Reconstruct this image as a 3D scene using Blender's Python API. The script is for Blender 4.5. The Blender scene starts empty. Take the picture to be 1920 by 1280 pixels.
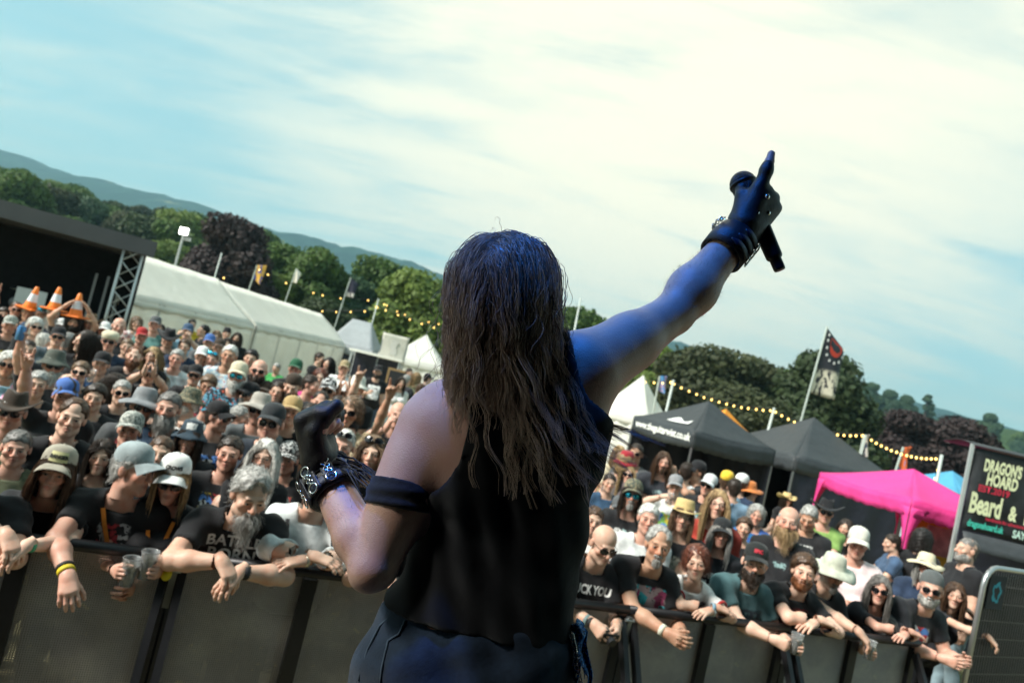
import bpy, bmesh, math, random
import numpy as np
from mathutils import Matrix, Vector
from mathutils.bvhtree import BVHTree
R = math.radians
scene = bpy.context.scene
col = scene.collection
# ------------------------------------------------------------------ camera
CAMZ, FPX, ROLL, PITCH = 2.35, 1280.0, R(13.5), math.atan(70 / 1280)
_r = np.array([1.0, 0, 0]); _u = np.array([0, -math.sin(PITCH), math.cos(PITCH)]); _f = np.array([0, math.cos(PITCH), math.sin(PITCH)])
CR = math.cos(ROLL) * _r + math.sin(ROLL) * _u
CU = -math.sin(ROLL) * _r + math.cos(ROLL) * _u
CF = _f
CAM = np.array([0, 0, CAMZ])
cd = bpy.data.cameras.new('camera'); cam = bpy.data.objects.new('camera', cd); col.objects.link(cam)
cam.matrix_world = Matrix(((CR[0], CU[0], -CF[0], 0), (CR[1], CU[1], -CF[1], 0), (CR[2], CU[2], -CF[2], CAMZ), (0, 0, 0, 1)))
cd.sensor_width = 36; cd.lens = 24; cd.clip_start = 0.05; cd.clip_end = 20000
cd.dof.use_dof = True; cd.dof.focus_distance = 1.27; cd.dof.aperture_fstop = 4.8
scene.camera = cam
# ------------------------------------------------------------------ view, world, sun
vs = scene.view_settings
vs.view_transform = 'Standard'; vs.look = 'None'; vs.exposure = 1.42; vs.gamma = 1.0; vs.use_curve_mapping = False
scene.cycles.use_denoising = True
scene.cycles.max_bounces = 6; scene.cycles.transparent_max_bounces = 12; scene.cycles.volume_bounces = 0
SUN_EL, SUN_AZ = R(43), R(-113)          # azimuth from +Y, negative = to the left
w = bpy.data.worlds.new('World'); scene.world = w; w.use_nodes = True
nt = w.node_tree; nt.nodes.clear()
def N(t, **k):
    n = nt.nodes.new(t)
    for a, b in k.items(): setattr(n, a, b)
    return n
def L(a, b): nt.links.new(a, b)
out = N('ShaderNodeOutputWorld'); bg = N('ShaderNodeBackground'); bg.inputs[1].default_value = 0.1
sky = N('ShaderNodeTexSky', sky_type='NISHITA', sun_disc=False, sun_elevation=SUN_EL, sun_rotation=SUN_AZ, air_density=1.0, dust_density=1.5, ozone_density=1.0)
tc = N('ShaderNodeTexCoord'); sep = N('ShaderNodeSeparateXYZ'); L(tc.outputs['Generated'], sep.inputs[0])
def M(op, a, b=None, c=None, clamp=False):
    n = N('ShaderNodeMath', operation=op, use_clamp=clamp)
    for i, v in enumerate((a, b, c)):
        if v is None: continue
        if isinstance(v, (int, float)): n.inputs[i].default_value = v
        else: L(v, n.inputs[i])
    return n.outputs[0]
zz = M('ADD', M('MAXIMUM', sep.outputs[2], 0.0), 0.16)
cx = M('DIVIDE', sep.outputs[0], zz); cy = M('DIVIDE', sep.outputs[1], zz)
comb = N('ShaderNodeCombineXYZ'); L(cx, comb.inputs[0]); L(cy, comb.inputs[1])
def noise(scale, detail, rough, sx, sy, off, rot=0.0, dist=0.0):
    mp = N('ShaderNodeMapping'); mp.inputs['Scale'].default_value = (sx, sy, 1); mp.inputs['Location'].default_value = off; mp.inputs['Rotation'].default_value = (0, 0, rot)
    L(comb.outputs[0], mp.inputs[0])
    n = N('ShaderNodeTexNoise'); n.inputs['Scale'].default_value = scale; n.inputs['Detail'].default_value = detail; n.inputs['Roughness'].default_value = rough; n.inputs['Distortion'].default_value = dist
    L(mp.outputs[0], n.inputs['Vector']); return n.outputs[0]
def ramp(v, lo, hi):
    n = N('ShaderNodeMapRange', interpolation_type='SMOOTHSTEP'); L(v, n.inputs[0]); n.inputs[1].default_value = lo; n.inputs[2].default_value = hi
    return n.outputs[0]
big = noise(0.55, 4, 0.55, 1.0, 1.5, (3.1, 0.4, 0), 0.15, 0.6)
fine = noise(1.7, 6, 0.6, 0.7, 1.5, (7.3, 2.2, 0), 0.2, 0.8)
wisp = noise(3.6, 5, 0.62, 0.35, 1.3, (1.7, 5.0, 0), 0.22, 0.5)
# light of the veiled sun spreading through the cloud
vd = N('ShaderNodeVectorMath', operation='DOT_PRODUCT'); L(tc.outputs['Generated'], vd.inputs[0])
_gd = (0.10 * math.cos(R(30)), math.cos(R(33)), math.sin(R(33))); vd.inputs[1].default_value = _gd
glow = ramp(vd.outputs['Value'], 0.74, 1.0)
dens = M('ADD', M('ADD', M('MULTIPLY', big, 0.62), M('MULTIPLY', fine, 0.42)), M('ADD', M('MULTIPLY', wisp, 0.46), M('MULTIPLY', glow, 0.20)))
cl = ramp(dens, 0.60, 0.99)
mixc = N('ShaderNodeMix', data_type='RGBA'); L(cl, mixc.inputs[0])
tint = N('ShaderNodeMix', data_type='RGBA', blend_type='MULTIPLY'); tint.inputs[0].default_value = 1.0
L(sky.outputs[0], tint.inputs[6]); tint.inputs[7].default_value = (1.0, 1.0, 0.8, 1)
veil = N('ShaderNodeMix', data_type='RGBA'); veil.inputs[0].default_value = 0.72; L(tint.outputs[2], veil.inputs[6]); veil.inputs[7].default_value = (1.35, 2.75, 2.95, 1)
L(veil.outputs[2], mixc.inputs[6])
ccol = N('ShaderNodeMix', data_type='RGBA'); L(glow, ccol.inputs[0]); ccol.inputs[6].default_value = (2.85, 3.5, 3.25, 1); ccol.inputs[7].default_value = (4.7, 4.5, 3.55, 1)
L(ccol.outputs[2], mixc.inputs[7]); L(mixc.outputs[2], bg.inputs[0]); L(bg.outputs[0], out.inputs[0])
sl = bpy.data.lights.new('sun', 'SUN'); sl.energy = 2.9; sl.angle = R(16); sl.color = (1.0, 0.965, 0.89)
sun = bpy.data.objects.new('sun', sl); col.objects.link(sun)
_sd = Vector((math.sin(SUN_AZ) * math.cos(SUN_EL), math.cos(SUN_AZ) * math.cos(SUN_EL), math.sin(SUN_EL)))
sun.rotation_euler = _sd.to_track_quat('Z', 'Y').to_euler(); sun.location = (-12, 2, 14)
# blue stage lamp hung from the roof of the stage (its can is built with the stage)
LAMP = Vector((-0.80, 1.05, 4.6))
# ------------------------------------------------------------------ placing helpers
def ray(px, py): return CR * ((px - 960) / FPX) + CU * ((640 - py) / FPX) + CF
def at(px, py, d): return CAM + ray(px, py) * d
def at_z(px, py, z):
    r = ray(px, py); return CAM + r * ((z - CAMZ) / r[2])
# ------------------------------------------------------------------ materials
MATS = {}
class NB:
    def __init__(s, name):
        s.m = bpy.data.materials.new(name); s.m.use_nodes = True; s.t = s.m.node_tree
        s.b = s.t.nodes['Principled BSDF']; s.o = s.t.nodes['Material Output']
    def n(s, t, **k):
        x = s.t.nodes.new(t)
        for a, b in k.items(): setattr(x, a, b)
        return x
    def l(s, a, b): s.t.links.new(a, b)
    def v(s, sock, val):
        if hasattr(val, 'links'): s.l(val, sock)
        else: sock.default_value = val
    def math(s, op, a, b=0.0, c=0.0, clamp=False):
        x = s.n('ShaderNodeMath', operation=op, use_clamp=clamp)
        for i, q in enumerate((a, b, c)): s.v(x.inputs[i], q)
        return x.outputs[0]
    def mix(s, f, a, b, mode='MIX'):
        x = s.n('ShaderNodeMix', data_type='RGBA', blend_type=mode)
        s.v(x.inputs[0], f)
        for i, q in ((6, a), (7, b)): s.v(x.inputs[i], q if hasattr(q, 'links') else (*q[:3], 1))
        return x.outputs[2]
    def coord(s, which='Object', scale=(1, 1, 1), loc=(0, 0, 0), rot=(0, 0, 0)):
        x = s.n('ShaderNodeTexCoord'); mp = s.n('ShaderNodeMapping')
        mp.inputs['Scale'].default_value = scale; mp.inputs['Location'].default_value = loc; mp.inputs['Rotation'].default_value = rot
        s.l(x.outputs[which], mp.inputs[0]); return mp.outputs[0]
    def noise(s, vec, scale, detail=3, rough=.55, dist=0.0, out=0):
        x = s.n('ShaderNodeTexNoise'); x.inputs['Scale'].default_value = scale; x.inputs['Detail'].default_value = detail
        x.inputs['Roughness'].default_value = rough; x.inputs['Distortion'].default_value = dist
        if vec is not None: s.l(vec, x.inputs['Vector'])
        return x.outputs[out]
    def vor(s, vec, scale, feat='F1', out=0):
        x = s.n('ShaderNodeTexVoronoi', feature=feat); x.inputs['Scale'].default_value = scale
        if vec is not None: s.l(vec, x.inputs['Vector'])
        return x.outputs[out]
    def step(s, v, lo, hi):
        x = s.n('ShaderNodeMapRange', interpolation_type='SMOOTHSTEP'); s.v(x.inputs[0], v)
        x.inputs[1].default_value = lo; x.inputs[2].default_value = hi; return x.outputs[0]
    def sep(s, vec):
        x = s.n('ShaderNodeSeparateXYZ'); s.l(vec, x.inputs[0]); return x.outputs
    def bump(s, h, strength=.3, dist=.01):
        x = s.n('ShaderNodeBump'); x.inputs['Strength'].default_value = strength; x.inputs['Distance'].default_value = dist
        s.l(h, x.inputs['Height']); s.l(x.outputs[0], s.b.inputs['Normal'])
    def set(s, color=None, rough=None, metal=None, spec=None, sheen=None, trans=None):
        I = s.b.inputs
        if color is not None: s.v(I['Base Color'], color if hasattr(color, 'links') else (*color[:3], 1))
        if rough is not None: s.v(I['Roughness'], rough)
        if metal is not None: I['Metallic'].default_value = metal
        if spec is not None: I['Specular IOR Level'].default_value = spec
        if sheen is not None: I['Sheen Weight'].default_value = sheen
        if trans is not None: I['Transmission Weight'].default_value = trans
        return s
def cache(f):
    def g(*a, **k):
        key = (f.__name__, a, tuple(sorted(k.items())))
        if key not in MATS: MATS[key] = f(*a, **k)
        return MATS[key]
    return g
@cache
def plain(color, rough=.6, metal=0.0, var=.12, scale=6.0, bump=0.0, spec=.4):
    b = NB('plain'); v = b.coord(); n = b.noise(v, scale, 5, .6)
    f = b.math('MULTIPLY_ADD', n, 2 * var, 1 - var)
    c = b.mix(1.0, color, b.n('ShaderNodeCombineXYZ').outputs[0], 'MULTIPLY') if False else None
    hsv = b.n('ShaderNodeHueSaturation'); hsv.inputs['Color'].default_value = (*color, 1); b.l(f, hsv.inputs['Value'])
    b.set(hsv.outputs[0], rough, metal, spec)
    if bump: b.bump(b.noise(v, scale * 4, 4), bump, .004)
    return b.m
@cache
def skin_mat(color=(.50, .30, .21)):
    b = NB('skin'); v = b.coord(); n = b.noise(v, 14, 4, .6); n2 = b.noise(v, 60, 3, .6)
    a = b.n('ShaderNodeVertexColor', layer_name='tint'); s = b.n('ShaderNodeSeparateColor'); b.l(a.outputs[0], s.inputs[0])
    c = b.mix(b.step(n, .35, .75), color, (color[0] * 1.0, color[1] * .80, color[2] * .74))
    c = b.mix(b.math('MULTIPLY', s.outputs[2], .45), c, (color[0] * .95, color[1] * .55, color[2] * .48))
    c = b.mix(b.math('MULTIPLY', s.outputs[0], .75), c, (color[0] * .62, color[1] * .36, color[2] * .36))
    c = b.mix(b.math('MULTIPLY', s.outputs[1], .8), c, (.06, .04, .03))
    b.set(c, .5, 0, .35); b.b.inputs['Subsurface Weight'].default_value = .12; b.b.inputs['Subsurface Radius'].default_value = (.012, .005, .003)
    b.b.inputs['Subsurface Scale'].default_value = .6
    b.bump(n2, .25, .003)
    return b.m
@cache
def hair_mat(color=(.05, .03, .02), streak=.5):
    b = NB('hair'); v = b.coord(scale=(60, 60, 7)); n = b.noise(v, 1.0, 4, .65)
    lo = tuple(c * (1 - streak) for c in color); hi = tuple(min(1, c * (1 + streak)) for c in color)
    b.set(b.mix(b.step(n, .3, .7), lo, hi), .42, 0, .4); b.bump(n, .6, .006)
    return b.m
@cache
def cloth(color, rough=.85, var=.25, weave=900.0, sheen=.12):
    b = NB('cloth'); v = b.coord(); n = b.noise(v, 7, 4, .6); n3 = b.noise(v, 26, 3, .6)
    lo = tuple(c * (1 - var) for c in color); hi = tuple(min(1, c * (1 + var)) for c in color)
    b.set(b.mix(b.step(n, .3, .7), lo, hi), rough, 0, .25, sheen)
    b.b.inputs['Sheen Roughness'].default_value = .5
    b.bump(b.math('ADD', n3, b.math('MULTIPLY', b.noise(v, 320, 2), .25)), .35, .006)
    return b.m
@cache
def printed(color, inks, zc=1.25, hw=.105, hh=.11, seed=0.0, fill=.5, scale=26.0, back=False):
    """shirt cloth with a screen print on the chest"""
    b = NB('printed_cloth'); v = b.coord(); x, y, z = b.sep(v)
    n = b.noise(v, 7, 4, .6); n3 = b.noise(v, 26, 3, .6)
    lo = tuple(c * .75 for c in color); hi = tuple(min(1, c * 1.25) for c in color)
    base = b.mix(b.step(n, .3, .7), lo, hi)
    v2 = b.coord(loc=(seed * 3.1, 0, seed * 1.7))
    pat = b.noise(v2, scale, 3, .6, 1.2); pat2 = b.vor(v2, scale * .8, out=1)
    ed = b.math('MULTIPLY_ADD', b.noise(v2, 18, 2), .06, -.03)
    mx = b.step(b.math('ADD', b.math('ABSOLUTE', x), ed), hw + .012, hw - .004)
    mz = b.step(b.math('ADD', b.math('ABSOLUTE', b.math('SUBTRACT', z, zc)), ed), hh + .012, hh - .004)
    my = b.math('LESS_THAN', y, -.03) if not back else b.math('GREATER_THAN', y, .03)
    m = b.math('MULTIPLY', b.math('MULTIPLY', mx, mz), b.math('MULTIPLY', my, b.step(pat, .60 - fill * .25, .63 - fill * .25)))
    ink = inks[0]
    s = b.n('ShaderNodeSeparateColor'); b.l(pat2, s.inputs[0])
    for i, k in enumerate(inks[1:]): ink = b.mix(b.math('GREATER_THAN', s.outputs[i % 3], .55 + .1 * i), ink, k)
    b.set(b.mix(m, base, ink), .8, 0, .25, .1)
    b.bump(n3, .35, .006)
    return b.m
@cache
def pattern(c1, c2, scale=40.0, c3=None, stretch=(1, 1, 1)):
    b = NB('pattern_cloth'); v = b.coord(scale=stretch); n = b.noise(v, scale, 2, .5, 1.5)
    c = b.mix(b.step(n, .48, .54), c1, c2)
    if c3: c = b.mix(b.step(b.noise(v, scale * .7, 2, .5, 2.0), .58, .62), c, c3)
    b.set(c, .85, 0, .2); b.bump(b.noise(v, 26, 3), .3, .006)
    return b.m
@cache
def glossy(color, rough=.15, metal=0.0, coat=0.0):
    b = NB('glossy'); v = b.coord(); n = b.noise(v, 30, 3)
    b.set(color, b.math('MULTIPLY_ADD', n, .2, rough), metal, .5); b.b.inputs['Coat Weight'].default_value = coat
    return b.m
@cache
def leather(color=(.012, .012, .014), rough=.32):
    b = NB('leather'); v = b.coord(); n = b.vor(v, 420); n2 = b.noise(v, 30, 4)
    b.set(color, b.math('MULTIPLY_ADD', n2, .3, rough), 0, .5); b.bump(b.math('ADD', n, b.math('MULTIPLY', n2, 1.5)), .35, .002)
    return b.m
@cache
def emit(color, strength):
    b = NB('emit'); b.set((0, 0, 0)); b.b.inputs['Emission Color'].default_value = (*color, 1); b.b.inputs['Emission Strength'].default_value = strength
    return b.m
# ------------------------------------------------------------------ object helpers
def tag(o, label=None, cat=None, group=None, kind=None):
    if label: o['label'] = label
    if cat: o['category'] = cat
    if group: o['group'] = group
    if kind: o['kind'] = kind
    return o
def empty(name, loc=(0, 0, 0), rz=0.0):
    o = bpy.data.objects.new(name, None); col.objects.link(o); o.empty_display_size = .1
    o.location = tuple(float(c) for c in loc); o.rotation_euler = (0, 0, rz); return o
def mesh_np(name, V, F, smooth=True, tint=None):
    V = np.asarray(V, np.float32); me = bpy.data.meshes.new(name)
    if isinstance(F, np.ndarray):
        k = F.shape[1]; me.vertices.add(len(V)); me.vertices.foreach_set('co', V.ravel())
        me.loops.add(F.size); me.loops.foreach_set('vertex_index', F.astype(np.int32).ravel())
        me.polygons.add(len(F)); me.polygons.foreach_set('loop_start', np.arange(0, F.size, k, dtype=np.int32))
        me.update(calc_edges=True)
    else:
        me.from_pydata([tuple(map(float, v)) for v in V], [], [tuple(f) for f in F]); me.update()
    if smooth: me.polygons.foreach_set('use_smooth', np.ones(len(me.polygons), bool))
    if tint is not None:
        a = me.color_attributes.new('tint', 'FLOAT_COLOR', 'POINT'); c = np.ones((len(V), 4), np.float32); c[:, :3] = tint
        a.data.foreach_set('color', c.ravel())
    return me
def link(name, me, mat, parent=None, loc=None, mw=None):
    o = bpy.data.objects.new(name, me); col.objects.link(o)
    if parent is not None: o.parent = parent
    if mw is not None: o.matrix_local = mw if isinstance(mw, Matrix) else Matrix(mw)
    if loc is not None: o.location = tuple(float(c) for c in loc)
    if mat is not None:
        if not me.materials: me.materials.append(None)
        for i, m in enumerate(mat if isinstance(mat, (list, tuple)) else [mat]):
            while len(me.materials) <= i: me.materials.append(None)
            o.material_slots[i].link = 'OBJECT'; o.material_slots[i].material = m
    return o
class MB:
    """collects simple solids into one mesh"""
    def __init__(s): s.V = []; s.F = []
    def add(s, V, F):
        n = len(s.V); s.V += [tuple(map(float, v)) for v in V]; s.F += [tuple(i + n for i in f) for f in F]; return s
    def box(s, c, size, rot=None):
        hx, hy, hz = (q / 2 for q in size)
        P = [Vector((x, y, z)) for x in (-hx, hx) for y in (-hy, hy) for z in (-hz, hz)]
        if rot is not None: P = [rot @ p for p in P]
        c = Vector(c)
        return s.add([p + c for p in P], [(0, 1, 3, 2), (4, 6, 7, 5), (0, 4, 5, 1), (2, 3, 7, 6), (0, 2, 6, 4), (1, 5, 7, 3)])
    def bar(s, a, b, w, h=None, up=(0, 0, 1)):
        a = Vector(a); b = Vector(b); h = h or w; d = (b - a); l = d.length; d.normalize(); u = Vector(up)
        if abs(d.dot(u)) > .95: u = Vector((0, 1, 0))
        x = d.cross(u).normalized(); z = x.cross(d)
        rot = Matrix((x, d, z)).transposed()
        return s.box((a + b) / 2, (w, l, h), rot)
    def tube(s, pts, r, seg=8, cap=True):
        pts = [Vector(p) for p in pts]; rr = r if isinstance(r, (list, tuple)) else [r] * len(pts)
        V = []; F = []; prev = None
        for i, p in enumerate(pts):
            d = (pts[min(i + 1, len(pts) - 1)] - pts[max(i - 1, 0)]).normalized()
            x = (prev - d * prev.dot(d)) if prev is not None else d.orthogonal()
            if x.length < 1e-6: x = d.orthogonal()
            x.normalize(); y = d.cross(x); prev = x
            V += [p + (x * math.cos(2 * math.pi * k / seg) + y * math.sin(2 * math.pi * k / seg)) * rr[i] for k in range(seg)]
        for i in range(len(pts) - 1):
            for k in range(seg): F.append((i * seg + k, i * seg + (k + 1) % seg, (i + 1) * seg + (k + 1) % seg, (i + 1) * seg + k))
        if cap: F += [tuple(range(seg))[::-1], tuple((len(pts) - 1) * seg + k for k in range(seg))]
        return s.add(V, F)
    def lathe(s, prof, seg=20, sx=1.0, sy=1.0, c=(0, 0, 0), warp=None):
        V = []; F = []
        for r, z in prof:
            for k in range(seg):
                a = 2 * math.pi * k / seg; p = (c[0] + r * sx * math.cos(a), c[1] + r * sy * math.sin(a), c[2] + z)
                V.append(warp(p, r) if warp else p)
        for i in range(len(prof) - 1):
            for k in range(seg): F.append((i * seg + k, i * seg + (k + 1) % seg, (i + 1) * seg + (k + 1) % seg, (i + 1) * seg + k))
        return s.add(V, F)
    def grid(s, fn, nu, nv):
        V = [fn(i / nu, j / nv) for j in range(nv + 1) for i in range(nu + 1)]
        F = [(j * (nu + 1) + i, j * (nu + 1) + i + 1, (j + 1) * (nu + 1) + i + 1, (j + 1) * (nu + 1) + i) for j in range(nv) for i in range(nu)]
        return s.add(V, F)
    def mesh(s, name, smooth=False):
        me = bpy.data.meshes.new(name); me.from_pydata(s.V, [], s.F); me.update()
        if smooth: me.polygons.foreach_set('use_smooth', np.ones(len(me.polygons), bool))
        return me
    def build(s, name, mat, parent=None, smooth=False, loc=None, mw=None, solid=0.0, bevel=0.0):
        o = link(name, s.mesh(name, smooth), mat, parent, loc, mw)
        if solid: m = o.modifiers.new('s', 'SOLIDIFY'); m.thickness = solid; m.offset = 0
        if bevel: m = o.modifiers.new('b', 'BEVEL'); m.width = bevel; m.segments = 2
        return o
def text_mesh(s, size=1.0, align='CENTER', extrude=0.0, bold=0.0):
    c = bpy.data.curves.new('t', 'FONT'); c.body = s; c.size = size; c.align_x = align; c.align_y = 'CENTER'; c.extrude = extrude; c.offset = bold; c.resolution_u = 3
    o = bpy.data.objects.new('t', c); me = bpy.data.meshes.new_from_object(o)
    bpy.data.objects.remove(o); bpy.data.curves.remove(c); return me
# ------------------------------------------------------------------ implicit bodies
def cap_d(P, a, b, r1, r2):
    a = np.asarray(a, np.float32); d = np.asarray(b, np.float32) - a; q = P - a
    t = np.clip(q @ d / max(float(d @ d), 1e-9), 0, 1)
    return np.sqrt(((q - t[:, None] * d) ** 2).sum(1)) - (r1 + (r2 - r1) * t)
def ell_d(P, c, r, Rm=None):
    q = P - np.asarray(c, np.float32)
    if Rm is not None: q = q @ np.asarray(Rm, np.float32)
    r = np.asarray(r, np.float32); k0 = np.sqrt(((q / r) ** 2).sum(1)); k1 = np.sqrt(((q / (r * r)) ** 2).sum(1)) + 1e-6
    return k0 * (k0 - 1) / k1
def smin(a, b, k):
    if k <= 0: return np.minimum(a, b)
    h = np.maximum(k - np.abs(a - b), 0) / k
    return np.minimum(a, b) - h * h * k * .25
def smax(a, b, k): return -smin(-a, -b, k)
def union(P, prims):
    d = None
    for p in prims:
        e = cap_d(P, *p[1:5]) if p[0] == 'c' else ell_d(P, *p[1:4])
        d = e if d is None else smin(d, e, p[-1])
    return d
def C(a, b, r1, r2=None, k=.03): return ('c', a, b, r1, r1 if r2 is None else r2, k)
def E(c, r, k=.02, Rm=None): return ('e', c, r, Rm, k)
_OFF = np.stack(np.meshgrid(*[np.arange(4)] * 3, indexing='ij'), -1).reshape(-1, 3)
_COR = np.array([(i, j, k) for i in (0, 1) for j in (0, 1) for k in (0, 1)])
_EDG = [(a, b) for a in range(8) for b in range(a + 1, 8) if np.abs(_COR[a] - _COR[b]).sum() == 1]
def polygonise(f, lo, hi, h, margin=.02):
    lo = np.asarray(lo, np.float32); m = np.ceil((np.asarray(hi) - lo) / (4 * h)).astype(int) + 1
    g = np.stack(np.meshgrid(*[np.arange(q) for q in m], indexing='ij'), -1).reshape(-1, 3)
    d = f((lo + (g * 4 + 1.5) * h).astype(np.float32)).reshape(m)
    D = np.repeat(np.repeat(np.repeat(d, 4, 0), 4, 1), 4, 2).astype(np.float32)
    act = np.argwhere(np.abs(d) < 4 * h * .95 + margin)
    fi = (act[:, None, :] * 4 + _OFF).reshape(-1, 3)
    D[fi[:, 0], fi[:, 1], fi[:, 2]] = f((lo + fi * h).astype(np.float32))
    D[D == 0] = 1e-6
    s = D < 0
    c = np.zeros(tuple(np.array(D.shape) - 1), np.int8)
    for i, j, k in _COR: c += s[i:c.shape[0] + i, j:c.shape[1] + j, k:c.shape[2] + k]
    mask = (c > 0) & (c < 8); ijk = np.argwhere(mask); ids = -np.ones(mask.shape, np.int64); ids[mask] = np.arange(len(ijk))
    cv = np.stack([D[ijk[:, 0] + o[0], ijk[:, 1] + o[1], ijk[:, 2] + o[2]] for o in _COR], 1)
    acc = np.zeros((len(ijk), 3)); n = np.zeros(len(ijk))
    for a, b in _EDG:
        x = (cv[:, a] < 0) != (cv[:, b] < 0); t = np.where(x, cv[:, a] / np.where(x, cv[:, a] - cv[:, b], 1), 0)
        acc += np.where(x[:, None], _COR[a] + t[:, None] * (_COR[b] - _COR[a]), 0); n += x
    V = lo + (ijk + acc / n[:, None]) * h
    Q = []
    for ax in range(3):
        o1, o2 = [(1, 2), (2, 0), (0, 1)][ax]
        sl0 = [slice(1, -1)] * 3; sl1 = [slice(1, -1)] * 3; sl0[ax] = slice(0, -1); sl1[ax] = slice(1, None)
        A = s[tuple(sl0)]; B = s[tuple(sl1)]
        e = np.argwhere(A != B); neg = A[e[:, 0], e[:, 1], e[:, 2]]
        base = e.copy(); base[:, o1] += 1; base[:, o2] += 1
        def idx(d1, d2):
            q = base.copy(); q[:, o1] += d1; q[:, o2] += d2; return ids[q[:, 0], q[:, 1], q[:, 2]]
        q = np.stack([idx(-1, -1), idx(0, -1), idx(0, 0), idx(-1, 0)], 1)
        q[~neg] = q[~neg][:, ::-1]; Q.append(q)
    Q = np.concatenate(Q); return V.astype(np.float32), Q[(Q >= 0).all(1)]
def keep_faces(V, Q, mask_v):
    """faces with all vertices kept"""
    f = mask_v[Q].all(1); Q = Q[f]; used = np.unique(Q); mp = -np.ones(len(V), np.int64); mp[used] = np.arange(len(used))
    return V[used], mp[Q], used
def rotm(yaw=0, pitch=0, roll=0):
    """columns = head axes; pitch>0 looks down, yaw>0 turns to +X, facing -Y"""
    return np.array(Matrix.Rotation(yaw, 3, 'Z') @ Matrix.Rotation(pitch, 3, 'X') @ Matrix.Rotation(roll, 3, 'Y'), dtype=np.float32)
# ---- head, in its own frame: eyes at z=0, facing -Y
def head_prims(v):
    fem = v.get('fem', 0); w = v.get('w', 1.0); nz = v.get('nose', 1.0); jw = v.get('jaw', 1.0); ck = v.get('cheek', 1.0)
    return [E((0, .016, .035), (.076 * w, .095, .086), .02), E((0, -.028, -.038), (.059 * w * (.95 if fem else 1), .062, .075), .03),
            C((-.040 * w * jw, -.010, -.078), (0, -.062, -.100), .0225 * jw, .0205, .03), C((.040 * w * jw, -.010, -.078), (0, -.062, -.100), .0225 * jw, .0205, .03),
            E((0, -.072, -.101), (.020 * jw, .016, .016), .02),
            C((-.036, -.078, .020), (.036, -.078, .020), .0115 if not fem else .009, None, .014),
            E((-.043 * w, -.060, -.026), (.024 * ck, .022, .022), .02), E((.043 * w, -.060, -.026), (.024 * ck, .022, .022), .02),
            C((0, -.086, .010), (0, -.106 * (.3 * nz + .7), -.030), .0085 * nz, .0125 * nz, .010), E((-.013, -.094, -.036), (.009 * nz, .011, .008), .008), E((.013, -.094, -.036), (.009 * nz, .011, .008), .008),
            C((-.018, -.083, -.062), (0, -.091, -.060), .0055, .0075, .008), C((.018, -.083, -.062), (0, -.091, -.060), .0055, .0075, .008),
            C((-.015, -.083, -.074), (0, -.089, -.0745), .006, .008, .008), C((.015, -.083, -.074), (0, -.089, -.0745), .006, .008, .008),
            E((-.079 * w, .012, -.008), (.009, .020, .031), .008, rotm(.35)), E((.079 * w, .012, -.008), (.009, .020, .031), .008, rotm(-.35)),
            C((0, .026, -.06), (0, .030, -.20), .056 if not fem else .048, .060 if not fem else .050, .03)]
def head_f(v):
    pr = head_prims(v); sm = v.get('smile', 0)
    def f(P):
        d = union(P, pr)
        for s in (-1, 1):
            d = smax(d, -ell_d(P, (s * .033, -.100, -.001), (.021, .020, .014)), .012)
            d = smin(d, ell_d(P, (s * .033, -.0745, -.001), (.0155, .0140, .0125)), .003)
            d = smin(d, cap_d(P, (s * .017, -.0865, .0105), (s * .050, -.078, .0105), .005, .004), .006)
            d = smin(d, cap_d(P, (s * .020, -.084, -.0115), (s * .046, -.078, -.0105), .0035, .003), .006)
            if sm: d = smax(d, -cap_d(P, (s * .034, -.088, -.058), (s * .024, -.096, -.036), .003, .003), .008)
        d = smax(d, -cap_d(P, (-.020, -.098, -.0675 + .004 * sm), (.020, -.098, -.0675 + .004 * sm), .0035 + .003 * sm, None or .0035 + .003 * sm), .004)
        return d
    return f
HEADS = {}
def head_mesh(key, v, h=.0042):
    if key not in HEADS:
        f = head_f(v); V, Q = polygonise(f, (-.11, -.15, -.175), (.11, .14, .14), h)
        V, Q, _ = keep_faces(V, Q, V[:, 2] > -.160)
        t = np.zeros((len(V), 3), np.float32)
        x, y, z = np.abs(V[:, 0]), V[:, 1], V[:, 2]
        lip = np.clip(1.4 - ((x / .024) ** 2 + ((z + .067) / .0135) ** 2), 0, 1) * (y < -.07)
        br = np.clip(1.5 - (((x - .034) / .021) ** 2 + ((z - .0215 + .10 * (x - .034) ** 2 / .02) / .0055) ** 2), 0, 1) * (y < -.05)
        eye = np.clip(1.6 - (((x - .033) / .0135) ** 2 + ((z + .0005) / .0048) ** 2), 0, 1) * (y < -.07)
        sh = .35 * np.clip(1.3 - ((x / .05) ** 2 + ((z + .085) / .035) ** 2), 0, 1) * (y < -.03) * (0 if v.get('fem') else v.get('stubble', .5))
        t[:, 0] = lip; t[:, 1] = np.clip(br * .85 + sh + eye, 0, 1)
        t[:, 2] = np.clip(1.3 - (((x - .04) / .03) ** 2 + ((z + .03) / .025) ** 2), 0, 1) * (y < 0) + np.clip(1.2 - ((x / .016) ** 2 + ((z + .03) / .02) ** 2), 0, 1) * (y < -.09) + (np.abs(V[:, 0]) > .078) * .6
        HEADS[key] = (V, Q, np.clip(t, 0, 1))
    return HEADS[key]
HV = {'m1': dict(), 'm2': dict(w=1.07, jaw=1.15, nose=1.15, cheek=1.1, stubble=1.0), 'm3': dict(w=.96, jaw=1.0, nose=1.1, cheek=.85, stubble=.8), 'ms': dict(w=.98, jaw=1.05, smile=1, stubble=.4),
      'f1': dict(fem=1, w=.94, jaw=.85, nose=.85), 'f2': dict(fem=1, w=.97, jaw=.9, nose=.95, cheek=1.15, smile=1)}
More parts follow.
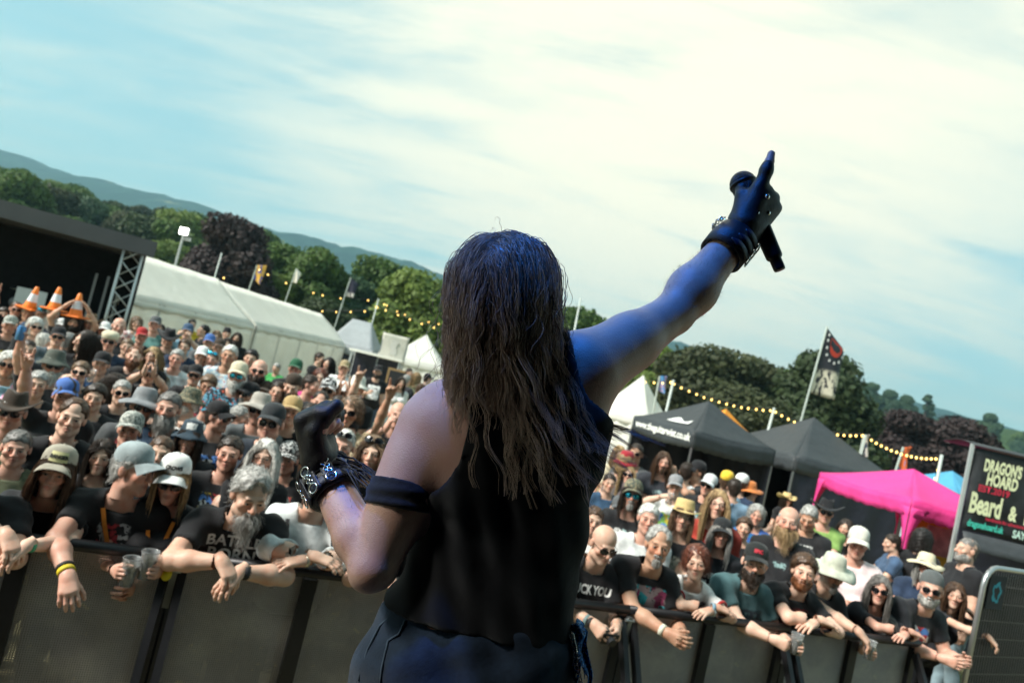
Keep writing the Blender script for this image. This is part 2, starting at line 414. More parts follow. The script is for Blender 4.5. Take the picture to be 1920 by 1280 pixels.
# ---- hand, in its own frame: wrist at origin, fingers along +Z, palm faces -Y, thumb on +X (right hand seen from the back)
FING = [(-.030, .078, .062), (-.010, .088, .080), (.011, .088, .086), (.031, .082, .076)]
CURL = {'relaxed': ([28, 32, 20], (35, 10, 20)), 'fist': ([85, 95, 60], (20, 45, 40)), 'open': ([4, 8, 6], (48, 5, 5)), 'grip': ([55, 62, 40], (30, 35, 20)), 'flat': ([14, 22, 14], (20, 5, 10)), 'horns': (None, (20, 45, 40)), 'point': (None, (20, 45, 30))}
HANDS = {}
def hand_prims(kind, fr=.0088):
    pr = [C((-.016, 0, .0), (-.028, 0, .072), .017, .0125, .02), C((0, .002, -.005), (-.009, .002, .080), .019, .013, .02), C((.006, .002, 0), (.011, .002, .080), .018, .0135, .02), C((.016, 0, .004), (.029, 0, .074), .017, .013, .02),
          C((0, 0, -.09), (0, 0, .01), .026, .023, .02)]
    curl, th = CURL[kind]; tips = []
    for i, (x, z, ln) in enumerate(FING):
        c = curl
        if kind == 'horns': c = [5, 8, 5] if i in (0, 3) else [85, 95, 60]
        if kind == 'point': c = [5, 8, 5] if i == 3 else [85, 95, 60]
        p = np.array([x, 0, z]); a = 0.0; sp = math.radians(-6 * (i - 1.5)) * (0 if kind == 'fist' else 1) * -1
        for j, fr_ in enumerate((.46, .30, .24)):
            a += math.radians(c[j]); l = ln * fr_
            q = p + l * np.array([math.sin(sp) * math.cos(a), -math.sin(a), math.cos(a) * math.cos(sp)])
            pr.append(C(tuple(p), tuple(q), fr * (1.05 - .07 * j), fr * (1.0 - .1 * j), .006)); p = q
        tips.append(p)
    o, c1, c2 = (math.radians(q) for q in th)
    p = np.array([.020, -.008, .018]); d = np.array([math.sin(o) * .9, -.35, math.cos(o)]); d /= np.linalg.norm(d)
    q = p + d * .045; pr.append(C(tuple(p), tuple(q), .0155, .0115, .014))
    d2 = d * math.cos(c1) + np.array([-.55, -.75, .1]) * math.sin(c1); q2 = q + d2 / np.linalg.norm(d2) * .032; pr.append(C(tuple(q), tuple(q2), .0112, .0100, .006))
    d3 = d2 * math.cos(c2) + np.array([-.7, -.5, .1]) * math.sin(c2); q3 = q2 + d3 / np.linalg.norm(d3) * .025; pr.append(C(tuple(q2), tuple(q3), .0100, .0085, .006))
    return pr
def hand_mesh(kind, h=.0045):
    if kind not in HANDS:
        pr = hand_prims(kind)
        V, Q = polygonise(lambda P: union(P, pr), (-.09, -.12, -.055), (.12, .05, .21), h)
        V, Q, _ = keep_faces(V, Q, V[:, 2] > -.045); HANDS[kind] = (V, Q)
    return HANDS[kind]
def frame(z, y):
    z = np.asarray(z, float); z = z / np.linalg.norm(z); y = np.asarray(y, float); y = y - z * (y @ z)
    if np.linalg.norm(y) < 1e-4: y = np.array([0, 0, 1.0]) - z * z[2]
    y /= np.linalg.norm(y); return np.stack([np.cross(y, z), y, z], 1)
# ---- whole figure
def ik(S, W, l1, l2, hint):
    d = W - S; L_ = np.linalg.norm(d); L2 = min(L_, (l1 + l2) * .995); u = d / L_; W = S + u * L2
    a = (l1 * l1 - l2 * l2 + L2 * L2) / (2 * L2); hgt = math.sqrt(max(l1 * l1 - a * a, 0)); h = np.asarray(hint, float); h = h - u * (h @ u)
    h /= max(np.linalg.norm(h), 1e-6); return S + u * a + h * hgt, W
def build_figure(pose):
    """returns dict of meshes (V,Q) in local coordinates, plus the head matrix"""
    fem = pose.get('fem', 0); fat = pose.get('fat', .3); lean = math.radians(pose.get('lean', 0)); side = math.radians(pose.get('side', 0)); tw = math.radians(pose.get('twist', 0))
    P0 = np.array([0, 0, .95]); RL = np.array(Matrix.Rotation(lean, 3, 'X') @ Matrix.Rotation(side, 3, 'Y') @ Matrix.Rotation(tw, 3, 'Z'))
    T = lambda x, y, z: tuple(P0 + RL @ (np.array([x, y, z]) - P0))
    sw = .150 if fem else .176
    torso = [C(T(-.07, 0, .95), T(.07, 0, .95), .112 + .03 * fat, None, .06), C(T(-.055, -.005, 1.08), T(.055, -.005, 1.08), .105 + .035 * fat - .012 * fem, None, .07), C(T(-.075, 0, 1.24), T(.075, 0, 1.24), .118 + .02 * fat - .016 * fem, None, .07),
             C(T(-sw * .72, .012, 1.375), T(sw * .72, .012, 1.375), .066, None, .06), C(T(0, .022, 1.47), T(-sw * .85, .012, 1.405), .050, .052, .04), C(T(0, .022, 1.47), T(sw * .85, .012, 1.405), .050, .052, .04)]
    if fat > .35: torso.append(E(T(0, -.055, 1.06), (.145 + .03 * fat, .115 + .06 * fat, .15), .08))
    if fem: torso += [E(T(-.072, -.095, 1.255), (.066, .062, .066), .035), E(T(.072, -.095, 1.255), (.066, .062, .066), .035)]
    neck = [C(T(0, .025, 1.43), T(0, .018, 1.52), .060 if not fem else .050, .057 if not fem else .048, .03)]
    Hc = np.array(T(0, .0, 1.52)); hp = pose.get('hpitch', 0); HR = rotm(math.radians(pose.get('hyaw', 0)), lean * .12 + math.radians(hp), math.radians(pose.get('hroll', 0)) + side * .3)
    hs = pose.get('hscale', 1.0); Hpos = Hc + RL @ np.array([0, .003, 0]) + HR @ np.array([0, -.018, .125])
    neck.append(C(T(0, .02, 1.47), tuple(Hpos + HR @ np.array([0, .026, -.11])), .058 if not fem else .049, .056 if not fem else .048, .03))
    arms = {}; wr = {}; uarm = {}
    for s, nm in ((1, 'L'), (-1, 'R')):
        S = np.array(T(s * sw, .012, 1.392)); W = np.array(pose['w' + nm], float); hint = pose.get('e' + nm, (s * .6, .5, -.8))
        El, W = ik(S, W, .285, .255, hint); thick = 1 + .25 * fat - .22 * fem
        uarm[nm] = (S, El); arms[nm] = [C(tuple(S), tuple(S + (El - S) * .12), .055 * thick, .054 * thick, .04), C(tuple(S), tuple(El), .050 * thick, .040 * thick, .03), C(tuple(El), tuple(El + (W - El) * .35), .040 * thick, .043 * thick, .02), C(tuple(El + (W - El) * .35), tuple(W), .043 * thick, .027 * thick, .02)]
        wr[nm] = (W, W - El)
    lw = pose.get('legw', .10)
    legs = []
    for s in (1, -1):
        legs += [C((s * .085, 0, .92), (s * lw, -.015, .49), .092 + .02 * fat, .058, .03), C((s * lw, -.015, .49), (s * (lw + .008), .035, .30), .055, .054, .03), C((s * (lw + .008), .03, .30), (s * (lw + .012), .03, .08), .052, .038, .02)]
    feet = [q for s in (1, -1) for q in (C((s * (lw + .012), .045, .045), (s * (lw + .03), -.12, .040), .044, .038, .02), C((s * (lw + .03), -.12, .038), (s * (lw + .035), -.165, .032), .038, .030, .02))]
    allp = torso + legs + feet + neck + arms['L'] + arms['R']
    h = pose.get('h', .0125)
    pts = np.array([p[1] for p in allp if p[0] == 'c'] + [p[2] for p in allp if p[0] == 'c']); lo = pts.min(0) - .2; hi = pts.max(0) + .2; lo[2] = -.03
    res = {}
    zc = Hpos + HR @ np.array([0, .028, -.150]); up = HR @ np.array([0, 0, 1.0])
    V, Q = polygonise(lambda P: union(P, allp), lo, hi, h)
    m = ((V - zc) @ up < h * .6) | (np.linalg.norm(V - Hpos, axis=1) > .24)
    for nm in 'LR':
        W, d = wr[nm]; d = d / np.linalg.norm(d); tt = (V - W) @ d; m &= ~((tt > -.030) & (np.linalg.norm(V - W, axis=1) < .09))
    V, Q, _ = keep_faces(V, Q, m)
    Vs = [V]; Qs = [Q]; Ts = [np.zeros((len(V), 3), np.float32)]; n = len(V)
    def addm(V2, Q2, t2=None):
        nonlocal n
        Vs.append(V2.astype(np.float32)); Qs.append(Q2 + n); Ts.append(np.zeros((len(V2), 3), np.float32) if t2 is None else t2); n += len(V2)
    hv, hq, ht = head_mesh(pose.get('head', 'm1'), HV[pose.get('head', 'm1')])
    addm((hv * hs) @ HR.T + Hpos, hq, ht)
    hframes = {}
    for s, nm in ((1, 'L'), (-1, 'R')):
        W, d = wr[nm]; kind = pose.get('h' + nm, 'relaxed'); pn = pose.get('p' + nm, (-s * .8, .3, 0))   # palm normal direction
        hd = pose.get('d' + nm); d = np.asarray(hd, float) if hd is not None else d
        fr = frame(d, -np.asarray(pn, float)); hv, hq = hand_mesh(kind); hv = hv.copy()
        if nm == 'R': pass
        else: hv[:, 0] *= -1; hq = hq[:, ::-1]
        hsz = .93 if fem else 1.04
        addm((hv * hsz) @ fr.T + W, hq, None); hframes[nm] = (W, fr)
    res['body'] = (np.concatenate(Vs), np.concatenate(Qs), np.concatenate(Ts))
    # clothes
    sl = pose.get('sleeve', .62); so = pose.get('loose', .014); rs = pose.get('seed', 0)
    sp = torso + [q for nm in 'LR' for q in (arms[nm][:2] if sl <= 1 else arms[nm])]
    if sl <= 0: sp = torso
    nb = np.array(T(0, .01, 1.475)); nup = RL @ np.array([0, .28, .96]); vneck = pose.get('neckr', .082)
    hemP = np.array(T(0, 0, pose.get('hem', .84))); hemN = RL @ np.array([0, 0, 1.0])
    def fshirt(P):
        d = union(P, sp)
        q = P @ RL; fold = .0035 * np.sin(38 * q[:, 2] + 14 * q[:, 0] + rs + 3 * np.sin(11 * q[:, 0] + rs)) + .003 * np.sin(55 * q[:, 0] + 25 * q[:, 2] + 2 * rs) + .0025 * np.sin(70 * q[:, 1] - 30 * q[:, 2])
        d = d - so - fold - .022 * np.clip((1.05 - P[:, 2]) / .25, 0, 1)
        d = smax(d, -((P - hemP) @ hemN), .006)
        if 0 < sl <= 1:
            for nm in 'LR':
                S, El = uarm[nm]; u = El - S; L_ = np.linalg.norm(u); u = u / L_; t = (P - S) @ u
                near = np.linalg.norm(P - (S + np.clip(t, 0, L_)[:, None] * u), axis=1) < .12
                d = np.where(near & (t > .1), np.maximum(d, t - sl * L_), d)
        elif sl > 1:
            for nm in 'LR':
                W, u = wr[nm]; u = u / np.linalg.norm(u); t = (P - W) @ u; lim = (sl - 2) * .255
                d = np.where((np.linalg.norm(P - W, axis=1) < .30) & (t > lim - .05), np.maximum(d, np.where(np.linalg.norm(P - (W + np.clip(t, -.3, .1)[:, None] * u), axis=1) < .1, t - lim, -1)), d)
        else:
            for s in (1, -1): d = smax(d, .055 - np.linalg.norm(P - np.array(T(s * (sw + .02), .012, 1.40)), axis=1), .01)
        q2 = P - nb; ax = q2 @ nup; rad = np.sqrt(np.maximum((q2 * q2).sum(1) - ax * ax, 0))
        d = np.where(ax > -.06, smax(d, vneck - rad, .006), d)
        return smax(d, ax - .03, .006)
    res['shirt'] = polygonise(fshirt, lo, hi, h)
    cuff = pose.get('cuff', .07); tp = torso[:1] + [C((-.085, 0, .90), (.085, 0, .90), .105 + .02 * fat, None, .05)] + legs
    def ftr(P):
        d = union(P, tp) - .009 - .0025 * np.sin(47 * P[:, 2] + 20 * P[:, 0] + 3 * np.sin(13 * P[:, 1] + 9 * P[:, 2]) + rs) - .012 * np.clip((.45 - P[:, 2]) / .4, 0, 1)
        return smax(smax(d, cuff - P[:, 2], .004), P[:, 2] - .99, .004)
    res['trousers'] = polygonise(ftr, (-.35, -.3, -.02), (.35, .3, 1.05), max(h, .016))
    res['shoes'] = polygonise(lambda P: smax(union(P, feet + [C((s * (lw + .012), .04, .12), (s * (lw + .012), .045, .05), .045, .048, .02) for s in (1, -1)]) - .008, -P[:, 2] + .002, .01), (-.3, -.3, -.02), (.3, .2, .2), .016)
    Mh = Matrix.Identity(4)
    for i in range(3):
        for j in range(3): Mh[i][j] = float(HR[i][j]) * hs
        Mh[i][3] = float(Hpos[i])
    res['headM'] = Mh; res['hands'] = hframes; res['uarm'] = uarm; res['wr'] = wr; res['T'] = T; res['zhead'] = float(Hpos[2]); res['yhead'] = float(Hpos[1]); res['xhead'] = float(Hpos[0])
    return res
# ------------------------------------------------------------------ hair, hats, glasses in the head frame
def wob(P, a, f=1.0, s=0.0):
    x, y, z = P[:, 0] * f, P[:, 1] * f, P[:, 2] * f
    return a * (np.sin(95 * x + 40 * np.sin(17 * z + s)) * .5 + np.sin(80 * y + 30 * z + s) * .35 + np.sin(140 * z + 60 * x + 2 * s) * .25)
CR_PR = [E((0, .016, .035), (.079, .098, .089), .02), C((0, .045, -.03), (0, .05, -.09), .058, .05, .03)]
_ACC = {}
def acc(key, fn):
    if key not in _ACC: _ACC[key] = fn()
    return _ACC[key]
def sdf_acc(key, f, lo, hi, h=.006, fuzz=0, flen=.025, fdir=(0, .5, -.6), fr=.0011, zmax=1.0):
    def mk():
        V, Q = polygonise(f, lo, hi, h, .015)
        if fuzz:
            r = np.random.default_rng(len(V)); c = V.mean(0); e = .004
            ok = np.nonzero(V[:, 2] < zmax)[0]; p = V[r.choice(ok, fuzz)].astype(float); p32 = p.astype(np.float32)
            g = np.stack([f(p32 + np.eye(3, dtype=np.float32)[i] * e) - f(p32 - np.eye(3, dtype=np.float32)[i] * e) for i in range(3)], 1); g /= np.linalg.norm(g, axis=1, keepdims=True) + 1e-6
            d = np.array(fdir) + r.normal(size=(fuzz, 3)) * .35; d -= g * (d * g).sum(1, keepdims=True) * .8; d /= np.linalg.norm(d, axis=1, keepdims=True); L_ = flen * r.uniform(.5, 1.2, (fuzz, 1)); k = r.uniform(.1, .55, (fuzz, 1))
            S = np.stack([p - g * .002, p + (d + g * k) * L_ * .4, p + (d + g * k * .6) * L_ * .75 , p + d * L_ + np.array([0, 0, -.25]) * L_], 1)
            v2, q2 = strand_mesh(S, fr, .3); Q = np.concatenate([Q, q2 + len(V)]); V = np.concatenate([V, v2])
        return mesh_np(key, V, Q)
    return acc(key, mk)
def strand_mesh(S, r0, taper=.35, seg=3):
    n, m, _ = S.shape; d = np.gradient(S, axis=1); d /= np.linalg.norm(d, axis=2, keepdims=True) + 1e-9
    x = np.cross(d, np.array([.31, .87, .38])); x /= np.linalg.norm(x, axis=2, keepdims=True) + 1e-9; y = np.cross(d, x)
    r = (np.asarray(r0).reshape(-1, 1) * np.ones((n, m))) * (1 - (1 - taper) * np.linspace(0, 1, m) ** 2)
    V = np.stack([S + (x * math.cos(2 * math.pi * k / seg) + y * math.sin(2 * math.pi * k / seg)) * r[:, :, None] for k in range(seg)], 2)
    i = (np.arange(n)[:, None, None] * m + np.arange(m - 1)[None, :, None]) * seg; k = np.arange(seg)[None, None, :]; k2 = (k + 1) % seg
    F = np.stack([i + k, i + k2, i + seg + k2, i + seg + k], -1).reshape(-1, 4)
    return V.reshape(-1, 3), F
LO, HI = (-.2, -.2, -.36), (.2, .24, .22)
def hair_short(rec=0.0, vol=.006, cutb=-.085):
    k = f'hair_short{rec}{vol}{cutb}'
    def f(P):
        d = union(P, CR_PR) - vol - wob(P, .0035) - wob(P, .0018, 2.3, 1.0)
        x, y, z = P[:, 0], P[:, 1], P[:, 2]
        cut = np.maximum((-.006 - (y + z) + .006 * np.sin(130 * x)) * .707 + .25 * np.clip(np.abs(x) - .05, 0, 1), cutb - z)
        if rec: cut = smax(cut, rec + .012 - np.sqrt((x / .95) ** 2 + (y + .112) ** 2 + (z - .088) ** 2), .01)
        return smax(d, cut, .01)
    return sdf_acc(k, f, LO, HI, .006, 900, .022 + vol, (0, .7, -.45))
def hair_ring():
    def f(P):
        d = union(P, CR_PR) - .004 - wob(P, .002); x, y, z = P[:, 0], P[:, 1], P[:, 2]
        return smax(smax(d, (-.0 - (y + z)) * .707, .008), z - .055, .01)
    return sdf_acc('hair_ring', f, LO, HI)
def hair_bob(big=1.0, low=-.13):
    def f(P):
        d = smin(ell_d(P, (0, .03, .03), (.098 * big, .112 * big, .105 * big)), ell_d(P, (0, .045, low * .5), (.095 * big, .085 * big, abs(low) * .8)), .05) - wob(P, .006, 1.0)
        d = smax(d, -ell_d(P, (0, -.095, -.045), (.064, .095, .112)), .015)
        return smax(d, low - P[:, 2], .02)
    return sdf_acc(f'hair_bob{big}{low}', f, LO, HI, .006, 1100, .05, (0, .15, -1.0))
def beard(kind):
    hf = head_f(HV['m1'])
    def f(P):
        d = hf(P) - .0085 - wob(P, .0025, 1.4); x, y, z = P[:, 0], P[:, 1], P[:, 2]
        if kind in ('goatee', 'tail'): reg = np.minimum(ell_d(P, (0, -.085, -.098), (.028, .045, .030)), ell_d(P, (0, -.095, -.052), (.030, .03, .008)))
        else: reg = np.maximum(ell_d(P, (0, -.035, -.085), (.085, .085, .060)), z + .046 + .9 * np.clip(-y - .06, 0, 1) * (np.abs(x) > .02) - .42 * np.clip(np.abs(x) - .035, 0, 1) )
        d = smax(d, reg, .008)
        if kind in ('long', 'tail'): d = smin(d, cap_d(P, (0, -.068, -.105), (.006, -.088, -.180), .034, .010) - wob(P, .007, .7), .03)
        if kind == 'full': d = smin(d, cap_d(P, (0, -.055, -.102), (0, -.075, -.140), .046, .030) - wob(P, .005, .8), .03)
        return smax(d, -ell_d(P, (0, -.105, -.068), (.020, .03, .0055)), .004)
    return sdf_acc('beard' + kind, f, (-.12, -.16, -.26), (.12, .06, 0), .005, 700, {'long': .075, 'full': .035, 'tail': .07}.get(kind, .014), (0, -.25, -1.0), .0012)
def grow(rng, n, length, m=14, wave=.010, part=0.0, spread=1.0, colliders=(), face=True, zend=None):
    cc, cr = np.array([0, .016, .035]), np.array([.081, .100, .091])
    u = rng.normal(size=(n * 6, 3)); u /= np.linalg.norm(u, axis=1, keepdims=True); p = cc + u * cr
    ok = (p[:, 1] + p[:, 2] > -.005) & (p[:, 2] > -.03) if face else (p[:, 2] > -.05)
    p = p[ok][:n]; n = len(p); P = [p.copy()]; u = (p - cc) / cr
    d = np.stack([np.sign(p[:, 0] - part) * .55 * (1 - .8 * np.abs(u[:, 0])), .15 + .5 * u[:, 1], np.full(n, -.25)], 1); d += rng.normal(size=(n, 3)) * .12
    L_ = length * rng.uniform(.72, 1.05, n)
    if zend is not None: L_ = np.maximum(.05, (p[:, 2] - zend) * rng.uniform(.8, 1.12, n) + .05 * np.maximum(0, u[:, 2]))
    st = (L_ / m)[:, None]; ph = rng.uniform(0, 6.28, (n, 2)); lift = rng.uniform(1.0, 1.07, (n, 1))
    for i in range(m):
        f = .3 + .1 * i; d = d * (1 - f) + np.array([0, 0.03, -1.0]) * f if i < 8 else d * .4 + np.array([0, .0, -1.0]) * .6
        d = d + wave * 22 * np.stack([np.sin(ph[:, 0] + i * 1.15), np.cos(ph[:, 1] + i * .95), 0 * ph[:, 0]], 1) * min(1, i / 4)
        d /= np.linalg.norm(d, axis=1, keepdims=True); p = p + d * st
        q = (p - cc) / (cr * lift); r = np.linalg.norm(q, axis=1, keepdims=True); p = np.where(r < 1, cc + q / np.maximum(r, 1e-6) * cr * lift, p)
        if face:
            inf = (p[:, 1] < .0) & (np.abs(p[:, 0]) < .074) & (p[:, 2] < .055); p[:, 0] = np.where(inf, np.where(p[:, 0] >= part, .074, -.074) * spread + .008 * np.sin(ph[:, 0]), p[:, 0])
        for c, rr in colliders:
            q = (p - np.array(c)) / np.array(rr); r = np.linalg.norm(q, axis=1, keepdims=True); p = np.where(r < 1, np.array(c) + q / np.maximum(r, 1e-6) * np.array(rr), p)
        P.append(p.copy())
    return np.stack(P, 1)
def hair_long(length=.42, wave=.006, n=1500, seed=1, r=.0019, spread=1.0):
    key = f'hair_long{length}{wave}{seed}{spread}'
    def mk():
        S = grow(np.random.default_rng(seed), n, length, 11, wave, 0.005, spread, (((0, .06, -.31), (.24, .105, .13)), ((0, .03, -.1), (.062, .062, .12))))
        V, F = strand_mesh(S, r)
        hs = hair_short(0.0, .004, -.075); v0 = np.zeros(len(hs.vertices) * 3, np.float32); hs.vertices.foreach_get('co', v0)
        f0 = np.zeros(len(hs.polygons) * 4, np.int32); hs.polygons.foreach_get('vertices', f0)
        return mesh_np(key, np.concatenate([V, v0.reshape(-1, 3)]), np.concatenate([F, f0.reshape(-1, 4) + len(V)]))
    return acc(key, mk)
def ey(p, r): return p
def hat_mesh(kind):
    def mk():
        b = MB(); o = (0, .012, 0)
        if kind in ('cap', 'capback'):
            s = 1 if kind == 'cap' else -1
            prof = [(.0955, .030), (.097, .045), (.096, .068), (.088, .100), (.067, .124), (.038, .137), (.010, .141), (.0, .141)]
            b.lathe(prof, 24, .90, 1.06, o); b.tube([(0, .012, .139), (0, .012, .146)], .008, 8)
            b.grid(lambda u, v: (math.sin((u - .5) * 2.5) * (.086 + .012 * v), s * (-.012 - math.cos((u - .5) * 2.2) * (.085 + .075 * v)) + (.0 if s > 0 else .02), .042 - .020 * v - .045 * (2 * u - 1) ** 2 * (.35 + .65 * v)), 14, 5)
            b.grid(lambda u, v: (math.sin((u - .5) * 2.5) * (.086 + .0125 * v), s * (-.012 - math.cos((u - .5) * 2.2) * (.085 + .0755 * v)) + (.0 if s > 0 else .02), .038 - .020 * v - .045 * (2 * u - 1) ** 2 * (.35 + .65 * v)), 14, 5)
        elif kind == 'bucket':
            b.lathe([(0, .142), (.055, .140), (.078, .128), (.090, .080), (.099, .045), (.104, .038), (.130, .012), (.152, -.004), (.150, -.008), (.125, .006), (.098, .034)], 28, .92, 1.05, o, lambda p, r: (p[0], p[1], p[2] + .006 * math.sin(5 * math.atan2(p[1], p[0])) * max(0, (r - .1) / .05)))
        elif kind == 'sunhat':
            b.lathe([(0, .140), (.050, .142), (.080, .128), (.092, .080), (.098, .046), (.103, .040), (.145, .034), (.192, .018), (.190, .013), (.143, .029), (.098, .034)], 30, .92, 1.05, o, lambda p, r: (p[0], p[1], p[2] + (.016 * math.sin(3 * math.atan2(p[1], p[0]) + 1) - .02 * abs(math.sin(math.atan2(p[1], p[0])))) * max(0, (r - .1) / .09)))
        elif kind == 'cowboy':
            b.lathe([(0, .135), (.045, .150), (.072, .150), (.084, .115), (.093, .060), (.097, .042), (.102, .038), (.150, .036), (.205, .040), (.204, .034), (.150, .030), (.097, .034)], 30, .88, 1.08, o, lambda p, r: (p[0], p[1], p[2] + (.075 * (p[0] / .19) ** 2 - .03 * (p[1] / .2) ** 2 * (1 if p[1] < 0 else .3) if r > .1 else (-.02 * math.exp(-(p[0] / .03) ** 2) if p[2] > .13 else 0))))
        elif kind == 'straw':
            b.lathe([(0, .138), (.060, .140), (.080, .134), (.086, .105), (.094, .050), (.097, .042), (.102, .040), (.135, .030), (.160, .030), (.159, .025), (.134, .025), (.097, .034)], 28, .92, 1.06, o, lambda p, r: (p[0], p[1], p[2] + .03 * (p[0] / .15) ** 2 * (r > .11)))
        elif kind == 'beanie':
            b.lathe([(.0905, .022), (.096, .024), (.099, .040), (.0955, .060), (.093, .062), (.094, .080), (.086, .108), (.062, .135), (.03, .147), (0, .150)], 24, .90, 1.07, o)
        elif kind == 'flatcap':
            b.lathe([(.1, .030), (.108, .055), (.112, .080), (.085, .112), (.045, .126), (0, .130)], 24, .92, 1.06, (0, .0, 0), lambda p, r: (p[0], p[1] - .014, p[2] - .16 * max(0, -p[1]) * .8 + .05 * max(0, p[1])))
        elif kind == 'bandana':
            b.lathe([(.0905, .010), (.094, .030), (.094, .070), (.086, .104), (.062, .130), (.03, .142), (0, .145)], 24, .88, 1.06, o, lambda p, r: (p[0], p[1], p[2] + .25 * max(0, -p[1]) * (p[2] < .05)))
            b.tube([(0, .11, .02), (.03, .15, -.03), (.02, .16, -.09)], [.012, .014, .006], 6); b.tube([(0, .11, .02), (-.02, .15, -.04), (-.03, .15, -.08)], [.012, .014, .006], 6)
        elif kind == 'visor':
            b.lathe([(.0995, .030), (.1015, .034), (.1015, .062), (.0995, .066)], 24, .90, 1.06, o)
            b.grid(lambda u, v: (math.sin((u - .5) * 2.5) * (.086 + .012 * v), -.012 - math.cos((u - .5) * 2.2) * (.085 + .07 * v), .042 - .020 * v - .045 * (2 * u - 1) ** 2 * (.35 + .65 * v)), 14, 5)
        me = b.mesh('hat_' + kind, True); return me
    return acc('hat' + kind, mk)
def glasses_mesh(kind):
    def mk():
        b = MB(); dark = kind == 'sun'
        for s in (-1, 1):
            rx, rz = (.0265, .0205) if dark else (.024, .018)
            pts = []
            for k in range(16):
                a = 2 * math.pi * k / 16; q = 2.6
                cx_, sz = math.copysign(abs(math.cos(a)) ** (2 / q), math.cos(a)) * rx, math.copysign(abs(math.sin(a)) ** (2 / q), math.sin(a)) * rz
                x = s * .034 + cx_; pts.append((x, -.106 + 5.0 * x * x, sz - .001))
            if dark:
                c = (s * .034, -.108 + 5.0 * .034 ** 2 - .003, 0)
                b.add([c] + pts, [(0, 1 + k, 1 + (k + 1) % 16) for k in range(16)])
            b.tube(pts + [pts[0]], .0022 if dark else .0014, 5, False)
            b.tube([(s * .060, -.090, .008), (s * .078, -.06, .008), (s * .084, .0, .006), (s * .084, .03, -.006)], .0022 if dark else .0014, 5)
        b.tube([(-.010, -.106, .004), (0, -.109, .006), (.010, -.106, .004)], .0022, 5)
        return b.mesh('glasses', True)
    return acc('glasses' + kind, mk)
LENSM = {'sun': lambda: glossy((.006, .006, .008), .08), 'blue': lambda: glossy((.05, .45, .62), .05, .9), 'glass': lambda: glossy((.03, .025, .02), .3)}
HC = {'black': (.014, .011, .010), 'dark': (.030, .019, .013), 'brown': (.075, .040, .022), 'auburn': (.12, .035, .018), 'red': (.16, .06, .025), 'blond': (.36, .24, .12), 'grey': (.34, .33, .31), 'white': (.60, .58, .54), 'dkgrey': (.15, .14, .13), 'ltbrown': (.16, .10, .06)}
HAIR = {'short': lambda: hair_short(), 'receding': lambda: hair_short(.055), 'crop': lambda: hair_short(0.0, .002), 'thick': lambda: hair_short(0.0, .016, -.09), 'ring': hair_ring, 'thickrec': lambda: hair_short(.045, .020, -.125), 'bob': lambda: hair_bob(), 'pixie': lambda: hair_bob(.98, -.075), 'curly': lambda: hair_bob(1.18, -.16),
        'long': lambda: hair_long(), 'longw': lambda: hair_long(.46, .012, 1600, 3, .0019, 1.12), 'longs': lambda: hair_long(.30, .006, 1300, 5), 'longx': lambda: hair_long(.55, .005, 1400, 7, .0019)}
SK = {'l': (.70, .47, .36), 'm': (.60, .40, .30), 'r': (.60, .36, .275), 't': (.52, .31, .21), 'd': (.36, .20, .13)}
BOD = {}
def eye_mesh():
    def mk():
        b = MB(); b.lathe([(.0122 * math.sin(a), -.0122 * math.cos(a)) for a in np.linspace(0.02, 3.12, 11)], 14); me = b.mesh('eye', True)
        for v in me.vertices: v.co = (v.co.x, v.co.z, v.co.y)
        me.flip_normals(); me.materials.append(None); me.materials.append(None)
        for p in me.polygons: p.material_index = 1 if p.center.y < -.0102 else 0
        return me
    return acc('eye', mk)
EYEW = plain((.62, .60, .57), .25, 0, .05); EYEI = plain((.030, .028, .026), .15, 0, .1)
def figure(key, pose):
    if key not in BOD:
        r = build_figure(pose); r['me'] = {k: mesh_np(k, *r[k][:2], tint=r[k][2] if k == 'body' else None) for k in ('body', 'shirt', 'trousers', 'shoes')}; BOD[key] = r
    return BOD[key]
def person(fig, loc, rz, scale=1.0, skin='m', shirt=None, trousers=None, shoes=None, hair=None, hcol='brown', hat=None, hatm=None, glasses=None, gpos=0, bd=None, bcol=None, label='', group=None, eyes=False):
    o = empty('person', loc, rz); o.scale = (scale,) * 3
    tag(o, label, 'person', group)
    link('body', fig['me']['body'], skin_mat(SK[skin]), o)
    link('shirt', fig['me']['shirt'], shirt, o); link('trousers', fig['me']['trousers'], trousers or cloth((.02, .022, .03)), o); link('shoes', fig['me']['shoes'], shoes or cloth((.02, .02, .02)), o)
    H = fig['headM']
    if hair: link('hair', HAIR[hair](), hair_mat(HC[hcol]), o, mw=H)
    if eyes and glasses in (None, 'glass') or (eyes and gpos):
        for sx in (-1, 1): link('eye', eye_mesh(), [EYEW, EYEI], o, mw=H @ Matrix.Translation((sx * .033, -.0772, -.001)))
    if bd: link('beard', beard(bd), hair_mat(HC[bcol or hcol]), o, mw=H)
    if hat: link('hat', hat_mesh(hat), hatm, o, mw=H @ (Matrix.Translation((0, .004, .010)) @ Matrix.Rotation(-.10, 4, 'X')))
    if glasses: link('sunglasses' if glasses != 'glass' else 'glasses', glasses_mesh('sun' if glasses != 'glass' else 'glass'), LENSM[glasses](), o, mw=H @ (Matrix.Translation((0, .012, .062)) @ Matrix.Rotation(-.35, 4, 'X') if gpos else Matrix.Identity(4)))
    return o
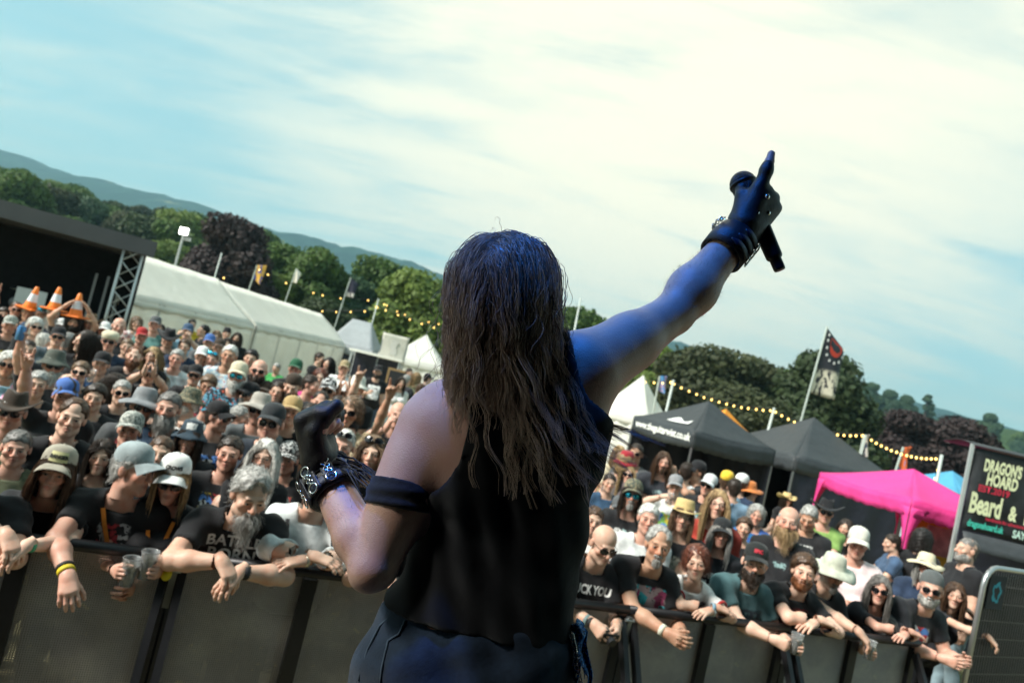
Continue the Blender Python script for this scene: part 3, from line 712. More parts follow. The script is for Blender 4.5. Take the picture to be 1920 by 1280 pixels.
def decal_text(parent, fig, s, size, zc, mat, name='print', bold=.0, rot=0.0, xc=0.0, squeeze=1.0):
    """lettering laid onto the chest of a figure's shirt"""
    V, Q = fig['shirt'][:2]
    bvh = fig.get('bvh')
    if bvh is None: bvh = fig['bvh'] = BVHTree.FromPolygons([tuple(map(float, v)) for v in V], [tuple(map(int, q)) for q in Q])
    me = text_mesh(s, size, bold=bold); bm = bmesh.new(); bm.from_mesh(me)
    bmesh.ops.subdivide_edges(bm, edges=[e for e in bm.edges if e.calc_length() > size * .25], cuts=1)
    ca, sa = math.cos(rot), math.sin(rot)
    for v in bm.verts:
        x, z = v.co.x * squeeze, v.co.y; x, z = x * ca - z * sa + xc, x * sa + z * ca + zc
        hit = bvh.ray_cast(Vector((x, -1.2, z)), Vector((0, 1, 0)))
        v.co = (x, (hit[0].y if hit[0] else -.15) - .005, z)
    bm.to_mesh(me); bm.free(); return link(name, me, mat, parent)
# ------------------------------------------------------------------ ground and hills
def ground_mat():
    b = NB('field'); v = b.coord(); n = b.noise(v, .5, 6, .65); n2 = b.noise(v, 9, 5, .7); n3 = b.noise(v, 60, 4, .7)
    c = b.mix(b.step(n2, .3, .7), (.30, .255, .14), (.40, .35, .22)); c = b.mix(b.step(n, .45, .7), c, (.17, .18, .075)); c = b.mix(b.step(n3, .55, .75), c, (.20, .155, .09))
    b.set(c, .95, 0, .1); b.bump(n3, .8, .03); return b.m
g = MB(); g.grid(lambda u, v: (-2600 + 5200 * u, -500 + 3200 * v, 0), 4, 4)
tag(g.build('ground', ground_mat()), kind='structure')
rng = np.random.default_rng(11)
def hill_mat(c1, c2, c3, sc):
    b = NB('hill'); v = b.coord(); n = b.noise(v, sc, 5, .6); n2 = b.noise(v, sc * 6, 5, .65)
    c = b.mix(b.step(n, .60, .64), c1, c3); c = b.mix(b.step(n2, .4, .6), c, c2); b.set(c, 1.0, 0, .05); b.bump(n2, .6, 3.0); return b.m
def hill(name, y0, depth, prof, mat, rough, x0, x1, seed, nx=160):
    r = np.random.default_rng(seed); ph = r.uniform(0, 6.28, 8)
    def fn(u, v):
        x = x0 + (x1 - x0) * u; hh = np.interp(x, [p[0] for p in prof], [p[1] for p in prof])
        bumps = sum(math.sin(x * (.011 * (1.9 ** i)) + ph[i] + 2.0 * v * i) / (1.55 ** i) for i in range(7)) * rough
        bumps += rough * (.5 * abs(math.sin(x * .21 + ph[2])) + r.uniform(0, .8)) * v
        return (x, y0 + depth * v + 40 * math.sin(x * .003 + ph[7]), max(0, hh * math.sin(min(1, v * 1.05) * math.pi / 2) ** 1.2 + bumps * v) - (8 if v == 0 else 0))
    b = MB(); b.grid(fn, nx, 14); o = b.build(name, mat, None, True); tag(o, kind='structure'); return o
hill('hill', 1250, 900, [(-2400, 330), (-1500, 300), (-700, 268), (-200, 268), (250, 240), (700, 215), (1100, 205), (2400, 190)], hill_mat((.014, .040, .026), (.007, .022, .018), (.15, .15, .08), .0022), 7, -2400, 2500, 3, 420)
hill('wooded_hill', 330, 240, [(-700, 74), (-420, 68), (-300, 52), (-180, 20), (-60, 18), (60, 22), (180, 32), (300, 46), (420, 54), (800, 56)], hill_mat((.045, .075, .022), (.03, .05, .018), (.085, .11, .035), .02), 3, -700, 800, 8, 120)
# ------------------------------------------------------------------ trees
def leaf_mat(c, var=.35):
    b = NB('leaves'); oi = b.n('ShaderNodeObjectInfo'); v = b.coord(); n = b.noise(v, .55, 3, .6); n2 = b.noise(v, 7, 2, .6)
    lo = tuple(q * (1 - var) for q in c); hi = tuple(q * (1 + var) for q in c)
    k = b.mix(b.step(n2, .3, .7), b.mix(b.step(n, .35, .65), lo, hi), (c[0] * 1.35, c[1] * 1.3, c[2] * 1.1))
    b.set(k, .65, 0, .3); b.b.inputs['Transmission Weight'].default_value = 0
    tr = b.n('ShaderNodeBsdfTranslucent'); b.l(k, tr.inputs[0]); ms = b.n('ShaderNodeMixShader'); ms.inputs[0].default_value = .3
    b.l(b.b.outputs[0], ms.inputs[1]); b.l(tr.outputs[0], ms.inputs[2]); b.l(ms.outputs[0], b.o.inputs[0]); return b.m
BARK = plain((.06, .045, .035), .9, 0, .3, 12, .5)
LEAF = {k: leaf_mat(c) for k, c in {'mid': (.060, .105, .026), 'lite': (.115, .165, .040), 'dark': (.036, .056, .024), 'plum': (.034, .024, .026), 'copper': (.046, .056, .026), 'blue': (.045, .085, .045)}.items()}
TREES = []
def make_tree(seed, leaves=15000, spread=.5, conic=False, leaf=.029):
    """unit tree: height 1, crown radius about spread"""
    r = np.random.default_rng(seed); b = MB()
    b.tube([(0, 0, -.02), (.01, 0, .15), (0, .01, .34), (.01, 0, .60)], [.045, .034, .028, .012], 8)
    lob = []
    nl = 16
    for i in range(nl):
        a = r.uniform(0, 6.28); zz_ = r.uniform(.18, .86); rr = spread * .62 * math.sqrt(max(.05, 1 - ((zz_ - .46) / .50) ** 2)) * r.uniform(.5, 1.0)
        if conic: rr = spread * .7 * (1.02 - zz_)
        lob.append((np.array([rr * math.cos(a), rr * math.sin(a), zz_]), spread * r.uniform(.28, .44) * (1.25 - .6 * zz_ if not conic else .6)))
        b.tube([(0, 0, .22 + .3 * r.random()), tuple(lob[-1][0] * .55 + np.array([0, 0, .18])), tuple(lob[-1][0])], [.014, .009, .004], 5)
    if not conic: lob.append((np.array([0, 0, .80]), spread * .42)); lob.append((np.array([0, 0, .52]), spread * .6))
    w = np.array([l[1] ** 2 for l in lob]); ids = r.choice(len(lob), leaves, p=w / w.sum())
    u = r.normal(size=(leaves, 3)); u /= np.linalg.norm(u, axis=1, keepdims=True); rad = np.array([lob[i][1] for i in ids]) * r.uniform(.72, 1.06, leaves)
    c = np.array([lob[i][0] for i in ids]) + u * rad[:, None] * np.array([1, 1, .85]); c[:, 2] = np.maximum(c[:, 2], .06 + .05 * r.random(leaves))
    c += .012 * r.normal(size=c.shape)
    nrm = u + r.normal(size=u.shape) * .55; nrm /= np.linalg.norm(nrm, axis=1, keepdims=True); x = np.cross(nrm, r.normal(size=u.shape)); x /= np.linalg.norm(x, axis=1, keepdims=True); y = np.cross(nrm, x)
    s = leaf * r.uniform(.55, 1.15, leaves)[:, None]
    V = np.stack([c - x * s, c + y * s * .6 + nrm * s * .15, c + x * s, c - y * s * .6 + nrm * s * .15], 1).reshape(-1, 3); F = np.arange(len(V)).reshape(-1, 4)
    return b.mesh('trunk', True), mesh_np('crown', V, F, False)
TREES = [make_tree(1), make_tree(2, spread=.46), make_tree(3, 16000, .55), make_tree(4, 13000, .40), make_tree(5, 6000, .26, True)]
def tree(loc, h, wd, kind, leaf, label, group, rz=0.0, name='tree'):
    o = empty(name, loc, rz); o.scale = (wd, wd, h); tag(o, label, 'tree', group)
    t, c = TREES[kind]; link('trunk', t, BARK, o); link('crown', c, LEAF[leaf], o); return o
def tree_px(px, py, d, wpx, kind, leaf, label, group=None, base=0.0, rz=0.0, name='tree'):
    p = at(px, py, d); wd = wpx / FPX * d / (2 * [.50, .46, .55, .40, .26][kind]) * 1.45
    tree((p[0], p[1], base), p[2] - base, wd, kind, leaf, label, group, rz, name)
GT = 'trees along the edge of the field'
tree_px(455, 408, 62, 150, 2, 'plum', 'big dark purple-leaved tree standing behind the white marquee', GT, 0, .5)
tree_px(545, 455, 85, 120, 1, 'mid', 'green tree beside the big dark purple-leaved tree', GT, 0, 1)
tree_px(605, 462, 70, 130, 0, 'mid', 'broad green tree behind the flag with the white and black eagle', GT, 0, 2)
tree_px(525, 505, 66, 90, 3, 'lite', 'paler yellow-green tree in front of the purple-leaved tree', GT, 0, 4)
tree_px(660, 510, 74, 110, 1, 'blue', 'shadowy blue-green tree between two broad green trees', GT, 0, 3)
tree_px(725, 485, 80, 130, 2, 'mid', 'tall round green tree rising behind the grey tent', GT, 0, .2)
tree_px(795, 505, 62, 150, 0, 'lite', 'bright green tree behind the white tent next to the singer', GT, 0, .9)
tree_px(620, 560, 58, 120, 2, 'dark', 'low dark green tree just above the end of the white marquee', GT, 0, 5)
tree_px(885, 520, 70, 150, 2, 'mid', 'green tree hidden behind the head of the singer', GT, 0, 1.9)
tree_px(1000, 545, 66, 140, 0, 'mid', 'green tree behind the neck of the singer', GT, 0, 3.9)
tree_px(1090, 570, 75, 120, 1, 'mid', 'green tree beside the raised arm of the singer', GT, 0, 2.9)
tree_px(1160, 605, 82, 120, 2, 'mid', 'green tree below the raised arm of the singer', GT, 0, .7)
tree_px(1235, 640, 70, 130, 0, 'lite', 'pale green tree between the raised arm and the dark trees', GT, 0, 1.3)
tree_px(1345, 648, 58, 190, 2, 'copper', 'wide dark bronze-green tree behind the black tent with the web address', GT, 0, 2.2)
tree_px(1425, 665, 60, 120, 1, 'copper', 'dark bronze-green tree between two wider dark trees', GT, 0, 4.2)
tree_px(1480, 690, 64, 100, 0, 'lite', 'sliver of bright green tree between the dark trees', GT, 0, .1)
tree_px(1400, 720, 52, 150, 0, 'copper', 'low bronze tree in front of the wide dark trees', GT, 0, 5.1)
tree_px(1560, 660, 56, 190, 2, 'dark', 'tall dark green tree right behind the black feather flag', GT, 0, 3.4)
tree_px(1705, 770, 66, 150, 2, 'plum', 'rounded purple-black beech behind the pink gazebo', GT, 0, .4)
tree_px(1800, 778, 64, 150, 0, 'plum', 'purple-black beech beside the banner of the dark stall', GT, 0, 1.4)
tree_px(1905, 860, 60, 130, 1, 'lite', 'light green tree above the banner of the dark stall', GT, 0, 2.4)
GH = 'trees on the wooded slope'
tr = random.Random(5)
def hz(x, y):     # height of the wooded slope at a place
    v = min(1, max(0, (y - 330) / 240)); return np.interp(x, [-700, -420, -300, -180, -60, 60, 180, 300, 420, 800], [74, 68, 52, 20, 18, 22, 32, 46, 54, 56]) * math.sin(v * math.pi / 2) ** 1.2
n_h = 0
for k in range(34):      # belt of lower trees closing the field
    a = -.42 + .030 * k + tr.uniform(-.012, .012); y = tr.uniform(74, 92); lf = tr.choice(['mid', 'dark', 'mid', 'blue', 'lite']); h = tr.uniform(6.5, 9)
    nm = {'mid': 'mid-green', 'dark': 'dark green', 'lite': 'light green', 'blue': 'blue-green'}[lf]
    tree((a * y, y, 0), h, h * 1.5, tr.choice([0, 1, 2]), lf, f'{nm} tree in the low belt of trees behind the tents', f'{nm} trees in the belt behind the tents', tr.uniform(0, 6), 'belt_tree')
for (x0, x1, y0, y1, n) in ((-200, -30, 95, 215, 190), (-420, -120, 330, 560, 60), (150, 400, 330, 520, 45), (95, 300, 100, 260, 26)):
    for _ in range(n):
        x = tr.uniform(x0, x1); y = tr.uniform(y0, y1)
        if abs(x / y) > 1.0 or (x < 0 and y < 330 and x / y > -.36): continue
        zb = hz(x, y) if y > 330 else (0 if x > 0 else max(0, (y - 90) * .13))
        k = tr.choice([0, 1, 2, 3, 0, 2]); lf = tr.choice(['mid', 'mid', 'dark', 'lite', 'blue', 'mid', 'copper'])
        h = tr.uniform(9, 15); 
        kind_l = {'mid': 'mid-green', 'dark': 'dark green', 'lite': 'light yellow-green', 'blue': 'blue-green', 'copper': 'bronze-green'}[lf]
        where = 'left beyond the second stage' if x < 0 else 'beyond the dark banner stall'
        tree((x, y, zb - .3), h, h * tr.uniform(.9, 1.2), k, lf, f'{kind_l} tree among the woods {where.replace("left ", "")}', f'{kind_l} trees {where.replace("left ", "")}', tr.uniform(0, 6.28), 'woodland_tree')
        n_h += 1
for px, py in ((1635, 722), (1668, 735), (1700, 745), (1742, 742), (1860, 780)):
    p = at(px, py, 360); zb = p[2] - 15; tree((p[0], p[1], zb), 17, 15 if px != 1742 else 22, 4 if px == 1742 else 1, 'blue', 'pointed conifer on the skyline of the slope' if px == 1742 else 'small round tree standing on the skyline of the slope', None if px == 1742 else 'trees on the skyline', px, 'skyline_tree')
# slope under the left woods
b = MB(); b.grid(lambda u, v: (-420 + 390 * u, 90 + 245 * v, max(0, 245 * v * .13 * min(1, (1 - u) * 6)) - (.6 if v == 0 or u == 1 else 0)), 20, 16)
tag(b.build('slope', hill_mat((.045, .075, .022), (.03, .05, .018), (.085, .11, .035), .05), None, True), kind='structure')
# ------------------------------------------------------------------ own stage: deck the singer stands on, unseen roof and drapes shading it
DRAPE = cloth((.010, .010, .011), .95)
DECK = 0.88
STEEL = plain((.33, .34, .34), .38, .85, .15, 20)
BLACKST = plain((.016, .016, .018), .42, .3, .3, 30, .1)
b = MB(); b.box((0.4, -2.25, DECK / 2), (9.2, 8.0, DECK)); tag(b.build('stage_deck', plain((.018, .017, .017), .7, 0, .4, 8, .2)), kind='structure')
b = MB(); b.box((0.9, -2.2, 5.25), (8.6, 8.6, .12)); tag(b.build('unseen_stage_roof', DRAPE), kind='structure')  # out of view; put in to shade the singer, left side short for sun
b = MB(); b.box((0.4, -6.2, 3.0), (9.4, .05, 4.4)); tag(b.build('unseen_backdrop', DRAPE), kind='structure')  # out of view; put in to keep the singer's back dark
for sx in (-3.3, 5.1):
    b = MB(); b.box((sx, -2.9 if sx > 0 else -3.2, 3.0), (.05, 6.5 if sx > 0 else 5.9, 4.36)); tag(b.build('shade_side_drape', DRAPE), kind='structure')  # unseen, added; depth set to limit side light on the singer
lampo = empty('stage_lamp', LAMP); tag(lampo, 'black par can stage lamp with blue light hung under the roof', 'stage lamp')
aim = (Vector((0.05, 1.28, 2.2)) - LAMP).normalized(); q = aim.to_track_quat('-Z', 'Y').to_matrix().to_4x4()
b = MB(); b.lathe([(.02, .18), (.09, .16), (.10, .05), (.105, -.14), (.11, -.14), (.106, .05), (.095, .165), (0, .185)], 20); b.build('can', BLACKST, lampo, True, mw=q)
b = MB(); b.tube([(-.12, 0, 0), (-.12, 0, .3), (.12, 0, .3), (.12, 0, 0)], .01, 6); b.tube([(0, 0, .3), (0, 0, .64)], .02, 8); b.build('yoke', BLACKST, lampo)
ld = bpy.data.lights.new('blue_beam', 'SPOT'); ld.energy = 98; ld.color = (.015, .20, 1.0); ld.spot_size = R(46); ld.spot_blend = .5; ld.shadow_soft_size = .08
lo_ = bpy.data.objects.new('blue_beam', ld); col.objects.link(lo_); lo_.matrix_world = Matrix.Translation(LAMP + aim * .16) @ q
# ------------------------------------------------------------------ crowd barrier
RAIL = 1.16; BP = at_z(440, 1045, RAIL)[:2]; BU = at_z(1400, 1160, RAIL)[:2] - BP; BU = BU / np.linalg.norm(BU); BN = np.array([BU[1], -BU[0]])
BANG = math.atan2(BU[1], BU[0])
def rail(s, off=0.0): return BP + BU * s + BN * off
def perf_mat():
    b = NB('perforated_steel'); v = b.coord(scale=(95, 95, 95)); 
    vo = b.n('ShaderNodeTexVoronoi', feature='F1'); vo.inputs['Scale'].default_value = 1.0; vo.inputs['Randomness'].default_value = 0.0; b.l(v, vo.inputs['Vector'])
    hole = b.math('LESS_THAN', vo.outputs[0], .40)
    n = b.noise(b.coord(), 3.2, 5, .65); n2 = b.noise(b.coord(), 17, 4, .7)
    c = b.mix(b.step(n, .4, .7), (.26, .25, .26), (.36, .345, .33)); c = b.mix(b.step(n2, .62, .70), c, (.42, .38, .30))
    b.set(c, .6, .2, .4); tr = b.n('ShaderNodeBsdfTransparent'); ms = b.n('ShaderNodeMixShader'); b.l(b.math('MULTIPLY', hole, .9), ms.inputs[0]); b.l(b.b.outputs[0], ms.inputs[1]); b.l(tr.outputs[0], ms.inputs[2]); b.l(ms.outputs[0], b.o.inputs[0])
    return b.m
PERF = perf_mat()
SMOD = 1.30
s0 = float((at_z(335, 1040, RAIL)[:2] - BP) @ BU)
BL = {-2: 'black crowd barrier section at the far end beside the long-haired youth', -1: 'black crowd barrier section under the youth in the trucker cap', 0: 'black crowd barrier section the grey-bearded man leans on', 1: 'black crowd barrier section right in front of the singer', 2: 'black crowd barrier section under the bald man in sunglasses', 3: 'black crowd barrier section under the woman in the ringer tee', 4: 'black crowd barrier section next to the wire fence'}
PROT = {}
for i in range(-2, 4):
    p = rail(s0 + i * SMOD); o = empty('crowd_barrier', (p[0], p[1], 0), BANG); tag(o, BL[i + (1 if i == 3 else 0)] if i == 3 else BL[i], 'barrier', 'crowd barrier sections in front of the stage')
    def part(nm, fn, mat, smooth=False):
        if nm not in PROT: bb = MB(); fn(bb); PROT[nm] = bb.mesh(nm, smooth)
        link(nm.split('#')[0], PROT[nm], mat, o)
    W_ = SMOD
    part('top_rail', lambda q: q.tube([(.0, 0, RAIL - .028), (W_ - .0, 0, RAIL - .028)], .028, 12), BLACKST, True)
    for k, x in enumerate((.03, W_ / 2, W_ - .03)):
        part(f'upright#{k}', lambda q: q.box((x, .012, RAIL / 2 - .03), (.05 if k != 1 else .075, .04, RAIL - .07)), BLACKST)
    for k, x in enumerate((W_ * .25 + .008, W_ * .75 - .008)):
        part(f'panel#{k}', lambda q: q.box((x, .03, RAIL / 2 + .02), (W_ / 2 - .09, .004, RAIL - .14)), PERF)
    for k, x in enumerate((.04, W_ - .04)):
        part(f'brace#{k}', lambda q: q.bar((x, -.02, RAIL - .10), (x, -.62, .06), .035, .05), BLACKST)
    part('foot_plate', lambda q: q.box((W_ / 2, .42, .012), (W_ - .02, .9, .02)), BLACKST); part('base_beam', lambda q: q.box((W_ / 2, 0, .05), (W_, .05, .07)), BLACKST)
    part('latch', lambda q: (q.box((.0, -.035, RAIL - .16), (.03, .03, .20)), q.tube([(-.03, -.04, RAIL - .08), (.03, -.04, RAIL - .08)], .012, 8)), STEEL)
p = rail(s0 - .03, .06); b = MB(); b.lathe([(0, .03), (.018, .026), (.024, .01), (.022, -.012), (.012, -.024), (0, -.026)], 12); b.tube([(0, 0, .02), (.006, .004, .05), (.02, .006, .075), (.012, .01, .085)], .004, 6)
tag(b.build('cable_tag', plain((.62, .55, .01), .5), None, True, loc=(p[0], p[1], RAIL - .10)), 'yellow plastic tag tied to the barrier joint', 'tag')
# ------------------------------------------------------------------ wire fence panel at the end of the barrier
fp = at(1848, 1075, 5.6); fo = empty('wire_fence_panel', (fp[0], fp[1], 0), BANG + .12); tag(fo, 'grey wire mesh fence panel with rounded tube frame beside the barrier', 'fence')
FH = fp[2] + .06; FW = 2.4
b = MB(); rc = .16; pts = [(0, 0, .05), (0, 0, FH - rc)] + [(rc - rc * math.cos(a), 0, FH - rc + rc * math.sin(a)) for a in (.4, .8, 1.2)] + [(rc, 0, FH), (FW - rc, 0, FH)] + [(FW - rc + rc * math.sin(a), 0, FH - rc + rc * math.cos(a)) for a in (.4, .8, 1.2)] + [(FW, 0, FH - rc), (FW, 0, .05)]
b.tube(pts, .021, 10); b.tube([(0, 0, .16), (FW, 0, .16)], .018, 8); b.build('frame', plain((.42, .43, .43), .35, .8, .12, 20), fo, True)
b = MB()
for k in range(1, 60): b.bar((FW * k / 60, 0, .17), (FW * k / 60, 0, FH - .01), .004)
for k in range(1, 12): b.bar((.02, .006, FH * k / 12), (FW - .02, .006, FH * k / 12), .005)
tag(b.build('wire_mesh', plain((.20, .20, .21), .4, .7), fo), kind='stuff')
b = MB(); b.grid(lambda u, v: (.04 + (FW - .08) * u, .025 + .008 * math.sin(9 * u), .18 + (FH - .24) * v), 12, 4); b.build('dark_screen', cloth((.018, .018, .02)), fo)
b = MB()
for k in range(26):
    a0, a1 = (2 * math.pi * q / 26 for q in (k, k + 1)); rr = lambda a: (.085 + .012 * math.sin(5 * a + 1) + .007 * math.sin(11 * a))
    q0, q1 = rr(a0), rr(a1); w0 = .62 + .1 * math.sin(3 * a0)
    b.add([(.20 + q0 * math.cos(a0) * .8, -.012, FH - .20 + q0 * math.sin(a0)), (.20 + q1 * math.cos(a1) * .8, -.012, FH - .20 + q1 * math.sin(a1)), (.20 + q1 * w0 * math.cos(a1) * .8, -.012, FH - .20 + q1 * w0 * math.sin(a1)), (.20 + q0 * w0 * math.cos(a0) * .8, -.012, FH - .20 + q0 * w0 * math.sin(a0))], [(0, 1, 2, 3)])
b.build('ring_emblem', plain((.01, .28, .38), .6), fo)
b = MB(); b.box((.20, -.006, FH - .20), (.26, .008, .28)); b.build('sign_plate', cloth((.012, .014, .018)), fo)
# ------------------------------------------------------------------ tents
def tent_cloth(c, transl=.15):
    b = NB('tent_cloth'); v = b.coord(); n = b.noise(v, 1.6, 5, .6); n2 = b.noise(v, 5, 3, .5)
    lo = tuple(q * .86 for q in c); b.set(b.mix(b.step(n, .3, .7), lo, c), .6, 0, .3); b.bump(n2, .5, .05)
    tr = b.n('ShaderNodeBsdfTranslucent'); tr.inputs[0].default_value = (*c, 1); ms = b.n('ShaderNodeMixShader'); ms.inputs[0].default_value = transl
    b.l(b.b.outputs[0], ms.inputs[1]); b.l(tr.outputs[0], ms.inputs[2]); b.l(ms.outputs[0], b.o.inputs[0]); return b.m
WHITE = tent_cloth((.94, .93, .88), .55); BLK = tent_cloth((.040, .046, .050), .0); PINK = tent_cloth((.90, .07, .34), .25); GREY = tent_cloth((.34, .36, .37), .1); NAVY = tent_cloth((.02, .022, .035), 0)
def V2(p, z): return Vector((float(p[0]), float(p[1]), float(z)))
def gazebo(name, N, Lc, Rc, ze, zp, val, mat, label, group=None, walls=(), wmat=None, legm=None, wide=False, ridge=None):
    ze += .1; zp += .1; N, Lc, Rc = (np.array(q, float) for q in (N, Lc, Rc)); Bk = Lc + Rc - N; cen = (Lc + Rc) / 2
    o = empty(name, (cen[0], cen[1], 0)); tag(o, label, 'tent', group); sub = lambda p: np.array(p) - cen
    cs = [sub(N), sub(Rc), sub(Bk), sub(Lc)]; ap = [np.zeros(2)] * 4
    if ridge is not None: # short ridge along N->Rc direction
        d = (Rc - N) * ridge * .5; ap = [-d, d, d, -d]
    for i in range(4):
        a, c = cs[i], cs[(i + 1) % 4]; pa, pc = ap[i], ap[(i + 1) % 4]
        b = MB()
        def fn(u, v):
            e = a + (c - a) * u; t = pa + (pc - pa) * u; q = e + (t - e) * v
            return (q[0], q[1], ze + (zp - ze) * v ** 1.18 - .05 * math.sin(math.pi * u) * (1 - v))
        b.grid(fn, 10, 8); b.build('roof_panel', mat, o, True, solid=.006)
        b = MB(); nrm = np.array([c[1] - a[1], a[0] - c[0]]); nrm = nrm / np.linalg.norm(nrm)
        b.grid(lambda u, v: (*(a + (c - a) * u + nrm * (.006 + .012 * math.sin(u * 19 + i) * v)), ze + .0 - .05 * math.sin(math.pi * u) - val * v - .02 * abs(math.sin(u * 9 * math.pi)) * (v == 1)), 36, 3)
        b.build('valance', mat, o, True, solid=.004)
        if i in walls:
            b = MB(); b.grid(lambda u, v: (*(a + (c - a) * u - nrm * (.03 + .03 * math.sin(u * 23 + 2 * v))), ze - .03 - (ze - .08) * v), 40, 6); b.build('side_wall', wmat or mat, o, True, solid=.004)
        if wide:
            for (p0, p1) in ((a, c), (c, a)):
                dd = (p1 - p0) / np.linalg.norm(p1 - p0); b = MB()
                b.grid(lambda u, v: (*(p0 + dd * (.045 + .20 * max(0, 1 - 4 * v) ** 1.5) * u + nrm * .012), ze - .1 - (ze - .2) * v), 2, 20)
                b.build('leg_cover', mat, o, True, solid=.004)
        b = MB(); b.bar((*(a * .985), 0), (*(a * .985), ze), .035); b.build('leg', legm or STEEL, o)
    b = MB(); b.tube([(*(cs[0] * .97), ze - .02), (0, 0, ze - .10), (*(cs[2] * .97), ze - .02)], .014, 6); b.tube([(*(cs[1] * .97), ze - .02), (0, 0, ze - .12), (*(cs[3] * .97), ze - .02)], .014, 6); b.tube([(0, 0, ze - .1), (0, 0, zp - .02)], .018, 6)
    b.build('roof_frame', STEEL, o)
    return o, cen, cs
def face_text(o, cs, i, ze, s, size, u, zoff, mat, name='lettering', squeeze=1.0, bold=0.0, off=.03):
    a, c = cs[i], cs[(i + 1) % 4]; d = (c - a); L_ = np.linalg.norm(d); d = d / L_; nrm = np.array([d[1], -d[0]])
    me = text_mesh(s, size, bold=bold); cp = a + (c - a) * u + nrm * off; ze += .1
    for v in me.vertices: x, y = v.co.x * squeeze, v.co.y; q = cp + d * x; v.co = (q[0], q[1], ze + zoff + y)
    return link(name, me, mat, o)
INK = plain((.82, .82, .78), .7)
# black tent with a web address
NA, LA, RA = (4.07, 14.0), (3.2, 16.06), (6.13, 14.87)
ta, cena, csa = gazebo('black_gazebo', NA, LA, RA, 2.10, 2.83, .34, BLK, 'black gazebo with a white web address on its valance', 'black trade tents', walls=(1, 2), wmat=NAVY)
face_text(ta, csa, 3, 2.10, 'www.theguitarwist.co.uk', .215, .52, -.15, INK, 'web_address', .92, .006)
b = MB(); e0, e1 = csa[3], csa[0]
def roofpt(u, v, off=.03): e = e0 + (e1 - e0) * u; q = e * (1 - v); return (q[0], q[1], 2.20 + .73 * v ** 1.18 - .05 * math.sin(math.pi * u) * (1 - v) + off)
b.grid(lambda u, v: roofpt(.40 + .42 * u + .05 * v, .20 + .10 * v + .05 * math.sin(7 * u) * (v > 0)), 12, 2); b.build('roof_logo', INK, ta)
# black tent beside it
NBk, LB, RB = (6.51, 14.7), (5.73, 17.6), (9.4, 15.5)
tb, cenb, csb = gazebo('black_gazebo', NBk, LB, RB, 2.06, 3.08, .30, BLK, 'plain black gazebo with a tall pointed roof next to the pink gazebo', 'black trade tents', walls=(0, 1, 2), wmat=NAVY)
# pink gazebo
tp_, cenp, csp = gazebo('pink_gazebo', (5.6, 9.0), (5.645, 11.7), (7.1, 9.0), 1.95, 2.36, .20, PINK, 'bright pink pop-up gazebo with fabric covered legs', None, (), None, None, True)
# white gazebo behind the singer's arm
gazebo('white_gazebo', (4.3, 19.6), (3.0, 21.0), (5.4, 21.2), 2.1, 3.34, .25, WHITE, 'white pointed gazebo showing behind the hair ends of the singer', 'white tents', walls=(0, 1, 2, 3))
# striped and blue tents far behind the pink gazebo
gazebo('green_dome_tent', (12.2, 22.5), (10.6, 26), (15, 24), 1.7, 2.62, .2, tent_cloth((.30, .50, .28), .2), 'low green and pale blue tent behind the pink gazebo', 'far coloured tents', walls=(0, 3), wmat=tent_cloth((.30, .52, .62), .2))
gazebo('blue_tent', (13.6, 19.5), (12.4, 22.2), (16.2, 20.4), 1.9, 2.70, .25, tent_cloth((.10, .38, .58), .2), 'blue tent between the pink gazebo and the dark banner stall', 'far coloured tents', walls=(0, 3), wmat=tent_cloth((.45, .62, .66), .2))
gazebo('orange_awning', (6.0, 18.2), (5.2, 19.2), (7.3, 18.9), 2.2, 2.86, .2, tent_cloth((.85, .34, .04), .25), 'orange awning peeking out between the two black gazebos', 'far coloured tents')
# grey tent, white tents at the left of the singer
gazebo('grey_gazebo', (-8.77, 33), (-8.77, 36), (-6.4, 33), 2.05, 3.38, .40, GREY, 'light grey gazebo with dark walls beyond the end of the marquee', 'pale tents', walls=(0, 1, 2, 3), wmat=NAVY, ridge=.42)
gazebo('white_gazebo', (-5.3, 30.5), (-5.3, 33.2), (-2.6, 30.5), 2.05, 3.38, .25, WHITE, 'white pointed gazebo between the hanging sheet and the hair of the singer', 'white tents', walls=(0, 1, 2, 3))
so = empty('serving_stall', (*at(705, 690, 24)[:2], 0), .1); tag(so, 'small metal framed serving stall with dark back under the hanging sheet', 'stall')
b = MB()
for x in (-.95, .75): b.bar((x, 0, 0), (x, 0, 2.05), .06); b.bar((x, 1.2, 0), (x, 1.2, 2.05), .06)
b.build('frame', plain((.62, .63, .62), .5, .3), so)
b = MB(); b.box((-.1, .6, 2.08), (1.9, 1.4, .07)); b.build('canopy', WHITE, so)
b = MB(); b.box((-.1, 1.18, 1.1), (1.7, .04, 1.9)); b.build('back_wall', NAVY, so)
b = MB(); b.box((.95, -.1, 1.35), (.9, .06, .7)); b.build('chalkboard', plain((.02, .02, .022), .7), so); b = MB(); b.box((.95, -.06, 1.35), (1.05, .05, .85)); b.build('board_frame', plain((.35, .22, .10), .7), so)
me = text_mesh('MENU', .3); [setattr(v, 'co', (v.co.x * .8 + .95, -.14, v.co.y + 1.4)) for v in me.vertices]; 
pb = at(738, 652, 24.3); bo = empty('hanging_sheet', (pb[0], pb[1], 0)); tag(bo, 'square off-white sheet with a faint emblem hung above the serving stall', 'banner')
b = MB(); b.grid(lambda u, v: (-.48 + .96 * u, .02 * math.sin(7 * u + 3 * v), pb[2] - .46 + .92 * v), 10, 10); b.build('sheet', tent_cloth((.70, .68, .60), .3), bo, True, solid=.006)
b = MB(); b.grid(lambda u, v: (-.12 + .24 * u + .03 * math.sin(8 * v), -.03, pb[2] - .26 + .52 * v), 4, 8); b.build('emblem', plain((.50, .49, .44), .8), bo)
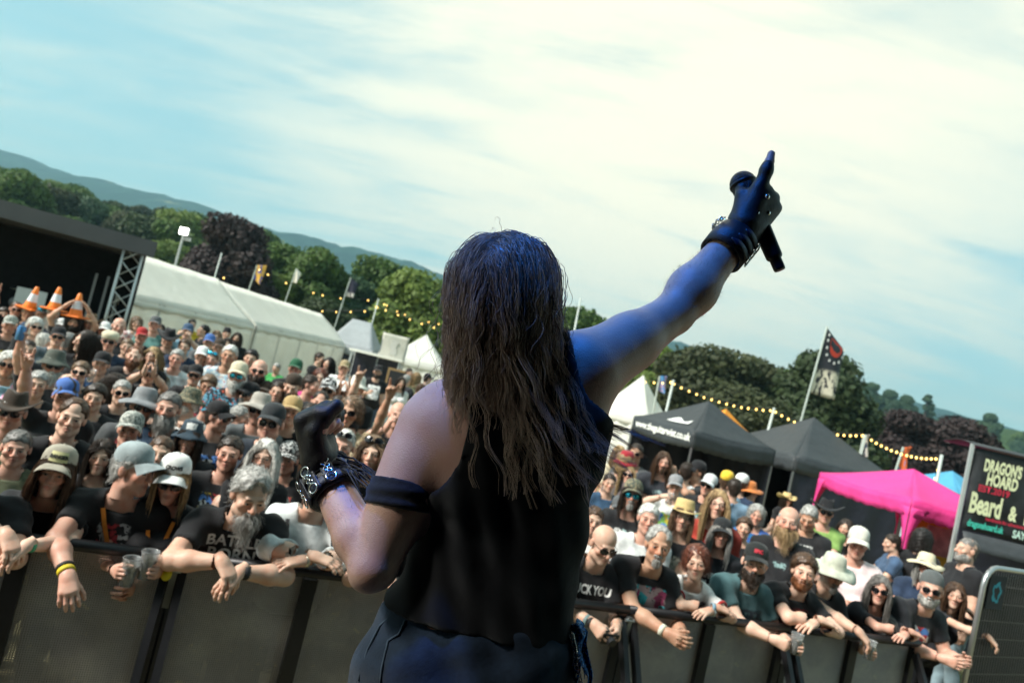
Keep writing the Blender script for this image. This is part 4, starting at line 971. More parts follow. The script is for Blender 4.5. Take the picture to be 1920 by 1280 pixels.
b = MB(); b.bar((-.46, .03, 0), (-.46, .03, pb[2] + .5), .04); b.bar((.46, .03, 0), (.46, .03, pb[2] + .5), .04); b.build('post', STEEL, bo)
# block-printed counter
wp = at(728, 752, 20.5); wo = empty('stone_counter', (wp[0], wp[1], 0), .12); tag(wo, 'pale stone block counter behind the man in denim shorts', 'counter')
b = MB(); b.box((0, .2, .5), (2.1, .35, 1.0)); b.build('core', plain((.25, .24, .22), .9), wo)
rb = random.Random(2)
for r_ in range(5):
    x = -1.05 - (.14 if r_ % 2 else 0)
    while x < 1.0:
        wd = rb.uniform(.24, .36); b = MB(); xa, xb = max(x, -1.05), min(x + wd, 1.05)
        b.box(((xa + xb) / 2, .012 - rb.uniform(0, .01), .1 + r_ * .19), (xb - xa - .02, .04, .17)); b.build('stone_block', plain((round(.42 + rb.uniform(-.1, .12), 1),) * 2 + (.40,), .9, 0, .2, 14, .4), wo); x += wd
# low steel barriers by the grey tent
for k, (px, py, lab) in enumerate(((672, 712, 'grey steel barrier near the serving stall'), (640, 690, 'grey steel barrier beside the end of the marquee'))):
    q = at(px, py, 25 + k); bo = empty('steel_barrier', (q[0], q[1], 0), .1 + .5 * k); tag(bo, lab, 'barrier', 'low steel barriers')
    b = MB(); b.tube([(-1, 0, .15), (-1, 0, .95), (-.85, 0, 1.1), (.85, 0, 1.1), (1, 0, .95), (1, 0, .15), (-1, 0, .15)], .02, 6); b.build('frame', STEEL, bo)
    for i in range(1, 14):
        b = MB(); b.bar((-1 + i / 7, 0, .15), (-1 + i / 7, 0, 1.09), .014); b.build('bar', STEEL, bo)
    for x in (-.7, .7): b = MB(); b.bar((x, -.3, .02), (x, .3, .02), .04); b.bar((x, 0, 0), (x, 0, .16), .03); b.build('foot', STEEL, bo)
# ------------------------------------------------------------------ long marquees
def marquee(name, A, B, half, ze, zr, label, ribs):
    ze += .1; zr += .1; A = np.array(A, float); B = np.array(B, float); d = B - A; L_ = np.linalg.norm(d); d /= L_; n = np.array([d[1], -d[0]])
    o = empty(name, (*A, 0), math.atan2(d[1], d[0])); tag(o, label, 'marquee', 'white marquees joined end to end')   # local x along the ridge, local -y to the right side
    for s in (1, -1):
        b = MB(); b.grid(lambda u, v: (L_ * u, -s * half * (1 - v), ze + (zr - ze) * v - .04 * math.sin(math.pi * v) - .015 * abs(math.sin(u * math.pi * ribs))), 30, 6); b.build('roof_panel', WHITE, o, True, solid=.006)
        b = MB(); b.grid(lambda u, v: (L_ * u, -s * (half + .012), ze - .02 - (.20 - .05 * abs(math.sin(u * L_ * 3.4))) * v), int(L_ * 14), 1); b.build('valance', WHITE, o, True, solid=.004)
        for k in range(ribs):
            b = MB(); x0 = L_ * k / ribs; x1 = L_ * (k + 1) / ribs
            b.grid(lambda u, v: (x0 + .02 + (x1 - x0 - .04) * u, -s * (half - .02 + .03 * math.sin(7 * u + 3 * v + k) * math.sin(math.pi * u)), ze - .04 - (ze - .06) * v), 16, 6); b.build('wall_panel', WHITE, o, True, solid=.004)
        for k in range(ribs + 1): b = MB(); b.bar((L_ * k / ribs, -s * (half - .05), 0), (L_ * k / ribs, -s * (half - .05), ze), .05); b.build('pole', STEEL, o)
    for x in (0.0, L_):
        b = MB(); b.add([(x, -half, 0), (x, half, 0), (x, half, ze), (x, 0, zr), (x, -half, ze)], [(0, 1, 2, 3, 4)]); b.build('gable', WHITE, o)
marquee('white_marquee', (-11.62, 17.5), (-10.45, 23.7), 1.8, 2.0, 3.28, 'taller white marquee beside the truss tower of the second stage', 4)
marquee('white_marquee', (-10.42, 23.85), (-9.45, 33.6), 1.75, 2.0, 3.22, 'long lower white marquee with scalloped eaves ending near the grey gazebo', 5)
# ------------------------------------------------------------------ second stage on the left
sp_ = np.array(at(238, 540, 15.2)); so = empty('second_stage', (sp_[0], sp_[1], 0), .50); tag(so, 'dark second stage with a low roof and an aluminium truss tower', 'stage')
RZ = at(262, 462, 15.2)[2]
b = MB(); b.box((-5.55, .85, RZ - .09), (11.5, 3.1, .20)); b.box((-5.4, -.72, RZ - .02), (11.5, .06, .34)); b.build('roof', plain((.09, .088, .095), .7, 0, .2, 3), so)
b = MB(); b.box((-5.4, 2.35, RZ / 2), (11.2, .06, RZ)); b.build('backdrop', DRAPE, so)
b = MB(); b.box((.13, 1.4, RZ / 2 + .2), (.05, 1.8, RZ - .4)); b.build('side_drape', DRAPE, so)
b = MB(); b.box((-5.4, .95, .45), (11.2, 2.7, .9)); b.build('deck', DRAPE, so)
def truss(o, x, y, z0, z1, w, mat):
    b = MB(); c = [(x - w / 2, y - w / 2), (x + w / 2, y - w / 2), (x + w / 2, y + w / 2), (x - w / 2, y + w / 2)]
    for q in c: b.tube([(*q, z0), (*q, z1)], .026, 8)
    b.build('chord', mat, o, True)
    n = int((z1 - z0) / .3)
    for i in range(4):
        b = MB()
        for k in range(n):
            p0, p1 = (c[i], c[(i + 1) % 4]) if k % 2 else (c[(i + 1) % 4], c[i]); b.tube([(*p0, z0 + (z1 - z0) * k / n), (*p1, z0 + (z1 - z0) * (k + 1) / n)], .013, 6)
        b.build('lacing', mat, o, True)
ALU = plain((.50, .52, .52), .4, .6, .15, 20)
truss(so, -.05, -.5, 0, RZ - .1, .36, ALU)
for x in (-.42, -.66): b = MB(); b.bar((x, .8, .9), (x, .8, RZ - .8), .05); b.build('upright', plain((.25, .26, .27), .5, .5), so)
for (x, z) in ((-1.6, 1.25), (-2.6, 1.15), (-4.2, 1.2)):
    b = MB(); b.tube([(x, .9, z), (x, 1.2, z)], .22, 16); b.tube([(x - .4, .8, z + .2), (x - .35, 1.0, z + .25)], .12, 12); b.build('drum', plain((.25, .25, .27), .3, .3), so, True)
for (x, z) in ((-2.0, 1.75), (-1.2, 1.62)): b = MB(); b.lathe([(.0, .012), (.16, 0), (.16, -.004), (0, .008)], 16, c=(x, .9, z)); b.tube([(x, .9, z), (x, .9, .9)], .012, 6); b.build('cymbal', plain((.60, .58, .5), .3, .8), so, True)
b = MB(); b.box((-1.7, .4, 1.62), (.55, .03, .42)); b.build('white_sheet', plain((.62, .64, .66), .7), so)
for x, cname, cc in ((-.75, 'magenta', (.5, .02, .25)), (-.6, 'yellow', (.6, .45, .02))): b = MB(); b.lathe([(0, .09), (.08, .05), (.09, -.05), (0, -.08)], 10, c=(x, .3, 1.3 + (.12 if cname == 'yellow' else 0))); b.build(cname + '_pompom', plain(cc, .8), so)
fo2 = empty('sky_floodlight', (*at(330, 488, 27)[:2], 0)); tag(fo2, 'lit white floodlight on a tall grey pole behind the white marquee', 'floodlight')
tp = at(346, 434, 27); dx_ = Vector(tp) - Vector(fo2.location); b = MB(); b.tube([(0, 0, 0), (dx_.x, dx_.y, dx_.z - .1)], .045, 8); b.build('pole', plain((.45, .46, .45), .5, .4), fo2)
b = MB(); b.box((dx_.x, dx_.y, dx_.z), (.36, .12, .30)); b.box((dx_.x + .12, dx_.y + .1, dx_.z - .26), (.28, .1, .14)); b.build('lamp_housing', plain((.5, .5, .5), .5), fo2)
b = MB(); b.box((dx_.x, dx_.y - .065, dx_.z), (.32, .01, .26)); b.build('lamp_glass', emit((1, 1, .92), 6), fo2)
# ------------------------------------------------------------------ dark banner stall
so = empty('banner_stall', (5.82, 8.4, .1)); tag(so, 'dark market stall with a black lettered banner across its front', 'stall')
zt, zb_ = 2.78, 1.77
b = MB(); b.grid(lambda u, v: (.05 + 3.4 * u, .012 * math.sin(9 * v + 2 * u) + .02 * math.sin(5 * u), zb_ + (zt - zb_) * v), 24, 12); b.build('banner', tent_cloth((.028, .031, .034), 0), so, True, solid=.006)
b = MB(); b.grid(lambda u, v: (.05 + 3.4 * u, -.05 - .10 * v, zb_ - .02 - .20 * v), 24, 3); b.build('valance', tent_cloth((.05, .055, .06), 0), so, True, solid=.005)
for x in (0, 3.45):
    for y in (0,): b = MB(); b.bar((x, y, 0), (x, y, zt + .03), .036); b.build('pole', plain((.55, .56, .56), .4, .6), so)
b = MB(); b.box((1.9, .52, 1.2), (3.0, .04, 2.4)); b.build('back_wall', NAVY, so)
b = MB(); b.grid(lambda u, v: (.0 + 3.5 * u, -.03 + .6 * v, zt + .02 + .05 * math.sin(math.pi * v)), 6, 8); b.build('roof', BLK, so, True, solid=.006)
CREAM = plain((.72, .74, .46), .7); TEAL = plain((.06, .55, .42), .7); REDI = plain((.50, .02, .05), .7); PALE = plain((.60, .80, .70), .7)
def btext(s, size, x, z, mat, name, sq=1.0, bold=0.0, align='LEFT'):
    me = text_mesh(s, size, align, bold=bold)
    for v in me.vertices: v.co = (v.co.x * sq + x, -.045, v.co.y + z)
    link(name, me, mat, so)
btext("DRAGON'S", .20, .16, 2.585, CREAM, 'banner_title', .47, .009); btext('HOARD', .20, .22, 2.425, CREAM, 'banner_title', .55, .009)
btext('EST.2019', .11, .14, 2.30, REDI, 'banner_date', .95, .004); btext('Beard', .34, .07, 2.10, CREAM, 'banner_words', .50, .012); btext('&', .24, .57, 2.08, CREAM, 'banner_words', .6, .010); btext('Body', .34, .76, 2.10, CREAM, 'banner_words', .50, .012)
btext('handmade for adventurers', .06, .30, 1.955, REDI, 'banner_small_words', .8, .002); btext('dragonshoard.uk', .11, .09, 1.86, TEAL, 'banner_web_address', .60, .004); btext('SAY HELLO', .13, .66, 1.85, PALE, 'banner_slogan', .7, .004)
for (x, z) in ((.92, 2.58), (.90, 2.40), (.95, 2.34)):
    b = MB(); b.lathe([(0, .03), (.045, .02), (.05, 0), (.03, -.02)], 10); q = b.build('pale_mark', PALE, so, True, mw=Matrix.Translation((x, -.04, z)) @ Matrix.Rotation(R(90), 4, 'X'))
# ------------------------------------------------------------------ goods under the pink gazebo
to = empty('market_table', (5.05, 8.25, 0), .35); tag(to, 'market table under a pale pink cloth in front of the pink gazebo', 'table')
b = MB(); b.grid(lambda u, v: (-.75 + 1.5 * u, -.37 - .05 * v - .02 * math.sin(u * 22) * v, .82 - .74 * v), 30, 4); b.grid(lambda u, v: (-.75 + 1.5 * u, -.37 + .75 * v, .82), 4, 2); b.grid(lambda u, v: (-.75 - .04 * v - .02 * math.sin(u * 11) * v, .38 - .75 * u, .82 - .74 * v), 16, 4); b.build('tablecloth', tent_cloth((.78, .60, .60), .1), to, True, solid=.004)
for x in (-.65, .65):
    for y in (-.3, .3): b = MB(); b.bar((x, y, 0), (x, y, .80), .03); b.build('leg', STEEL, to)
rg = random.Random(8)
for k in range(9):
    q = Matrix.Rotation(.35, 3, 'Z') @ Vector((-.62 + .15 * k, rg.uniform(-.2, .2), 0)); cc = [(.45, .25, .08), (.5, .05, .05), (.1, .2, .4), (.6, .6, .55), (.5, .4, .05)][k % 5]
    b = MB(); b.lathe([(.0, 0), (.035, 0), (.036, .09), (.02, .11), (.02, .13), (0, .13)], 12) if k % 2 else b.box((0, 0, .035), (.13, .09, .07))
    tag(b.build('goods_jar' if k % 2 else 'goods_box', plain(cc, .5), None, bool(k % 2), loc=(5.05 + q.x, 8.25 + q.y, .826)), f'small {["brown", "red", "blue", "white", "yellow"][k % 5]} {"jar" if k % 2 else "box"} set out on the pink table', 'jar' if k % 2 else 'box', 'goods on the pink table')
ro = empty('display_rack', (4.62, 9.6, 0), .2); tag(ro, 'wooden slatted display rack under the pink gazebo', 'rack')
for z in (.72, .86, 1.0, 1.14): b = MB(); b.box((.25, 0, z), (.95, .05, .09)); b.build('slat', plain((.16, .09, .05), .8), ro)
for x in (-.2, .7): b = MB(); b.bar((x, .04, 0), (x, .04, 1.2), .05); b.build('post', plain((.14, .08, .05), .8), ro)
b = MB(); b.box((6.75, 10.3, 1.15), (.7, .04, 1.3)); tag(b.build('yellow_backcloth', cloth((.75, .40, .03))), 'yellow cloth hung at the back of the pink gazebo', 'cloth')
b = MB(); b.box((6.85, 10.2, 1.5), (.4, .03, .42)); tag(b.build('pink_picture', cloth((.55, .28, .30))), 'pink picture hung in front of the yellow cloth', 'picture')
# ------------------------------------------------------------------ flags, poles and festoon lights
def flag(base_px, top_px, d, cloth_from, wpx, mat, label, extra=None, taper=True, droop=.3):
    p0 = Vector(at(*base_px, d)); p1 = Vector(at(*top_px, d)); dr = (p1 - p0).normalized(); g0 = p0 - dr * (p0.z / dr.z)
    o = empty('feather_flag', g0); tag(o, label, 'flag', 'flags above the tents'); loc = p1 - g0
    b = MB(); b.tube([(0, 0, 0), tuple(loc)], .028, 8); b.build('pole', plain((.55, .60, .55), .4, .3), o)
    wd = wpx / FPX * d; ln = loc.length * 1.0; c0 = loc * cloth_from; rt = Vector(CR) * .98 + Vector((0, .15, 0))
    def fn(u, v):
        q = c0 + (loc - c0) * v; k = min(1, (1 - v) * 3.2) if taper else 1.0
        return q + rt * (wd * u * k) + Vector((0, .10 * math.sin(5 * u + 4 * v) * u, -wd * droop * u * (1 - v)))
    b = MB(); b.grid(fn, 8, 18); b.build('flag_cloth', mat, o, True, solid=.004)
    return o, fn
def zone(c1, c2, z0, zs, sc, c3=None):
    b = NB('flag'); v = b.coord(); z = b.sep(v)[2]; n = b.noise(b.coord(scale=(1, 1, .5)), sc, 3, .6, 1.5); m = b.math('MULTIPLY', b.step(z, z0 + zs, z0), b.step(n, .44, .50)); c = b.mix(m, c1, c2)
    if c3: c = b.mix(b.step(b.noise(v, sc * 1.7, 2), .60, .64), c, c3)
    b.set(c, .8); return b.m
fz = (at(1530, 700, 12.5)[2], .5)
o, fn = flag((1500, 795), (1551, 612), 18.5, .68, 52, zone((.022, .026, .035), (.62, .57, .45), at(1530, 690, 18.5)[2] - .05, .12, 5.5), 'black feather flag with white wings and a red eye beside the dark trees')
b = MB(); k = 14
b.add([fn(.62 + .30 * math.cos(2 * math.pi * i / k), .70 + .14 * math.sin(2 * math.pi * i / k)) + Vector((0, -.02, 0)) for i in range(k)], [tuple(range(k))]); b.build('red_eye', plain((.45, .04, .02), .7), o)
for i in range(9):
    a = 2.2 + i * .5; c = Vector(fn(.62 + .42 * math.cos(a), .70 + .22 * math.sin(a)) if .62 + .42 * math.cos(a) < 1 else fn(.97, .70 + .22 * math.sin(a))) + Vector((0, -.025, 0)); b = MB(); b.box(c, (.045, .006, .07)); b.build('letter', plain((.6, .6, .58), .7), o)
flag((465, 548), (482, 497), 35, .86, 17, zone((.05, .08, .35), (.65, .36, .06), 8, 8, 4.0), 'blue and gold pennant above the white marquee', None, False, .8)
flag((535, 565), (556, 503), 36, .86, 10, zone((.75, .68, .60), (.65, .10, .03), at(545, 540, 36)[2], .3, 3.0), 'narrow white and red feather flag above the white marquee')
flag((630, 605), (658, 520), 37, .82, 17, zone((.02, .02, .04), (.6, .55, .5), at(650, 550, 37)[2], .15, 4.0), 'black and white eagle feather flag next to the grey gazebo')
flag((1225, 770), (1237, 705), 20, .88, 16, zone((.55, .30, .40), (.10, .30, .60), 9, 3, 6.0), 'pink and blue rag flag on a pole behind the first black gazebo', None, False, .5)
flag((1686, 862), (1694, 838), 17, .80, 20, zone((.02, .26, .55), (.65, .12, .03), 9, 3, 4.0), 'small blue and orange flag hanging from the festoon lights', None, False, .5)
flag((1610, 860), (1621, 815), 16, .86, 14, zone((.05, .06, .10), (.5, .45, .4), 9, 3, 5.0), 'small dark flag on a festoon pole beside the tall dark tree', None, False, .8)
def pole(base, top, d, label, r=.035):
    p0 = Vector(at(*base, d)); p1 = Vector(at(*top, d)); dr = (p1 - p0).normalized(); g0 = p0 - dr * (p0.z / dr.z); b = MB(); b.tube([(0, 0, 0), tuple(p1 - g0)], r, 8)
    o = b.build('festoon_pole', plain((.42, .46, .43), .5, .2), None, True, loc=g0); tag(o, label, 'pole', 'festoon light poles')
for base, top, d, l in (((1250, 768), (1263, 712), 18, 'thin grey festoon pole behind the first black gazebo'), ((1440, 808), (1452, 764), 17, 'thin grey festoon pole between the two black gazebo peaks'), ((1612, 858), (1623, 815), 16, 'thin grey festoon pole in front of the tall dark tree'), ((1757, 898), (1766, 852), 15, 'grey festoon pole beside the dark banner stall'),
                        ((696, 612), (710, 560), 38, 'tall grey festoon pole above the grey gazebo'), ((404, 515), (416, 474), 36, 'short grey pole on the ridge of the marquees'), ((1080, 605), (1089, 558), 26, 'thin pole beside the shoulder of the singer')): pole(base, top, d, l)
BULB = acc('bulb', lambda: (lambda b: b.mesh('bulb', True))(MB().lathe([(0, .030), (.012, .027), (.021, .012), (.023, -.003), (.016, -.020), (0, -.025)], 10)))
BE = emit((1.0, .62, .16), 2.2)
def festoon(pts, d0, d1, label):
    P = [Vector(at(x, y, d0 + (d1 - d0) * i / max(1, len(pts) - 1))) for i, (x, y) in enumerate(pts)]
    o = empty('festoon_string', P[0]); tag(o, label, 'light string', 'strings of festoon lights')
    b = MB(); b.tube([tuple(p - P[0] + Vector((0, 0, .05))) for p in P], .008, 5); b.build('cable', plain((.02, .02, .02), .6), o)
    for p in P: link('bulb', BULB, BE, o, loc=p - P[0])
Z3 = lambda l: [(1140 + x / 4, 560 + y / 4) for x, y in l]; Z4 = lambda l: [(1440 + x / 4, 600 + y / 4) for x, y in l]; Z2 = lambda l: [(400 + x / 4, 400 + y / 4) for x, y in l]
festoon(Z3([(278, 625), (345, 630), (410, 633), (470, 627)]), 19, 18, 'short festoon run behind the hair ends of the singer')
festoon(Z3([(495, 640), (550, 668), (608, 693), (665, 717), (720, 740), (777, 757), (833, 775), (890, 790), (944, 803), (1000, 815), (1052, 822), (1112, 830), (1163, 836), (1218, 838)]), 18, 17, 'glowing festoon string sagging over the first black gazebo')
festoon(Z3([(1257, 850), (1303, 877), (1352, 903), (1398, 925), (1450, 948), (1510, 970), (1570, 990), (1625, 1003), (1678, 1013), (1722, 1020), (1770, 1024), (1818, 1027), (1860, 1027), (1907, 1026)]), 17, 16, 'glowing festoon string behind the peak of the second black gazebo')
festoon(Z4([(735, 870), (775, 900), (812, 923), (850, 943), (888, 962), (925, 978), (965, 990), (1000, 1005), (1040, 1015), (1075, 1023), (1113, 1031), (1150, 1036), (1188, 1039), (1225, 1040), (1260, 1040), (1298, 1027)]), 16, 15, 'festoon string in front of the purple beech trees')
festoon(Z4([(1298, 1050), (1275, 1125), (1253, 1188)]), 15, 15, 'short festoon run hanging down the pole by the banner stall')
festoon(Z2([(78, 485), (345, 423), (410, 460), (545, 523), (750, 597), (820, 615), (955, 638), (1160, 653), (1282, 683)]), 24, 27, 'sparse festoon string across the dark purple-leaved tree')
festoon(Z2([(817, 735), (922, 740), (1030, 740), (1135, 735), (1220, 703)]), 27, 26, 'festoon string sagging above the grey gazebo')
festoon(Z2([(1230, 705), (1293, 727), (1385, 762), (1473, 796), (1563, 828), (1653, 856), (1740, 885)]), 26, 24, 'festoon string running down towards the hair of the singer')
festoon(Z2([(1300, 690), (1378, 735), (1437, 760), (1615, 815), (1690, 830)]), 30, 30, 'dim far festoon string in front of the bright green tree')
# ------------------------------------------------------------------ the crowd
DN = dict(wL=(.25, -.06, .86), wR=(-.25, -.06, .86))
FR_ = dict(wL=(.08, -.30, 1.10), wR=(-.08, -.32, 1.14), eL=(1, .2, -.6), eR=(-1, .2, -.6), hL='grip', hR='grip', pL=(-.3, .9, .2), pR=(.3, .9, .2))
CUP = dict(wL=(.25, -.06, .86), wR=(-.10, -.34, 1.20), eR=(-.7, .1, -1), hR='grip', pR=(.8, .3, 0), dR=(.3, -.9, .35))
FOLD = dict(wL=(-.10, -.235, 1.12), wR=(.10, -.255, 1.17), eL=(1, -.3, -.6), eR=(-1, -.3, -.6), hL='flat', hR='flat')
UPL = dict(wL=(.30, -.22, 1.86), wR=(-.25, -.06, .86), eL=(1, .2, -.3), hL='horns', pL=(0, -1, .1)); UPR = dict(wR=(-.30, -.22, 1.86), wL=(.25, -.06, .86), eR=(-1, .2, -.3), hR='horns', pR=(0, -1, .1))
CLAP = dict(wL=(.05, -.36, 1.70), wR=(-.05, -.36, 1.70), eL=(1, -.2, -.4), eR=(-1, -.2, -.4), hL='open', hR='open', pL=(-1, 0, 0), pR=(1, 0, 0), dL=(0, -.3, 1), dR=(0, -.3, 1))
DRK = dict(wL=(.25, -.06, .86), wR=(-.12, -.25, 1.52), eR=(-1, -.2, -.5), hR='grip', pR=(.8, -.3, 0), dR=(.7, -.5, .4))
PHO = dict(wL=(.09, -.36, 1.55), wR=(-.09, -.36, 1.55), eL=(1, 0, -.8), eR=(-1, 0, -.8), hL='grip', hR='grip', pL=(-1, .2, 0), pR=(1, .2, 0), dL=(-.2, -.3, 1), dR=(.2, -.3, 1))
CONE = dict(wL=(.15, -.06, 1.86), wR=(-.15, -.06, 1.86), eL=(1, -.1, 0), eR=(-1, -.1, 0), hL='flat', hR='flat', pL=(-1, 0, 0), pR=(1, 0, 0))
PTL = dict(wL=(.52, -.40, 1.48), wR=(-.25, -.06, .86), hL='point', pL=(0, .3, -1), eL=(.3, .6, -.8)); 
AR = {'md1': dict(DN, head='m1', fat=.3, seed=1), 'md2': dict(DN, head='m2', fat=.75, seed=2), 'md3': dict(DN, head='m3', fat=.2, seed=3, hpitch=-4), 'mds': dict(DN, head='ms', fat=.35, seed=4, hroll=6),
      'mc1': dict(CUP, head='m1', fat=.4, seed=5), 'mc2': dict(CUP, head='m2', fat=.8, seed=6), 'mf1': dict(FOLD, head='m3', fat=.4, seed=7), 'mf2': dict(FOLD, head='m2', fat=.9, seed=8), 'mh': dict(FR_, head='m1', fat=.5, seed=9, hpitch=10),
      'mul': dict(UPL, head='m2', fat=.5, seed=10), 'mur': dict(UPR, head='m1', fat=.4, seed=11), 'mcl': dict(CLAP, head='m3', fat=.3, seed=12), 'mdr': dict(DRK, head='m1', fat=.4, seed=13), 'mph': dict(PHO, head='m3', fat=.4, seed=14), 'mco': dict(CONE, head='m1', fat=.4, seed=15), 'mpt': dict(PTL, head='m3', fat=.3, seed=16),
      'myr': dict(DN, head='m1', fat=.35, hyaw=48, seed=17), 'myl': dict(DN, head='m3', fat=.35, hyaw=-48, seed=18), 'mtank': dict(DN, head='m2', fat=.4, sleeve=0, hpitch=14, seed=19), 'mls': dict(DN, head='m1', fat=.4, sleeve=1.95, seed=20),
      'fd': dict(DN, head='f1', fem=1, fat=.25, seed=21), 'fs': dict(DN, head='f2', fem=1, fat=.4, hroll=-6, seed=22), 'fc': dict(CUP, head='f1', fem=1, fat=.3, seed=23), 'fu': dict(UPL, head='f2', fem=1, fat=.3, seed=24), 'ft': dict(FR_, head='f1', fem=1, fat=.35, sleeve=0, seed=25), 'mlook': dict(FR_, head='m2', fat=.7, hpitch=24, seed=26),
      'mshort': dict(CUP, head='m1', fat=.5, cuff=.50, seed=27), 'fl': dict(DN, head='f1', fem=1, fat=.3, sleeve=1.95, cuff=.62, seed=28)}
BK = cloth((.013, .013, .015)); BK2 = cloth((.020, .021, .026)); GY = cloth((.10, .105, .11)); WH = cloth((.72, .72, .70)); NVY = cloth((.02, .035, .07)); DEN = cloth((.05, .09, .16)); TL = cloth((.06, .13, .15)); OLV = cloth((.11, .12, .07)); SKY = cloth((.16, .28, .36)); RED = cloth((.42, .03, .03)); KH = cloth((.36, .28, .16)); CRM = cloth((.62, .55, .40)); BRN = cloth((.05, .035, .025)); BLU = cloth((.06, .14, .38)); CAMO = pattern((.22, .24, .22), (.50, .50, .45), 30.0, (.06, .07, .06)); DCAMO = pattern((.10, .11, .08), (.26, .22, .14), 30.0, (.05, .06, .06)); GRN = cloth((.22, .38, .10)); STR = pattern((.60, .46, .22), (.50, .36, .16), 120.0); PNK = cloth((.80, .64, .64)); LEO = pattern((.50, .38, .22), (.10, .07, .05), 55.0, (.62, .52, .36)); FLO = pattern((.30, .45, .55), (.62, .64, .60), 28.0, (.4, .1, .1)); STR2 = pattern((.60, .52, .36), (.66, .60, .44), 90.0)
_ps = [0]
def PR(ink, base=(.013, .013, .015), **k):
    _ps[0] += 1; return printed(base, tuple(ink), seed=_ps[0] * 1.37, **k)
W_, R_, B_, Y_, G_, T_, O_ = (.62, .62, .60), (.45, .04, .05), (.08, .20, .50), (.62, .48, .06), (.20, .45, .10), (.05, .40, .45), (.65, .22, .03)
HELD = []
def P(px, py, hp, fig, label, shirt, hair=None, hcol='brown', yaw=0, **k):
    f = figure(fig, AR[fig]); d = 288.0 / (hp * .86 if px > 1080 and hp >= 40 else hp); r = ray(px, py); zh = CAMZ + r[2] * d
    s = min(1.10, max(.865, zh / f['zhead']))
    if abs(s * f['zhead'] - zh) > .01 and r[2] < -.02: d = (s * f['zhead'] - CAMZ) / r[2]
    sep_ = lambda q: -float((q[:2] - BP) @ BN)
    if sep_(CAM + r * d) < .95 + f['yhead'] * s and py > 780:
        d = (.95 + f['yhead'] * s + float((CAM[:2] - BP) @ BN)) / -float(r[:2] @ BN); s = max(.78, min(1.1, (CAMZ + r[2] * d) / f['zhead']))
    p = CAM + r * d; rz = math.atan2(-p[0], p[1]) * .8 + R(yaw)
    off = Matrix.Rotation(rz, 2) @ Vector((f['xhead'] * s, f['yhead'] * s))
    o = person(f, (p[0] - off.x, p[1] - off.y, 0), rz, s, shirt=shirt, hair=hair, hcol=hcol, label=label, group='people in the festival crowd', eyes=hp >= 40, **k)
    return o, f
def world_of(o, f, nm, local):
    W, fr = f['hands'][nm]; q = Vector(W) + Vector(fr @ np.array(local, float)); m = Matrix.LocRotScale(o.location, o.rotation_euler, o.scale); return m @ q
CUPM = None
def cup(o, f, nm, label, full=True, tilt=None, local=(-.012, -.052, .075)):
    p = world_of(o, f, nm, local); e = empty('plastic_cup', p - Vector((0, 0, .05)), 0); tag(e, label, 'cup', 'plastic beer cups')
    if tilt: e.rotation_euler = tilt
    q = acc('cupm', lambda: MB().lathe([(.0, 0), (.030, 0), (.033, .06), (.040, .125), (.0425, .128), (.0405, .131), (.037, .125), (.031, .06), (.028, .004)], 20).mesh('cup', True)); link('cup_wall', q, MATS.setdefault('cupp', NB('cup_plastic').set((.92, .95, .96), .12, 0, .5, None, .88).m), e)
    if full: q = acc('beer', lambda: MB().lathe([(.0, .005), (.027, .005), (.0305, .06), (.0325, .088), (0, .088)], 18).mesh('beer', True)); link('beer', q, glossy((.03, .014, .006), .1), e)
    return e
def can(o, f, nm, label, c=(.10, .25, .50)):
    p = world_of(o, f, nm, (-.012, -.05, .07)); b = MB(); b.lathe([(0, 0), (.026, 0), (.032, .008), (.032, .105), (.026, .117), (.027, .12), (0, .116)], 16)
    tag(b.build('drink_can', plain(c, .35, .6), None, True, loc=p - Vector((0, 0, .05))), label, 'can')
def phone(o, f, label):
    a = world_of(o, f, 'L', (0, -.03, .08)); c = world_of(o, f, 'R', (0, -.03, .08)); m = (a + c) / 2; b = MB(); b.box((0, 0, 0), (.15, .012, .075)); b.box((.05, -.008, .02), (.02, .006, .02))
    e = b.build('phone', glossy((.015, .015, .018), .15), None, bevel=.004); e.location = m; e.rotation_euler = (0, 0, o.rotation_euler.z); tag(e, label, 'phone')
def band(o, f, nm, t, col_, r=.031, w=.012, name='wristband', rough=.6, metal=0.0):
    W, d = f['wr'][nm]; d = d / np.linalg.norm(d); c = W - d * t; fr = frame(d, (0, 0, 1)); b = MB(); b.lathe([(r, -w), (r + .004, -w), (r + .004, w), (r, w), (r, -w)], 18)
    m = Matrix.Identity(4)
    for i in range(3):
        for j in range(3): m[i][j] = float(fr[i][j])
        m[i][3] = float(c[i])
    return b.build(name, plain(col_, rough, metal), o, True, mw=m)
def cap_text(o, f, s, size, mat, z=.076, patch=None, bold=.002):
    def wrap(me, off):
        for v in me.vertices:
            x, y = v.co.x, v.co.y; a = x / .098; zz_ = z + y; rr = np.interp(zz_, [.045, .070, .105, .132], [.097, .096, .087, .062]) + off
            v.co = (rr * .90 * math.sin(a), .012 - rr * 1.06 * math.cos(a), zz_)
        return me
    if patch: b = MB(); b.grid(lambda u, v: (-.052 + .104 * u, -.028 + .056 * v, 0), 10, 4); link('cap_patch', wrap(b.mesh('cap_patch'), .0025), patch, o, mw=f['headM'] @ (Matrix.Translation((0, .004, .010)) @ Matrix.Rotation(-.10, 4, 'X')))
    me = text_mesh(s, size, bold=bold); link('cap_lettering', wrap(me, .005), mat, o, mw=f['headM'] @ (Matrix.Translation((0, .004, .010)) @ Matrix.Rotation(-.10, 4, 'X')))
